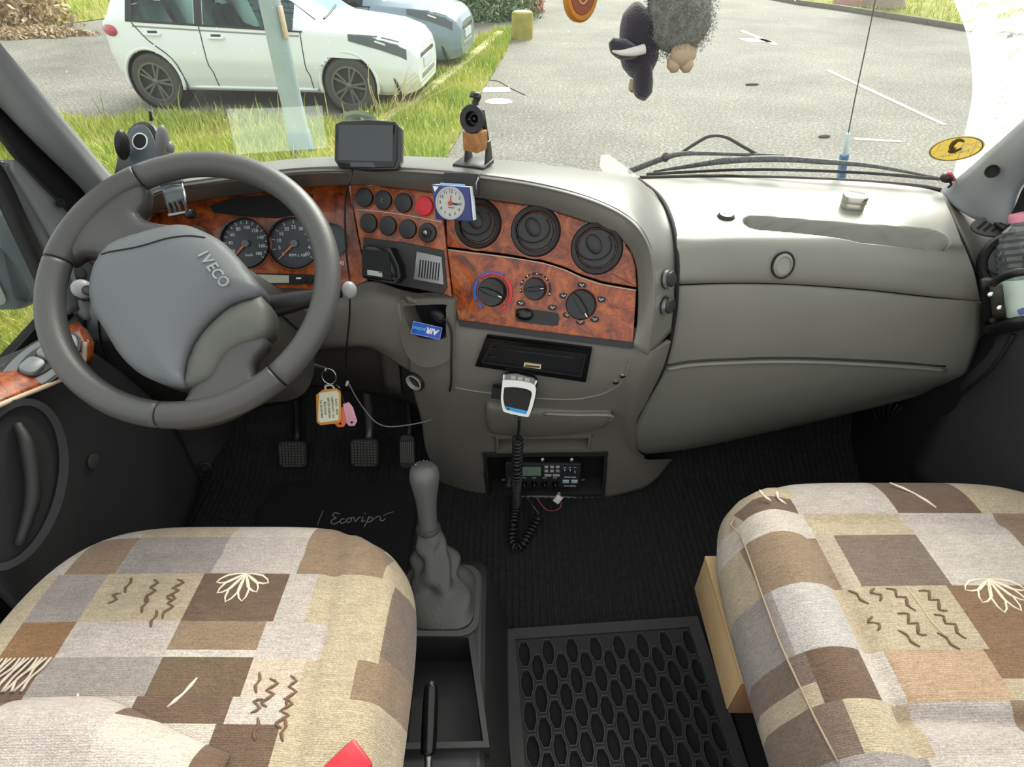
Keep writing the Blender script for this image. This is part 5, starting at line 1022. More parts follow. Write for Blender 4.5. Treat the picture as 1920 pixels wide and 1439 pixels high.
# ---------------------------------------------------------------- driver floor mat with embroidery
mp = [atZ(x, y, .012) for x, y in ((520, 905), (600, 900), (775, 905), (778, 960), (760, 1080), (480, 1080), (480, 960))]
mt = thing('floor_mat', 'flat black floor mat with grey script embroidery by the driver seat', 'floor mat')
prism('mat', [(p.x, p.y) for p in mp], .006, Matrix.Translation((0, 0, .004)), M('mat_pile', '#161616', .95, bump=(300, .6, .003)), mt, bev=.002)
EG = M('embroidery_grey', '#8f8f8a', .7)
for P in (((637, 964), (628, 962), (624, 967), (630, 972), (623, 975), (621, 981), (628, 983), (637, 978)), ((646, 974), (640, 974), (638, 979), (641, 982), (649, 978)), ((656, 972), (651, 974), (650, 979), (655, 980), (659, 975), (656, 972), (664, 971)), ((664, 971), (666, 979), (672, 972), (677, 970)), ((681, 970), (678, 979), (685, 976)), ((684, 963), (685, 964)), ((692, 969), (688, 979), (683, 988)), ((689, 975), (695, 970), (699, 974), (694, 979), (688, 979)), ((700, 974), (708, 969), (714, 970), (712, 975), (718, 977), (722, 973))):
    tube('embroidery', [atZ(*q, .0115) for q in P], .0016, EG, mt, seg=5, n=3)
tube('embroidery_line', [atZ(*q, .0115) for q in ((595, 985), (600, 972), (606, 958))], .0011, M('embroidery_grey', '#a8a8a2', .7), mt, seg=4); tube('embroidery_line', [atZ(*q, .0115) for q in ((718, 968), (728, 963), (738, 960))], .0011, M('embroidery_grey', '#a8a8a2', .7), mt, seg=4)
# ============================================================ SEATS
def fabric(name, rows, base):
    """rows: [(y_low, [(x_start, colour), ...]), ...] from the back of the seat to the front"""
    m = bpy.data.materials.new(name); m.use_nodes = True; nt = m.node_tree; b = nt.nodes['Principled BSDF']; L = nt.links
    tc = nt.nodes.new('ShaderNodeTexCoord'); sp = nt.nodes.new('ShaderNodeSeparateXYZ'); L.new(tc.outputs['Object'], sp.inputs[0])
    last = None
    def mapped(x): return (x + 1) / 2
    mp = nt.nodes.new('ShaderNodeMath'); mp.operation = 'MULTIPLY_ADD'; mp.inputs[1].default_value = .5; mp.inputs[2].default_value = .5; L.new(sp.outputs[0], mp.inputs[0])
    for y, cols in rows:
        r = ramp(nt, [(max(0, mapped(x)), c) for x, c in cols], 'CONSTANT'); L.new(mp.outputs[0], r.inputs['Fac'])
        if last is None: last = r.outputs['Color']; continue
        g = nt.nodes.new('ShaderNodeMath'); g.operation = 'GREATER_THAN'; g.inputs[1].default_value = y; L.new(sp.outputs[1], g.inputs[0])
        x = nt.nodes.new('ShaderNodeMix'); x.data_type = 'RGBA'; L.new(g.outputs[0], x.inputs[0]); L.new(last, x.inputs[6]); L.new(r.outputs['Color'], x.inputs[7]); last = x.outputs[2]
    w1 = nt.nodes.new('ShaderNodeTexWave'); w1.bands_direction = 'Y'; w1.inputs['Scale'].default_value = 130; w1.inputs['Distortion'].default_value = 6; w1.inputs['Detail'].default_value = 2; w1.inputs['Detail Scale'].default_value = 3
    n1 = nt.nodes.new('ShaderNodeTexNoise'); n1.inputs['Scale'].default_value = 420; n1.inputs['Detail'].default_value = 3; n2 = nt.nodes.new('ShaderNodeTexNoise'); n2.inputs['Scale'].default_value = 30; n2.inputs['Detail'].default_value = 5
    for q in (w1, n1, n2): L.new(tc.outputs['Object'], q.inputs['Vector'])
    def shade(fac_out, lo, hi, prev):
        mr = nt.nodes.new('ShaderNodeMapRange'); mr.inputs['To Min'].default_value = lo; mr.inputs['To Max'].default_value = hi; L.new(fac_out, mr.inputs['Value'])
        x = nt.nodes.new('ShaderNodeMix'); x.data_type = 'RGBA'; x.blend_type = 'MULTIPLY'; x.inputs[0].default_value = 1; L.new(prev, x.inputs[6]); L.new(mr.outputs[0], x.inputs[7]); return x.outputs[2]
    n3 = nt.nodes.new('ShaderNodeTexNoise'); n3.inputs['Scale'].default_value = 1; n3.inputs['Detail'].default_value = 3; mpg = nt.nodes.new('ShaderNodeMapping'); mpg.inputs['Scale'].default_value = (60, 420, 60); L.new(tc.outputs['Object'], mpg.inputs[0]); L.new(mpg.outputs[0], n3.inputs['Vector'])
    last = shade(n3.outputs['Fac'], .72, 1.28, last); last = shade(w1.outputs['Fac'], .93, 1.04, last); last = shade(n1.outputs['Fac'], .42, 1.32, last); last = shade(n2.outputs['Fac'], .82, 1.18, last)
    L.new(last, b.inputs['Base Color']); b.inputs['Roughness'].default_value = .92; b.inputs['Sheen Weight'].default_value = .15; b.inputs['Specular IOR Level'].default_value = .2
    bp = nt.nodes.new('ShaderNodeBump'); bp.inputs['Strength'].default_value = .35; bp.inputs['Distance'].default_value = .002
    ad = nt.nodes.new('ShaderNodeMath'); ad.operation = 'ADD'; L.new(w1.outputs['Fac'], ad.inputs[0]); L.new(n1.outputs['Fac'], ad.inputs[1]); L.new(ad.outputs[0], bp.inputs['Height']); L.new(bp.outputs['Normal'], b.inputs['Normal'])
    return m
BR, TN, TA, GR, PA, YE, WH = '#6e5848', '#8f7862', '#7c6b5e', '#9b918b', '#bbafa6', '#b7a68c', '#c6baae'
def cushion(cx, cy, hw, hd, zt, zb, shape, mat, parent, name='cushion', nr=44, na=200, ex=5.0, crown=.0, edge=.045):
    V = []; F = []; prof = [(m, None) for m in np.linspace(0.04, 1, nr)]
    def B(a):
        c, s = math.cos(a), math.sin(a); r = (abs(c) ** ex + abs(s) ** ex) ** (-1 / ex); return r * c, r * s
    ang = np.linspace(0, 2 * math.pi, na, endpoint=False); bs = [B(a) for a in ang]
    for m, _ in prof:
        for bx, by in bs:
            x, y = m * bx, m * by; d = (1 - m) * min(hw, hd); e = max(0, 1 - d / edge); z = zt - edge * .75 * (1 - math.sqrt(max(0, 1 - e * e))) + shape(x, y)
            V.append((cx + hw * x, cy + hd * y, z))
    for k, (o, t) in enumerate(((.012, .25), (.018, .5), (.012, .8), (-.01, 1.0), (-.10, 1.02))):
        for bx, by in bs:
            ztop = zt - edge * .75 + shape(bx, by); z = ztop + (zb - ztop) * t; V.append((cx + (hw + o) * bx, cy + (hd + o) * by, z))
    n = nr + 5
    for i in range(n - 1):
        for j in range(na): F.append((i * na + j, (i + 1) * na + j, (i + 1) * na + (j + 1) % na, i * na + (j + 1) % na))
    F.append(tuple(range(na))); F.append(tuple((n - 1) * na + j for j in range(na))[::-1])
    o = mk(name, V, F, mat, parent); bm = bmesh.new(); bm.from_mesh(o.data); bmesh.ops.recalc_face_normals(bm, faces=bm.faces); bm.to_mesh(o.data); bm.free(); return o
bump2 = lambda x, c, w: math.exp(-((x - c) / w) ** 2)
# passenger seat
PS = thing('passenger_seat', 'patchwork-covered passenger seat at the right', 'seat')
def shP(x, y):
    z = .012 * (1 - x * x) * (1 - y * y); X = .61 + .28 * x; Y = .26 + .39 * y
    z -= .010 * bump2(X, .43, .012) * (1 if Y < .53 else .3); z -= .008 * bump2(Y, .545, .010) * (1 if X > .43 else 0); z -= .012 * bump2(Y, .272 - .06 * max(0, X - .43), .012) * (1 if X > .43 else 0)
    z += .014 * bump2(X, .38, .035) - .012 * max(0, y) ** 2 * 1.2
    return z
FP = fabric('patchwork_right', [(-9, [(0, YE), (.43, PA), (.55, BR), (.66, WH), (.78, TN)]), (.10, [(0, BR), (.43, YE), (.55, GR), (.66, BR), (.78, PA)]), (.17, [(0, GR), (.43, WH), (.56, TN), (.66, YE), (.78, BR)]), (.232, [(-1, TA), (.36, YE), (.44, PA), (.55, TN), (.66, BR)]), (.286, [(-1, YE), (.345, BR), (.412, WH), (.445, '#b89a7e'), (.555, YE), (.66, BR)]), (.310, [(-1, TA), (.345, BR), (.412, WH), (.445, '#b89a7e'), (.555, '#85674e'), (.7, PA)]), (.345, [(-1, GR), (.34, '#b8b0aa'), (.42, YE), (.565, '#85674e'), (.70, '#7b604a')]), (.432, [(-1, YE), (.33, TN), (.43, '#b7a592'), (.455, TA), (.575, WH), (.715, TN)]), (.517, [(-1, WH), (.43, YE), (.575, PA), (.715, TN)]), (.56, [(-1, YE), (.35, BR), (.425, PA), (.575, BR), (.70, YE), (.80, PA)]), (.592, [(-1, YE), (.43, PA), (.575, BR), (.70, YE)])], YE)
cushion(.61, .26, .28, .39, .452, .30, shP, FP, PS)
pz = lambda x, y: .452 + .004
def Pz(x, y): return Vector((x, y, .452 + shP((x - .61) / .28, (y - .26) / .39) + .0012))
EMB = M('brown_thread', '#6d543f', .9); EMW = M('cream_thread', '#e4d8c0', .9)
def stitch(P, mat, parent, fn, r=.0017): return tube('embroidery', [fn(*p) - Vector((0, 0, .0011)) for p in P], [r * .6, r * 1.3, r * .8, r * 1.4, r * .6], mat, parent, seg=5, n=2)
def zig(x, y, s, fn, par, mat=EMB, rot=0.0, kind=0):
    sh = [[(0, 0), (.008, -.003), (.004, -.010), (.013, -.012), (.008, -.020), (.012, -.027)], [(0, 0), (.010, -.002), (.003, -.011), (.012, -.012), (.005, -.022), (.012, -.024)], [(0, 0), (.005, -.006), (.004, -.012), (.009, -.018)], [(.004, 0), (-.003, -.004), (.006, -.008), (.0, -.014)]][kind % 4]
    c_, s_ = math.cos(rot), math.sin(rot); return stitch([(x + s * (a * c_ - b * s_), y + s * (a * s_ + b * c_)) for a, b in sh], mat, par, fn)
for i, (x, y, k) in enumerate(((.442, .428, 2), (.448, .388, 3), (.490, .428, 0), (.486, .392, 1), (.530, .424, 1), (.530, .390, 0), (.520, .366, 2), (.470, .428, 3), (.475, .37, 2))): zig(x, y, 1.3, Pz, PS, rot=.15, kind=k)
def flower(cx, cy, s, fn, par):
    for a in np.linspace(-2.75, -.4, 6):
        ux, uy = math.cos(a), math.sin(a); L = s * random.uniform(.8, 1.1); stitch([(cx, cy), (cx + ux * L * .6 - uy * L * .16, cy + uy * L * .6 + ux * L * .16), (cx + ux * L, cy + uy * L), (cx + ux * L * .6 + uy * L * .16, cy + uy * L * .6 - ux * L * .16), (cx, cy)], EMW, par, fn, .0012)
flower(.632, .442, .048, Pz, PS); stitch([(.517, .43), (.520, .41), (.522, .38), (.53, .355)], M('sand_thread', '#c2b08a', .9), PS, Pz, .0012); stitch([(.38, .597), (.382, .585), (.39, .575)], EMW, PS, Pz); stitch([(.41, .60), (.405, .585), (.415, .575)], EMW, PS, Pz); stitch([(.60, .625), (.625, .60), (.64, .57)], EMW, PS, Pz)
PCU = [o for o in PS.children if o.name.startswith('cushion')][0]
tube('piping', [onto(PCU, *q, .001) for q in ((1366, 950), (1377, 975), (1390, 1005), (1407, 1050), (1424, 1100), (1443, 1152), (1465, 1210), (1493, 1272), (1530, 1350), (1573, 1432))], .0014, M('piping_thread', '#97866e', .9), PS, seg=6, n=2)
SB_ = box('seat_base', Matrix.Translation((.63, .22, .145)), (.46, .62, .29), M('seat_base_black', '#121212', .6), PS, bev=.03)
# driver seat
DS = thing('driver_seat', 'patchwork-covered driver seat at the left with a loose fold', 'seat')
def shD(x, y):
    X = -.415 + .265 * x; Y = .25 + .32 * y
    z = .010 * (1 - x * x) * (1 - y * y) - .012 * max(0, y) ** 3
    z -= .006 * bump2(X, -.245 + .05 * (.45 - Y), .010); z -= .004 * bump2(Y, .497, .008) * (1 if X > -.52 else 0)
    return z
FD = fabric('patchwork_left', [(-9, [(-1, BR), (-.60, WH), (-.46, PA), (-.36, TN), (-.24, YE)]), (.20, [(-1, TA), (-.565, PA), (-.43, WH), (-.33, BR), (-.26, YE)]), (.268, [(-1, YE), (-.62, BR), (-.565, PA), (-.43, BR), (-.325, WH), (-.26, YE)]), (.297, [(-1, YE), (-.63, BR), (-.566, GR), (-.427, '#6f5b48'), (-.315, '#c9b5a2'), (-.255, YE), (-.19, TN)]), (.343, [(-1, YE), (-.63, '#8d6a4a'), (-.56, PA), (-.425, WH), (-.313, PA), (-.24, YE), (-.17, TN)]), (.352, [(-1, YE), (-.63, '#8d6a4a'), (-.56, PA), (-.425, TN), (-.313, PA), (-.24, YE), (-.17, TA)]), (.390, [(-1, YE), (-.625, GR), (-.556, YE), (-.424, BR), (-.307, PA), (-.27, YE), (-.17, TA)]), (.462, [(-1, PA), (-.622, TN), (-.554, GR), (-.42, PA), (-.302, TN), (-.18, YE)]), (.528, [(-1, PA), (-.552, YE), (-.42, WH), (-.30, TN), (-.2, YE)])], YE)
cushion(-.415, .25, .265, .32, .438, .28, shD, FD, DS, ex=4.2)
def Dz(x, y): return Vector((x, y, .438 + shD((x + .415) / .265, (y - .25) / .32) + .0012))
for i, (x, y, k) in enumerate(((-.52, .455, 2), (-.525, .432, 3), (-.487, .452, 0), (-.482, .425, 2), (-.455, .452, 1), (-.452, .428, 0), (-.46, .405, 2), (-.30, .325, 2), (-.285, .318, 1), (-.262, .322, 0), (-.29, .296, 3), (-.262, .296, 1), (-.255, .275, 2), (-.285, .275, 2))): zig(x, y, 1.2, Dz, DS, rot=-.25, kind=k)
flower(-.365, .462, .042, Dz, DS)
for P in ([(-.50, .30), (-.495, .285), (-.505, .268)], [(-.37, .318), (-.378, .30), (-.39, .285)], [(-.632, .30), (-.61, .307)], [(-.635, .286), (-.61, .29)]): stitch(P, EMW, DS, Dz)
for i in range(16): tube('tassel', [Dz(-.640 + .0055 * i, .343), Dz(-.643 + .0055 * i + .003 * math.sin(i * 1.7), .330) + Vector((0, 0, .001)), Dz(-.650 + .0055 * i + .004 * math.sin(i * 2.3), .318), Dz(-.655 + .0057 * i + .003 * math.sin(i * 3.1), .303)], [.0014, .0017, .0015, .0019], M('tassel_thread', '#c9bdab', .95), DS, seg=5, n=3)
# loose fold of cloth lying on the cushion
fr = []
for Y0, hgt in ((.292, 0), (.286, .012), (.270, .030), (.250, .036), (.225, .030), (.19, .022), (.12, .02), (.02, .03)):
    row = []
    for k, x in enumerate(np.linspace(-.665, -.30, 14)):
        t = k / 13; yy = Y0 + .016 * math.sin(t * 4.2) - .045 * max(0, t - .55) * 2.0 - .02 * (1 - t); row.append(Vector((x, yy, Dz(max(x, -.65), yy).z + .002 + hgt * (.55 + .45 * math.sin(t * 3.0)) * (1 if t < .97 else .2))))
    fr.append(row)
o = solid(gridmesh('cover_fold', sgrid(fr, 3, 4), FD, DS), .004); lab(o, 'loose fold of the patchwork cover')
box('seat_base', Matrix.Translation((-.46, .2, .135)), (.36, .56, .27), M('seat_base_black', '#121212', .6), DS, bev=.03)
bk = thing('belt_buckle', 'red seat belt buckle at the edge of the driver seat', 'buckle', loc=atZ(632, 1460, .462))
BKM = Matrix.Rotation(-.75, 4, 'Z') @ Matrix.Rotation(.25, 4, 'Y')
box('release_button', BKM, (.034, .066, .014), RED, bk, bev=.004); box('shell', BKM @ Matrix.Translation((0.004, -.012, -.010)), (.046, .085, .014), BLACK, bk, bev=.004); tube('strap', [(.02, -.03, -.012), (.05, -.07, -.05), (.07, -.10, -.2)], .010, BLACK, bk, seg=6)
# ---------------------------------------------------------------- wooden block
BW = M('pale_plywood', '#c8ab82', .7, var=(18, '#b89568', .3), bump=(200, .2)); 
wb = thing('wooden_block', 'pale wooden block fixed beside the passenger seat', 'wood block', loc=(.348, .482, .205))
box('block_body', Matrix.Translation((0, 0, .045)), (.046, .205, .088), BW, wb, bev=.002); box('top_board', Matrix.Translation((0, 0, .0935)), (.047, .206, .009), BW, wb, bev=.0015); box('end_block', Matrix.Translation((0, -.105, .045)), (.044, .006, .084), M('darker_wood', '#8f6a48', .7, var=(30, '#7a5638')), wb, bev=.001)
for y in (-.08, .09): lathe('nail', [(.0022, 0), (.0022, .001), (0, .0012)], Matrix.Translation((-.004, y, .098)), STEEL, wb, seg=8)
# ---------------------------------------------------------------- rubber mat with elongated hexagon cells
rm = thing('rubber_mat', 'black rubber doormat with elongated hexagon openings between the seats', 'rubber mat')
mo = atZ(942, 1180, .02); e_x = (atZ(1308, 1155, .02) - mo); e_x.z = 0; W_ = e_x.length; RMt = frame((mo.x, mo.y, .006), e_x, (0, 0, 1)) 
MATB = M('mat_rubber', '#2f2f2e', .6, bump=(250, .4, .002), var=(60, '#3b3b39', .3)); H_ = .50
ring('border', [(0, 0), (W_, 0), (W_, -H_), (0, -H_)], [(.024, -.022), (W_ - .024, -.022), (W_ - .024, -H_ + .02), (.024, -H_ + .02)], .013, RMt, MATB, rm)
px_, py_ = .0485, .0590; hw_, hh_ = .0155, .0235; nb = 0; bars = []
V = []; F = []
def bar(a, b, w, z0=0.0, z1=.011):
    a, b = Vector((*a, 0)), Vector((*b, 0)); d = (b - a); n = Vector((-d.y, d.x, 0)).normalized() * w; k = len(V)
    for z in (z0, z1):
        for p in (a - n, b - n, b + n, a + n): V.append(RMt @ Vector((p.x, p.y, z)))
    F.extend([(k, k + 1, k + 5, k + 4), (k + 1, k + 2, k + 6, k + 5), (k + 2, k + 3, k + 7, k + 6), (k + 3, k, k + 4, k + 7), (k + 4, k + 5, k + 6, k + 7)])
def hexa(cx, cy, s): return [(cx, cy + hh_ * s), (cx + hw_ * s, cy + hh_ * .5 * s), (cx + hw_ * s, cy - hh_ * .5 * s), (cx, cy - hh_ * s), (cx - hw_ * s, cy - hh_ * .5 * s), (cx - hw_ * s, cy + hh_ * .5 * s)]
cells = []
i = 0; dx_, dy_ = .0235, .0570
for c in range(-1, 18):
    for r in range(0, 12):
        cx = .040 + c * dx_; cy = -.052 - r * dy_ - (dy_ / 2 if c % 2 else 0)
        if .026 < cx < W_ - .03 and -H_ + .03 < cy < -.026: cells.append((cx, cy))
def sixpts(cx, cy, sx, sy): return [(cx - sx * .45, cy + sy), (cx + sx * .45, cy + sy), (cx + sx, cy + sy * .35), (cx + sx, cy - sy * .35), (cx + sx * .45, cy - sy), (cx - sx * .45, cy - sy), (cx - sx, cy - sy * .35), (cx - sx, cy + sy * .35)]
oc = [sixpts(cx, cy, .0130, .0264) for cx, cy in cells]
for c8, (cx, cy) in zip(oc, cells): ring('hexagon_cell', c8, sixpts(cx, cy, .0110, .0240), .0112, RMt, MATB, rm)
bo4 = [(.02, -.02), (W_ - .02, -.02), (W_ - .02, -H_ + .018), (.02, -H_ + .018)]; pts = [Vector(p) for p in bo4]; eds = [(0, 1), (1, 2), (2, 3), (3, 0)]
for c8 in oc:
    k = len(pts); pts += [Vector(p) for p in c8]; eds += [(k + i, k + (i + 1) % 8) for i in range(8)]
v2, e2, f2, *_ = delaunay_2d_cdt(pts, eds, [], 1, 1e-7)
keep = []
for q in f2:
    c = sum((Vector(v2[i]) for i in q), Vector((0, 0))) / len(q)
    if not any(abs(c.x - cx) < .014 and inpoly(c8, c.x, c.y) for c8, (cx, cy) in zip(oc, cells)): keep.append(tuple(q))
mk('lattice', [RMt @ Vector((p.x, p.y, .0088)) for p in v2], keep, M('lattice_rubber', '#242423', .7, bump=(250, .4, .002)), rm, smooth=False)
prism('mat_base', bo4, .0015, RMt, M('mat_web_black', '#0c0c0c', .9), rm)
# ============================================================ GEAR CONSOLE, LEVER, HANDBRAKE
GC = thing('gear_console', 'black floor console under the gear lever between the seats', 'floor console')
CB_ = M('console_black', '#262626', .55, bump=(900, .2, .0006))
def crow(y, xl, xr, zt, fl_=.05): return [Vector((xl - fl_, y, .005)), Vector((xl - .012, y, zt - .03)), Vector((xl, y, zt)), Vector((xl + .02, y, zt + .002)), Vector(((xl + xr) / 2, y, zt + .003)), Vector((xr - .02, y, zt + .002)), Vector((xr, y, zt)), Vector((xr + .012, y, zt - .03)), Vector((xr + fl_, y, .005))]
R = [crow(.70, -.155, -.085, .03, .03), crow(.665, -.18, -.062, .16, .04), crow(.62, -.190, -.052, .205, .045), crow(.52, -.195, -.05, .205, .045), crow(.36, -.197, -.046, .195, .045), crow(.2, -.20, -.04, .19, .045), crow(.0, -.20, -.04, .19, .045)]
R = sgrid(R, 10, 14); gridmesh('housing', R, CB_, GC, skip=holes(R, [[(768, 1192), (880, 1192), (908, 1392), (746, 1396)]]))
trm = Matrix.Translation((0, 0, .2085)); tro = [tuple(atZ(*q, .2085).xy) for q in ((760, 1180), (888, 1180), (918, 1402), (736, 1406))]; tri = [tuple(atZ(*q, .2085).xy) for q in ((772, 1196), (878, 1196), (906, 1390), (750, 1394))]
ring('tray_rim', tro, tri, .085, trm, CB_, GC, z0=-.085); prism('tray_floor', tri, .003, trm, M('tray_black', '#191616', .5), GC, z0=-.085)
GL = thing('gear_lever', 'gear lever with worn grey knob and wrinkled leather boot', 'gear lever', loc=atZ(828, 1120, .21))
g0 = atZ(828, 1120, .21); k0 = atY(803, 990, .655) - g0; k1 = atY(794, 872, .695) - g0
ax = (k1 - k0).normalized(); L_k = (k1 - k0).length; KM = frame(k0, (1, 0, 0), ax)
lathe('knob', [(.0165, -.012), (.0165, 0), (.0170, .3 * L_k), (.0195, .5 * L_k), (.0245, .72 * L_k), (.0262, .82 * L_k), (.0245, .92 * L_k), (.018, .985 * L_k), (.008, 1.01 * L_k), (0, 1.012 * L_k)], KM, M('worn_grey_knob', '#5d5d5a', .4, bump=(700, .3, .0006)), GL, seg=28)
lathe('knob_top', [(.0165, .99 * L_k), (.012, 1.012 * L_k), (0, 1.018 * L_k)], KM, M('knob_cap_grey', '#50504e', .3), GL, seg=22)
for i in range(5): a_ = 1.2 + i * .5; box('shift_mark', KM @ Matrix.Translation((.0125 * math.cos(a_), .0125 * math.sin(a_), 1.006 * L_k)), (.002, .002, .001), PRINT, GL)
bt = []
base = rrect(.118, .118, .035, 5)
for s in np.linspace(0, 1, 22):
    row = []
    for j in range(48):
        a_ = 2 * math.pi * j / 48; c, sn = math.cos(a_), math.sin(a_); sq = (abs(c) ** 4 + abs(sn) ** 4) ** (-.25)
        r = (.060 * sq) * (1 - s) ** 1.6 + .021 * (1 - (1 - s) ** 1.6); r += .006 * math.sin(3 * a_ + 9 * s + 1.0) * math.sin(math.pi * s) + .0045 * math.sin(5 * a_ - 13 * s) * math.sin(math.pi * s); r += .006 * math.sin(s * 15 + 1.2 * math.sin(2 * a_)) * math.sin(math.pi * s)
        ctr_ = Vector((0, 0, 0)).lerp(k0 + Vector((0, 0, -.002)), s ** 1.15); row.append(ctr_ + Vector((r * c, r * sn, .014 * math.sin(min(1, s * 3) * math.pi) * .4)))
    bt.append(row)
gridmesh('boot', bt, M('grey_leatherette', '#4a4945', .45, bump=(260, .4, .002)), GL, closed_u=True)
ring('boot_frame', rrect(.136, .136, .03), rrect(.118, .118, .028), .008, Matrix.Translation((0, -.004, -.006)), M('frame_grey', '#3f3d3a', .5), GL)
lathe('collar', [(.021, -.006), (.0225, 0), (.021, .006)], frame(k0 + Vector((0, 0, -.004)), (1, 0, 0), ax), M('grey_leatherette', '#4a4945', .45), GL, seg=22)
HB = thing('handbrake', 'black handbrake lever lying in the floor console', 'handbrake', loc=atZ(808, 1290, .30))
h0 = HB.location; a_, b_, c_ = Vector((0, 0, 0)), atZ(803, 1415, .27) - h0, atZ(802, 1500, .235) - h0
tube('grip', [a_ + (a_ - b_) * .02, a_, a_.lerp(b_, .5), b_], [.006, .0085, .0105, .0110, .0105], GLOSSB, HB, seg=14); sphere('button', Matrix.Translation(a_ + (a_ - b_) * .03) @ Matrix.Diagonal((.006, .008, .006, 1)), BLACK, HB, 10); tube('lever_rod', [b_, c_, c_ + Vector((0, -.12, -.06))], .0055, STEEL, HB, seg=8)
# ============================================================ THINGS ON THE DASHBOARD
def local_prism(nm, px, o, Mx, h, mat, parent, z0=0.0, bev=0.0, sm=0):
    N = Mx.to_3x3() @ Vector((0, 0, 1)); Ii = Mx.inverted(); P = [tuple((Ii @ atP(*q, o, N)).xy) for q in px]
    if sm: P = smooth2(P + [P[0]], sm)[:-1]
    return prism(nm, P, h, Mx, mat, parent, bev=bev, z0=z0)
# sat nav
nv = thing('sat_nav', 'black satellite navigator with a dark blank screen on the dash hood', 'navigator')
NO = atY(688, 271, 1.01); NM_ = frame(NO, (1, -.04, -.01), (-.03, -.88, .47))
def nl(px, h, mat, z0, bev=0, sm=0, nm='x', par=nv): return local_prism(nm, px, NO, NM_, h, mat, par, z0, bev, sm)
nl([(627, 232), (640, 226), (690, 223), (742, 227), (752, 240), (752, 300), (744, 318), (690, 319), (634, 313), (626, 300)], .020, M('nav_case', '#2f2f30', .35), -.020, .004, 0, 'case')
fr_ = nl([(630, 234), (642, 229), (690, 226), (740, 230), (746, 240), (745, 300), (740, 314), (690, 316), (636, 310), (629, 300)], .004, GLOSSB, -.001, .002, 0, 'front_frame')
nl([(637, 235), (738, 236), (737, 304), (635, 301)], .0012, M('blank_screen', '#3a3f40', .25), .0032, 0, 0, 'screen')
nl([(659, 305), (702, 306), (705, 315), (658, 313)], .001, M('nav_badge', '#3d4446', .4), .0032, 0, 0, 'badge')
lathe('suction_cup', [(.030, 0), (.028, .006), (.012, .012), (.010, .03), (0, .03)], frame(wsp(675, 222, -.004), (1, 0, 0), (0, -.65, -.76)), M('clear_cup', '#a9b89a', .2, trans=.5), nv, seg=24)
tube('mount_arm', [wsp(675, 228, -.03), NO + Vector((0, .04, .0)), NO + Vector((0, .018, 0))], .008, BLACK, nv, seg=8)
cable('nav_cable', [atY(*q) for q in ((661, 318, .995), (656, 340, .975), (648, 370, .985), (647, 420, .98), (650, 480, .975), (655, 520, .97), (656, 560, .945), (655, 600, .955), (650, 650, .955), (648, 690, .97))], .0018, M('black_cable', '#1c1a1a', .5), 'thin black cable hanging from the navigator over the wood')
# phone holder on the windscreen at left
ph = thing('phone_holder', 'empty black phone cradle standing left behind the steering wheel', 'phone holder')
PO = atY(272, 275, 1.06); PM_ = frame(PO, (1, -.1, 0), (-.1, -.80, .6))
def pl_(px, h, mat, z0, bev=0, sm=0, nm='x'): return local_prism(nm, px, PO, PM_, h, mat, ph, z0, bev, sm)
pl_([(250, 318), (240, 280), (238, 250), (250, 233), (272, 227), (290, 238), (300, 265), (306, 295), (308, 320)], .014, BLACK, -.012, .004, 2, 'back_plate')
pl_([(252, 316), (244, 282), (243, 256), (254, 240), (270, 236), (284, 246), (294, 270), (300, 318)], .003, M('cradle_grey', '#4c5457', .4), .003, .001, 2, 'front_plate')
def pr_(x, y, r0, r1, z0, h, mat, nm):
    N = PM_.to_3x3() @ Vector((0, 0, 1)); c_ = PM_.inverted() @ atP(x, y, PO, N); return ring(nm, circ(r0, 28, c_.x, c_.y), circ(r1, 28, c_.x, c_.y), h, PM_, mat, ph, z0=z0)
pr_(268, 268, .0145, .0125, .006, .002, WHITE, 'silver_ring'); pr_(268, 268, .0125, .001, .005, .002, BLACKM, 'button_disc')
for x, y, s in ((229, 272, 1), (305, 270, 1)): q = atY(x, y, 1.035); sphere('side_grip', Matrix.Translation(q) @ Matrix.Rotation(.25 if x < 260 else .3, 4, 'Y') @ Matrix.Diagonal((.010, .016, .026 if x < 260 else .032, 1)), BLACK if x < 260 else M('grip_grey', '#6a6a6a', .5), ph, 14)
sphere('release_knob', Matrix.Translation(atY(319, 276, 1.04)) @ Matrix.Diagonal((.006, .01, .010, 1)), M('grip_grey', '#6a6a6a', .5), ph, 10)
tube('aerial_stub', [atY(284, 226, 1.06), atY(281, 208, 1.06)], [.003, .002], BLACK, ph, seg=6); tube('stem', [atY(275, 318, 1.07), atY(290, 335, 1.08), atY(300, 350, 1.09)], .012, BLACK, ph, seg=10); box('foot', frame(atY(250, 316, 1.10), (1, 0, 0), (0, -.6, .8)), (.06, .05, .012), BLACK, ph, bev=.003)
# spring clamp on the instrument hood
cl_ = thing('hood_clamp', 'dark grey clamp gripping the hood behind the wheel', 'clamp')
CG = M('clamp_grey', '#565b5e', .35)
R = sgrid([[atY(*q) for q in r] for r in (((302, 352, .99), (322, 345, .985), (341, 344, .98)), ((305, 362, .962), (323, 355, .958), (343, 351, .955)), ((312, 385, .945), (330, 380, .942), (347, 372, .94)))], 4, 4); solid(gridmesh('jaw_plate', R, CG, cl_), .004)
tube('top_lever', [atY(302, 345, .985), atY(322, 341, .975), atY(341, 340, .97)], .0045, CG, cl_, seg=8)
for x0, x1 in ((313, 320), (323, 330), (331, 339), (343, 350)): tube('finger', [atY(x0, 380 - (x0 - 313) * .2, .943), atY((x0 + x1) / 2 + 1, 392 - (x0 - 313) * .2, .94), atY(x1, 404 - (x0 - 313) * .25, .94)], .0022, CG, cl_, seg=6)
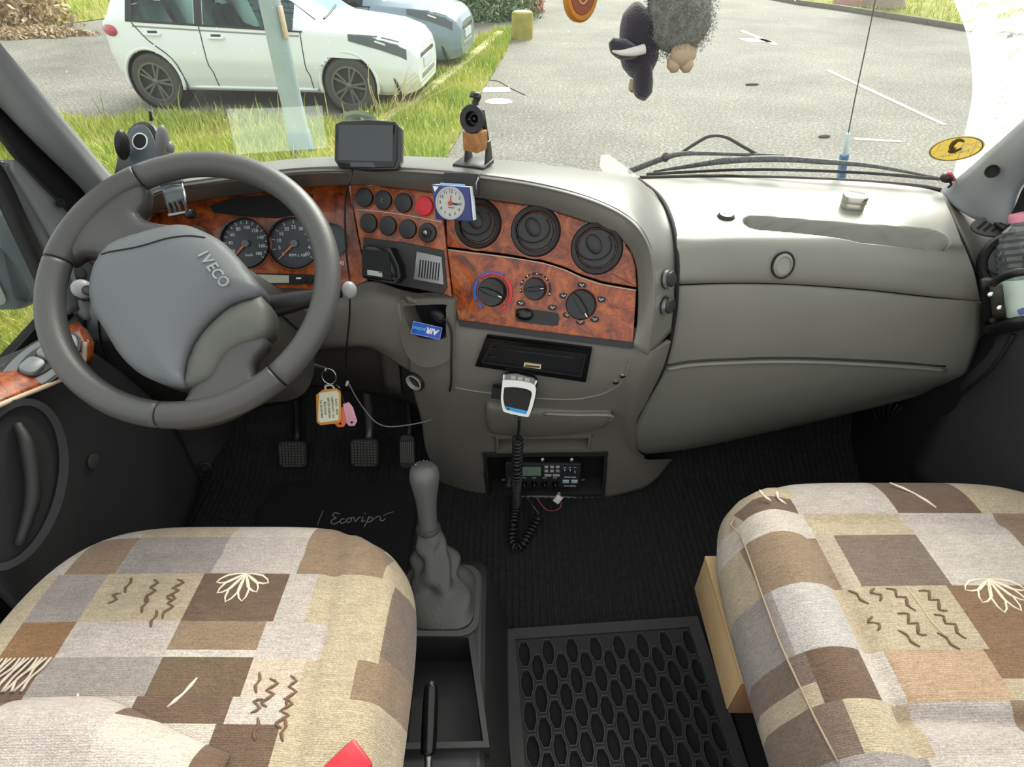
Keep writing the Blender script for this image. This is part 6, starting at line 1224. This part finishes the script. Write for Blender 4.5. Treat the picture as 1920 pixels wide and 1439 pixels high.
tube('hinge_pin', [atY(317, 404, .938), atY(340, 400, .938), atY(358, 397, .938)], .0035, STEEL, cl_, seg=8); lathe('pin_knob', [(.007, -.006), (.008, 0), (.007, .006)], frame(atY(358, 402, .938), (0, 1, 0), (1, 0, .1)), BLACK, cl_, seg=12)
tube('side_wire', [atY(341, 344, .968), atY(347, 372, .938), atY(352, 398, .938)], .0018, STEEL, cl_, seg=6)
# eyepiece on a wooden cube and black bracket
ey = thing('eyepiece_stand', 'black eyepiece on a wooden cube and bracket on the dash', 'eyepiece')
SF = 1.03
b0 = atY(893, 313, SF) + Vector((0, 0, .006)); SMx = frame(b0, (.94, -.34, 0), (0, 0, 1))
box('base_plate', SMx @ Matrix.Translation((-.005, .0, -.001)), (.058, .05, .008), BLACK, ey, bev=.002)
for s in (-1, 1): prism('bracket_cheek', [(-.014, 0), (.016, 0), (.008, .034), (-.004, .034)], .004, frame(b0 + SMx.to_3x3() @ Vector((s * .021 + (0 if s < 0 else -.004), .010, .002)), SMx.to_3x3() @ Vector((0, 1, 0)), SMx.to_3x3() @ Vector((1, 0, 0))), BLACK, ey, bev=.0008)
for i in range(4): tube('comb_finger', [SMx @ Vector((-.012 + .008 * i, .012, .040)), SMx @ Vector((-.012 + .008 * i, .004, .030))], .0020, M('dull_metal', '#6f6f6f', .4, metal=.6), ey, seg=6, n=1)
wc = atY(891, 263, SF - .005); box('wooden_cube', frame(wc, (.82, -.57, 0), (0, 0, 1)), (.030, .030, .031), M('striped_wood', '#b9824a', .6, var=(120, '#8d5a2c', .2)), ey, bev=.001)
tube('strut', [SMx @ Vector((.016, .014, .03)), wc + Vector((.018, .016, .0)), wc + Vector((.012, .012, .045))], .0045, BLACK, ey, seg=8)
ec = atY(886, 223, SF - .012); EM = frame(ec, (1, 0, 0), (-.22, -.94, .22)); rr_ = mm(22.5, ec)
ef = lathe('eyecup', [(rr_ * .70, -.030), (rr_ * .85, -.012), (rr_ * 1.05, 0), (rr_ * 1.05, .004), (rr_ * .98, .006), (rr_ * .56, .006), (rr_ * .50, .002), (rr_ * .45, -.012), (0, -.013)], EM, BLACK, ey, seg=36, sy=1.08)
sphere('lens', EM @ Matrix.Translation((0, 0, -.012)) @ Matrix.Diagonal((rr_ * .32, rr_ * .32, .006, 1)), GLOSSB, ef, 16)
for a_ in (.2, 3.2): sphere('glint_screw', EM @ Matrix.Translation((rr_ * .42 * math.cos(a_), rr_ * .42 * math.sin(a_), -.008)) @ Matrix.Diagonal((.0016, .0016, .0016, 1)), CHROME, ef, 8)
tube('top_clip', [atY(889, 202, SF - .005), atY(892, 190, SF), atY(896, 180, SF), atY(888, 177, SF - .004)], [.006, .0055, .0055, .003], BLACK, ey, seg=8); box('clip_flag', frame(atY(891, 178, SF - .002), (1, -.3, 0), (0, -.5, .9)), (.016, .012, .003), BLACK, ey, bev=.0008)
# alarm clock
ck = thing('alarm_clock', 'small blue and white square alarm clock hanging on the dash hood', 'clock')
KO = atY(847, 377, .915); KMx = frame(KO, (.985, -.17, -.02), (-.17, -.93, .33))
def kl(px, h, mat, z0, bev=0, nm='x', par=ck): return local_prism(nm, px, KO, KMx, h, mat, par, z0, bev)
NAVY = M('navy_blue', '#24336e', .35); CW = M('clock_white', '#dfe3e6', .4)
kl([(811, 346), (880, 350), (886, 414), (818, 410)], .026, CW, -.028, .003, 'white_back'); kl([(810, 346), (880, 351), (886, 415), (818, 411)], .008, NAVY, -.004, .002, 'blue_front')
N_ = KMx.to_3x3() @ Vector((0, 0, 1)); c_ = KMx.inverted() @ atP(846, 381, KO, N_); cr_ = mm(28, KO); CC = KMx @ Matrix.Translation((c_.x, c_.y, .0042))
ring('bezel', circ(cr_ * 1.0, 36, sy=1.06), circ(cr_ * .90, 36, sy=1.06), .003, CC, M('bezel_silver', '#a9adb0', .4), ck); fc = prism('dial', circ(cr_ * .92, 36, sy=1.06), .001, CC, M('dial_cream', '#b5b5ae', .5), ck)
for i in range(12):
    a_ = math.pi / 2 - (i + 1) * math.pi / 6; text('number', str(i + 1), cr_ * (.27 if (i + 1) % 3 else .30), CC @ Matrix.Translation((cr_ * .70 * math.cos(a_), cr_ * .74 * math.sin(a_), .0013)), M('clock_ink', '#1c1c20', .6), fc, ext=.0001)
def hand(nm, a_, L, w, mat, z): box(nm, CC @ Matrix.Rotation(a_, 4, 'Z') @ Matrix.Translation((L / 2 - .002, 0, z)), (L, w, .0006), mat, fc)
hand('hour_hand', -.08, cr_ * .55, .0028, GREYX, .0018); hand('minute_hand', -.02, cr_ * .72, .002, GREYX, .0026); hand('alarm_hand', 1.5, cr_ * .6, .0014, M('clock_red', '#b03a3a', .5), .0022)
lathe('hand_boss', [(.0035, 0), (.0035, .0035), (0, .004)], CC, M('clock_red', '#b03a3a', .5), fc, seg=12)
box('brand_line', CC @ Matrix.Translation((.002, -cr_ * .28, .0012)), (.010, .0012, .0002), M('clock_ink', '#1c1c20', .6), fc)
kl([(813, 349), (824, 350), (817, 360)], .0008, WHITE, .0042, 0, 'corner_mark'); kl([(823, 343), (868, 346), (867, 350), (822, 347)], .012, M('snooze_blue', '#8fb2d6', .3), -.018, .001, 'snooze_bar')
tube('hook_wire', [atY(868, 331, .95), atY(893, 331, .945), atY(896, 336, .94), (atY(893, 344, .935)), atY(894, 356, .935)], .0016, STEEL, ck, seg=6); box('back_plate', frame(atY(866, 345, .948), (.98, -.15, 0), (-.15, -.93, .3)), (.058, .034, .012), BLACK, ck, bev=.002)
# ============================================================ CB RADIO, MICROPHONE
cbr = thing('cb_radio', 'black two-way radio with small green display low in the console', 'radio set')
BO = CBM_.translation + CBM_.to_3x3() @ Vector((0, 0, .002)); BMx = moved(CBM_, BO)
def bl(x, y): N = BMx.to_3x3() @ Vector((0, 0, 1)); v = BMx.inverted() @ atP(x, y, BO, N); return (v.x, v.y)
def bpz(px, h, mat, z0, nm, par=cbr, bev=0): return prism(nm, [bl(*q) for q in px], h, BMx, mat, par, bev=bev, z0=z0)
bpz([(948, 872), (1088, 873), (1087, 914), (949, 914)], .05, M('radio_case', '#141516', .5), -.055, 'case'); bz = bpz([(947, 871), (1089, 872), (1088, 915), (948, 915)], .006, M('radio_face', '#303234', .4), -.006, 'face', bev=.0015)
bpz([(979, 876), (1014, 876), (1014, 892), (979, 892)], .0006, M('green_lcd', '#7d9a82', .3), .0002, 'lcd')
KEYG = M('key_grey', '#b9bcba', .5)
for j, y in enumerate((875.5, 883)):
    for i in range(3): bpz([(1021 + 10.5 * i, y - 1.8), (1028 + 10.5 * i, y - 1.8), (1028 + 10.5 * i, y + 1.8), (1021 + 10.5 * i, y + 1.8)], .0015, KEYG if (i, j) != (2, 1) else M('key_tan', '#b59a86', .5), .0002, 'key')
for x in (1021, 1036.5): bpz([(x, 889.5), (x + 13, 889.5), (x + 13, 893), (x, 893)], .0015, KEYG, .0002, 'key')
for x in (1059, 1069, 1078):
    c_ = bl(x, 881.5 if x < 1075 else 885); m_ = BMx @ Matrix.Translation((c_[0], c_[1], 0)); lathe('toggle_switch', [(.0042, 0), (.0042, .002), (.002, .002), (.0018, .007), (0, .007)], m_, CHROME, cbr, seg=12)
    c2_ = bl(x, 877); box('print', BMx @ Matrix.Translation((c2_[0], c2_[1] , .0002)), (.006, .0012, .0002), PRINT, cbr)
for x in (983, 1001.5, 1021, 1040.5):
    c_ = bl(x, 905); m_ = BMx @ Matrix.Translation((c_[0], c_[1], 0)); k_ = lathe('knob', [(.0072, 0), (.0066, .010), (.005, .011), (0, .011)], m_, GLOSSB, cbr, seg=16); box('pointer', m_ @ Matrix.Translation((.0005, .003, .0113)), (.0012, .0045, .0003), PRINT, k_)
    c2_ = bl(x, 896.5); box('print', BMx @ Matrix.Translation((c2_[0], c2_[1], .0002)), (.010, .0014, .0002), PRINT, cbr)
for x in (1061, 1077): bpz([(x - 6, 900), (x + 6, 900), (x + 6, 905.5), (x - 6, 905.5)], .0018, M('key_pale', '#b8cfcf', .4), .0002, 'big_key', bev=.0006)
c_ = bl(1069, 895); text('lettering', 'MIDLAND', .0062, BMx @ Matrix.Translation((c_[0], c_[1], .0004)), PRINT, cbr, bold=.0002, ext=.0001); c_ = bl(1069, 911.5); text('lettering', 'ALAN48PRO', .0052, BMx @ Matrix.Translation((c_[0], c_[1], .0004)), PRINT, cbr, bold=.0002, ext=.0001)
c_ = bl(954, 905); lathe('mic_socket', [(.0095, 0), (.0095, .008), (.007, .009), (.006, .004), (0, .004)], BMx @ Matrix.Translation((c_[0], c_[1], 0)), STEEL, cbr, seg=18)
for x in (944, 1093): lathe('bracket_screw', [(.006, -.004), (.006, .004), (0, .004)], frame(atY(x, 900, .95), (0, 1, 0), (1 if x > 1000 else -1, 0, 0)), BLACK, cbr, seg=12)
for x, y in ((1017, 862), (1072, 862), (1048, 926)): lathe('mount_screw', [(.005, 0), (.005, .004), (.003, .005), (0, .005)], frame(atY(x, y, .945), (1, 0, 0), (0, -.9, .4)), STEEL, cbr, seg=10)
# microphone
mic = thing('microphone', 'white-framed hand microphone with blue label hung below the radio slot', 'microphone')
MO = atY(972, 745, .838); MMx = frame(MO, (.985, -.12, -.06), (-.12, -.93, .34))
def ml(px, h, mat, z0, nm, bev=0, sm=0): return local_prism(nm, px, MO, MMx, h, mat, mic, z0, bev, sm)
MB_ = [(942, 720), (944, 706), (960, 703), (990, 706), (1006, 716), (1004, 745), (998, 772), (985, 784), (962, 781), (944, 770), (940, 745)]
ml(MB_, .022, BLACK, -.024, 'back_shell', .004, 2)
fo = [(943, 712), (970, 713), (1003, 722), (1002, 750), (993, 777), (985, 780), (949, 772), (943, 765), (940, 745)]; fi = [(946, 725), (970, 725), (996, 732), (995, 750), (988, 773), (982, 775), (952, 768), (947, 762), (944, 745)]
N_ = MMx.to_3x3() @ Vector((0, 0, 1)); L2 = lambda px: smooth2([tuple((MMx.inverted() @ atP(*q, MO, N_)).xy) for q in px] + [tuple((MMx.inverted() @ atP(*px[0], MO, N_)).xy)], 3)[:-1]
ring('white_frame', L2(fo), L2(fi), .007, MMx, WHITE, mic, z0=-.002); prism('grille', L2(fi), .003, MMx, M('mic_mesh', '#2a2624', .8, bump=(900, .8, .002)), mic, z0=-.001)
ml([(947, 761), (989, 770), (986, 777), (950, 770)], .0012, M('label_blue', '#2f9ad0', .4), .0022, 'blue_label'); ml([(952, 764), (956, 765), (955, 768), (951, 767)], .0004, BLACKM, .0035, 'label_mark')
ml([(946, 703), (968, 702), (1000, 710), (1006, 716), (1003, 722), (970, 713), (944, 713)], .006, M('mic_clear_grey', '#6f6c6a', .25), -.006, 'top_bar', .001)
for i in range(3): ml([(958 + 13 * i, 704 + 2.2 * i), (968 + 13 * i, 705.5 + 2.2 * i), (967 + 13 * i, 712 + 2.2 * i), (957 + 13 * i, 710.5 + 2.2 * i)], .003, M('channel_key', '#a8a09a', .4), -.001, 'channel_key', .0008)
for q in (((945, 703), (944, 713)), ((1006, 714), (1002, 724))): tube('white_horn', [atP(*q[0], MO, N_), atP(*q[1], MO, N_)], .0018, WHITE, mic, seg=6, n=1)
prism('hanger', [(-.012, -.010), (.012, -.010), (.012, .012), (-.012, .012)], .02, moved(MMx, atY(936, 733, .87)), BLACKM, mic)
# coiled cord
def coil(name, C, rc, rw, pitch, mat, parent):
    Cc = crl(C, 12); P = []; ph_ = 0; T0 = None; nr = None
    # resample by arc length
    D = [0]
    for a, b in zip(Cc, Cc[1:]): D.append(D[-1] + (b - a).length)
    tot = D[-1]; n = int(tot / pitch * 10); k = 0
    for i in range(n + 1):
        s = tot * i / n
        while k < len(D) - 2 and D[k + 1] < s: k += 1
        t = (s - D[k]) / max(1e-9, D[k + 1] - D[k]); c = Cc[k].lerp(Cc[k + 1], t); T = (Cc[k + 1] - Cc[k]).normalized()
        nr = T.orthogonal().normalized() if nr is None else (nr - T * nr.dot(T)).normalized(); bn = T.cross(nr); a = 2 * math.pi * s / pitch
        P.append(c + (nr * math.cos(a) + bn * math.sin(a)) * rc)
    return tube(name, P, rw, mat, parent, seg=6, n=1)
cord = thing('coiled_cord', 'black coiled cord hanging from the microphone to the floor', 'cord')
CK = M('coil_black', '#262626', .22)
coil('coil', [atY(*q) for q in ((971, 822, .855), (970, 860, .857), (969, 900, .857))] + [atZ(968, 945, .032), atZ(963, 985, .022), atZ(960, 1010, .016), atZ(966, 1028, .015), atZ(980, 1022, .015), atZ(992, 1002, .016), atZ(1003, 985, .02), atZ(1012, 968, .03)], .0100, .0025, .0108, CK, cord)
tube('straight_lead', [atY(973, 785, .845), atY(973, 800, .85), atY(971, 824, .86)], .003, CK, cord, seg=6); tube('straight_lead', [atZ(1012, 966, .03), atZ(1000, 950, .045), atY(985, 930, .925), atY(976, 915, .92), atY(958, 905, .938)], .003, CK, cord, seg=6)
wr = thing('red_wire', 'red and black wire with a white connector below the radio set', 'wire')
tube('red_strand', [atY(*q) for q in ((1006, 932, .935), (1014, 945, .925), (1026, 957, .915), (1040, 958, .91), (1050, 952, .912), (1053, 942, .92))], .0013, M('red_insulation', '#b04050', .4), wr, seg=6); box('connector', frame(atY(1046, 936, .918), (.8, 0, -.6), (0, -.9, .4)), (.016, .020, .008), M('connector_white', '#d0d2d0', .5), wr, bev=.001)
# ============================================================ BLUE BOX, PLUG
ab = thing('blue_carton', 'small blue carton with upside-down white lettering in the cubby', 'carton')
AO = atY(800, 620, .922); AMx = frame(AO, (-.97, .14, .17), (.02, -.78, .62))
BL = M('carton_blue', '#1746b4', .35); w_ = mm(56, AO); h_ = mm(24, AO)
box('carton', AMx @ Matrix.Translation((0, 0, -.010)), (w_, h_, .020), BL, ab, bev=.0008)
ring('edge_line', rrect(w_ * .99, h_ * .97, .001, 2), rrect(w_ * .96, h_ * .90, .001, 2), .0003, AMx, M('pale_blue_line', '#8fb0e8', .4), ab, z0=.0001)
text('lettering', 'AIR', h_ * .62, AMx @ Matrix.Translation((-w_ * .20, -h_ * .04, .0004)), WHITE, ab, shear=.2, bold=.0006, ext=.0001); text('lettering', 'action', h_ * .40, AMx @ Matrix.Translation((w_ * .24, h_ * .0, .0004)), M('turquoise_print', '#35c0c8', .4), ab, shear=.2, bold=.0002, ext=.0001)
pg = thing('lighter_plug', 'black plug with cable in the cubby beside the blue carton', 'plug')
pq = atY(822, 596, .93); lathe('plug_body', [(.010, 0), (.012, .010), (.011, .022), (.007, .028), (0, .029)], frame(pq + Vector((-.008, .01, .004)), (0, 0, 1), (.75, -.65, -.05)), BLACK, pg, seg=18)
tube('plug_cable', [atY(*q) for q in ((830, 597, .912), (838, 603, .902), (845, 618, .898), (847, 640, .893), (846, 680, .886), (846, 715, .888), (843, 734, .895))], .0022, M('black_cable', '#1c1a1a', .5), pg, seg=6); tube('bare_ends', [atY(843, 732, .895), atY(838, 738, .895)], .0015, M('red_insulation', '#b04050', .4), pg, seg=5)
# ============================================================ TIN, RED FIGURE
tn = thing('metal_tin', 'small rounded steel tin standing on the passenger dash', 'tin', loc=atZ(1597, 388, .7165))
TIN = M('tin_metal', '#b9b6ac', .22, metal=.9); T0 = Matrix.Rotation(-.25, 4, 'Z'); r_ = .0195
prism('body', rrect(.040, .036, .014, 5), .012, T0, TIN, tn, bev=.001); prism('lid', rrect(.042, .038, .015, 5), .011, T0, TIN, tn, bev=.003, z0=.0125); ring('waist', rrect(.043, .039, .015, 5), rrect(.039, .035, .013, 5), .0015, T0, M('tin_brass', '#a59a70', .3, metal=.9), tn, z0=.011)
lb = thing('red_ornament', 'tiny dark red ornament at the right end of the windscreen base', 'ornament', loc=atY(1776, 333, 1.145))
sphere('body', Matrix.Diagonal((.0125, .012, .010, 1)), M('dark_maroon', '#2e1413', .4), lb, 16); sphere('red_tip', Matrix.Translation((-.002, -.004, .009)) @ Matrix.Diagonal((.005, .005, .004, 1)), M('ornament_red', '#c03040', .4), lb, 10); tube('leg', [(.006, -.004, -.006), (.010, -.006, -.012), (.006, -.006, -.018)], .0022, BLACK, lb, seg=6); sphere('side_spot', Matrix.Translation((.009, -.007, -.001)) @ Matrix.Diagonal((.004, .004, .004, 1)), M('ornament_red', '#c03040', .4), lb, 8)
# ============================================================ HANGING TOYS
PLB = M('black_plush', '#2b2730', .95, bump=(500, .5, .006), sheen=.5); PLG = M('grey_plush', '#55584f', .95, var=(120, '#a9ab9c', .2), bump=(300, 1.0, .012), sheen=.4); BEI = M('beige_felt', '#b7a385', .9)
TF = .80
pa = thing('dark_plush', 'dark plush toy with a white-edged arm hanging by a green cord', 'plush toy', loc=atY(1205, 100, TF))
o_ = pa.location; m_ = lambda x, y, f=TF: atY(x, y, f) - o_
def blob(nm, P, r, mat, par, seg=16): return tube(nm, P, r, mat, par, seg=seg, n=6)
blob('body', [m_(1216, 20), m_(1208, 30), m_(1200, 60), m_(1198, 90), m_(1202, 125), m_(1208, 150)], [.003, .018, .0245, .0245, .023, .0235, .022, .015, .005], PLB, pa)
blob('tail', [m_(1212, 110, TF - .012), m_(1206, 140, TF - .014), m_(1206, 170, TF - .012), m_(1208, 187, TF - .01)], [.006, .011, .0125, .011, .003], PLB, pa)
blob('arm', [m_(1206, 98, TF - .015), m_(1180, 96, TF - .02), m_(1158, 88, TF - .022), m_(1146, 76, TF - .022)], [.004, .008, .011, .009, .004], PLB, pa); tube('arm_edge', [m_(1208, 92, TF - .031), m_(1188, 97, TF - .034), m_(1165, 99, TF - .034), m_(1148, 96, TF - .03)], [.0055, .005, .003, .001], M('white_felt', '#d9d5cc', .9), pa, seg=8)
blob('foot', [m_(1190, 150), m_(1187, 165), m_(1190, 172)], [.006, .006, .002], BEI, pa, 10); sphere('beak', Matrix.Translation(m_(1178, 54)) @ Matrix.Diagonal((.004, .006, .005, 1)), M('plush_orange', '#c08060', .9), pa, 8)
tube('green_cord', [m_(1215, 22), m_(1217, 0), m_(1222, -60), m_(1228, -150), Vector((m_(1228, -150).x, -.012, ws(.29, .82).z - o_.z))], .0011, M('green_cord', '#3f6f68', .7), pa, seg=5); tube('green_cord', [m_(1215, 22), m_(1221, 0), m_(1225, -60), m_(1228, -150), Vector((m_(1228, -150).x, -.012, ws(.29, .82).z - o_.z))], .0011, M('green_cord', '#3f6f68', .7), pa, seg=5)
pg2 = thing('grey_plush', 'furry grey plush toy with beige feet hanging beside the dark one', 'plush toy', loc=atY(1276, 50, TF - .01))
o2 = pg2.location; n_ = lambda x, y, f=TF - .01: atY(x, y, f) - o2
pbd = blob('body', [n_(1272, -90), n_(1272, -60), n_(1273, -10), n_(1274, 30), n_(1276, 70), n_(1278, 98)], [.004, .020, .026, .030, .034, .035, .034, .025, .010], PLG, pg2, 24)
blob('belly', [n_(1262, 97, TF - .028), n_(1277, 101, TF - .032), n_(1294, 101, TF - .022)], [.009, .0140, .009], BEI, pg2, 16)
for x in (1263, 1286): blob('foot', [n_(x, 110, TF - .03), n_(x + 1, 124, TF - .034), n_(x + 1, 135, TF - .034)], [.0075, .0085, .004], BEI, pg2, 12)
hv = []
for v_ in pbd.data.vertices: hv.append((v_.co.copy(), v_.normal.copy()))
Vf, Ff = [], []
for i in range(9000):
    c_, n2 = random.choice(hv); d2 = (n2 + Vector((random.gauss(0, .6), random.gauss(0, .6), random.gauss(-.3, .6)))).normalized(); b2_ = c_ + Vector((random.gauss(0, .0035), random.gauss(0, .0035), random.gauss(0, .0045))); s_ = d2.orthogonal().normalized() * .0006; k = len(Vf); Vf += [b2_ - s_, b2_ + s_, b2_ + d2 * random.uniform(.0012, .0036)]; Ff.append((k, k + 1, k + 2))
mk('fur', Vf, Ff, PLG, pg2, smooth=False, kind='stuff'); tube('green_cord', [n_(1272, -80), n_(1266, -130), Vector((n_(1260, -150).x, -.004, ws(.29, .82).z - o2.z))], .0011, M('green_cord', '#3f6f68', .7), pg2, seg=5)
wdn = thing('orange_charm', 'orange-brown round charm hanging at the top edge', 'charm', loc=atY(1083, -14, TF))
CHM = frame((0, 0, 0), (1, -.3, 0), (.25, -.95, .1)); lathe('disc', [(.019, 0), (.0215, .004), (.0215, .016), (.0195, .019), (.0165, .0195), (.015, .017), (0, .017)], CHM, M('amber_wood', '#c07a20', .4), wdn, seg=28, sx=.9, sy=1.35); prism('face', circ(.0158, 24, sx=.9, sy=1.35), .002, CHM, M('red_brown_face', '#8a4526', .5), wdn, z0=.0175); tube('charm_mark', [CHM @ Vector(v) for v in ((-.006, -.006, .0198), (0, -.011, .02), (.006, -.006, .0198))], .0012, M('charm_pale', '#c99a72', .5), wdn, seg=5); tube('charm_cord', [(0, 0, .03), (0, 0, .12), (.0, 0, ws(.1, .82).z - wdn.location.z)], .0012, M('green_cord', '#3f6f68', .7), wdn, seg=5, n=1)
# ============================================================ OUTSIDE OF THE GLASS: wipers, aerial, bonnet edge
WB = M('wiper_black', '#2c2e2f', .5, var=(200, '#585b5c', .1))
def wz(x, y, off=.02): return wsp(x, y, off)
w1 = thing('right_wiper', 'right windscreen wiper with hose loop lying along the glass base', 'wiper')
tube('arm', [wz(1180, 322, .03), wz(1245, 297, .035), wz(1290, 288, .035), wz(1400, 290, .035), wz(1470, 293, .03)], [.007, .006, .004, .004], WB, w1, seg=8); tube('hose', [wz(1270, 292, .04), wz(1300, 272, .05), wz(1330, 256, .055), wz(1360, 257, .055), wz(1395, 276, .045), wz(1430, 293, .035), wz(1470, 297, .03)], .0035, BLACK, w1, seg=7)
tube('bridge', [wz(1225, 322), wz(1290, 312), wz(1360, 302), wz(1450, 298), wz(1540, 303), wz(1640, 312), wz(1760, 334)], [.002, .005, .007, .007, .006, .004, .002], WB, w1, seg=8); tube('blade', [wz(1212, 327, .012), wz(1400, 318, .012), wz(1600, 323, .012), wz(1762, 336, .012)], .0035, BLACK, w1, seg=6)
lathe('pivot_joint', [(.008, -.006), (.009, 0), (.008, .006)], frame(wz(1248, 295, .036), (1, 0, 0), (0, -.6, .8)), BLACK, w1, seg=12)
w2 = thing('left_wiper', 'left windscreen wiper lying behind the dash hood', 'wiper')
tube('blade', [wz(560, 310, .012), wz(700, 308, .012), wz(800, 304, .012), wz(930, 306, .012), wz(1060, 318, .012), wz(1130, 327, .012)], .0045, BLACK, w2, seg=6); tube('bridge', [wz(750, 304), wz(840, 302), wz(930, 305), wz(1040, 313), wz(1120, 325)], [.002, .005, .006, .005, .002], WB, w2, seg=8)
an_ = thing('aerial', 'thin tall aerial with blue and white foot outside the windscreen', 'aerial', loc=wz(1576, 338, .06))
q0 = an_.location; AB = M('aerial_blue', '#3f74ad', .5)
fa = lambda x, y, off: wz(x, y, off) - q0
tube('foot', [(0, 0, -.06), (0, 0, 0), fa(1579, 318, .07), fa(1582, 300, .075), fa(1583, 290, .08)], [.009, .009, .009, .009], AB, an_, seg=10); tube('white_sleeve', [fa(1583, 291, .08), fa(1587, 268, .09), fa(1590, 250, .10)], [.007, .0055, .004], M('sleeve_white', '#cfdcdf', .4), an_, seg=8)
tube('whip', [fa(1590, 252, .10), fa(1606, 170, .13), fa(1626, 75, .17), fa(1641, 0, .2), fa(1655, -80, .24)], [.0014, .0012, .001], M('whip_grey', '#55585a', .4, metal=.5), an_, seg=5)
bn = [[ws(a, -.05, .03) + Vector((0, dy, dz)) for a in np.linspace(-1, 1, 21)] for dy, dz in ((.0, -.03), (.06, -.07), (.18, -.12), (.36, -.22), (.44, -.4))]
struct(solid(gridmesh('cowl_panel', sgrid(bn, 2, 3), M('white_bonnet', '#c9cccc', .35)), .01), 'pale front cowl of the camper below the windscreen', 'cowl')
# ============================================================ BOTTLE IN ITS HOLDER
bh = thing('bottle_holder', 'black door-side bottle holder with metal screws', 'bottle holder')
HX = .835
ho_ = atX(1880, 590, HX); hb = atY(1895, 560, .86)
tube('top_hoop', [atY(*q) for q in ((1862, 532, .845), (1880, 520, .82), (1915, 510, .80), (1960, 512, .80), (1990, 530, .84))], .0065, BLACK, bh, seg=8)
R = sgrid([[atY(*q) for q in r] for r in (((1838, 532, .872), (1850, 528, .868), (1858, 530, .862)), ((1840, 570, .872), (1852, 568, .866), (1862, 566, .86)), ((1846, 615, .872), (1858, 613, .866), (1868, 606, .86)))], 3, 3); solid(gridmesh('back_strap', R, BLACK, bh), .012)
R = sgrid([[atY(*q) for q in r] for r in (((1855, 538, .858), (1880, 536, .85)), ((1862, 606, .858), (1888, 604, .85)))], 3, 3); solid(gridmesh('side_plate', R, M('holder_grey', '#3d3c36', .5), bh), .004)
for x, y in ((1857, 552), (1874, 577), (1860, 601)): lathe('screw', [(.0045, 0), (.0045, .002), (.002, .003), (0, .003)], frame(atY(x, y, .846), (1, 0, 0), (-.3, -.9, .3)), CHROME if y < 590 else BLACKM, bh, seg=12)
R = sgrid([[atY(*q) for q in r] for r in (((1846, 612, .866), (1880, 604, .835), (1920, 596, .82), (1980, 590, .82)), ((1850, 628, .868), (1884, 624, .838), (1925, 616, .82), (1985, 610, .82)), ((1880, 628, .90), (1900, 622, .87), (1935, 614, .86), (1990, 606, .86)))], 4, 3); solid(gridmesh('bottom_tray', R, BLACK, bh), .006)
bo2 = atY(1925, 606, .850); bt_ = thing('water_bottle', 'clear plastic water bottle with pink cap at the right edge', 'bottle', loc=bo2)
PET = glassmat('clear_pet', '#e2f0f3', 3.0, .34)
tp_ = atY(1912, 400, .93) - bo2; bx = frame((0, 0, 0), (1, 0, 0), tp_); HL = tp_.length
pf = [(.030, 0), (.0345, .006), (.034, .03), (.0345, .45 * HL), (.031, .48 * HL), (.0345, .51 * HL)] + [(.0345 * (1 - .09 * ((i + 1) % 2)) * (1 - .45 * (max(0, i - 5) / 8) ** 1.6), (.53 + .030 * i) * HL) for i in range(12)] + [(.013, .91 * HL), (.012, .945 * HL)]
lathe('bottle_wall', pf, bx, PET, bt_, seg=28); lathe('cap', [(.0155, .93 * HL), (.0155, .985 * HL), (.014, 1.0 * HL), (0, 1.0 * HL)], bx, M('pink_cap', '#d98a9c', .4), bt_, seg=24)
lbm = M('label_mint', '#c4dccb', .5, var=(40, '#dfe9dc')); lathe('paper_label', [(.0350, .10 * HL), (.0352, .11 * HL), (.0352, .43 * HL), (.0350, .44 * HL)], bx, lbm, bt_, seg=28)
def onlab(az, h): a_ = math.radians(az); return bx @ Vector((.0354 * math.cos(a_), .0354 * math.sin(a_), h * HL)), bx.to_3x3() @ Vector((math.cos(a_), math.sin(a_), 0))
for az, h, s, mt_, nm in ((250, .20, .008, M('label_green', '#1f9a5a', .5), 'green_dot'), (222, .16, .007, M('label_violet', '#6a70a8', .5), 'violet_square'), (245, .38, .006, M('label_teal', '#3a7a80', .5), 'teal_mark')):
    p_, n_2 = onlab(az, h); prism(nm, circ(s, 16) if 'dot' in nm else rrect(s * 1.4, s * 1.4, .001, 2), .0006, frame(p_, n_2.orthogonal(), n_2), mt_, bt_)
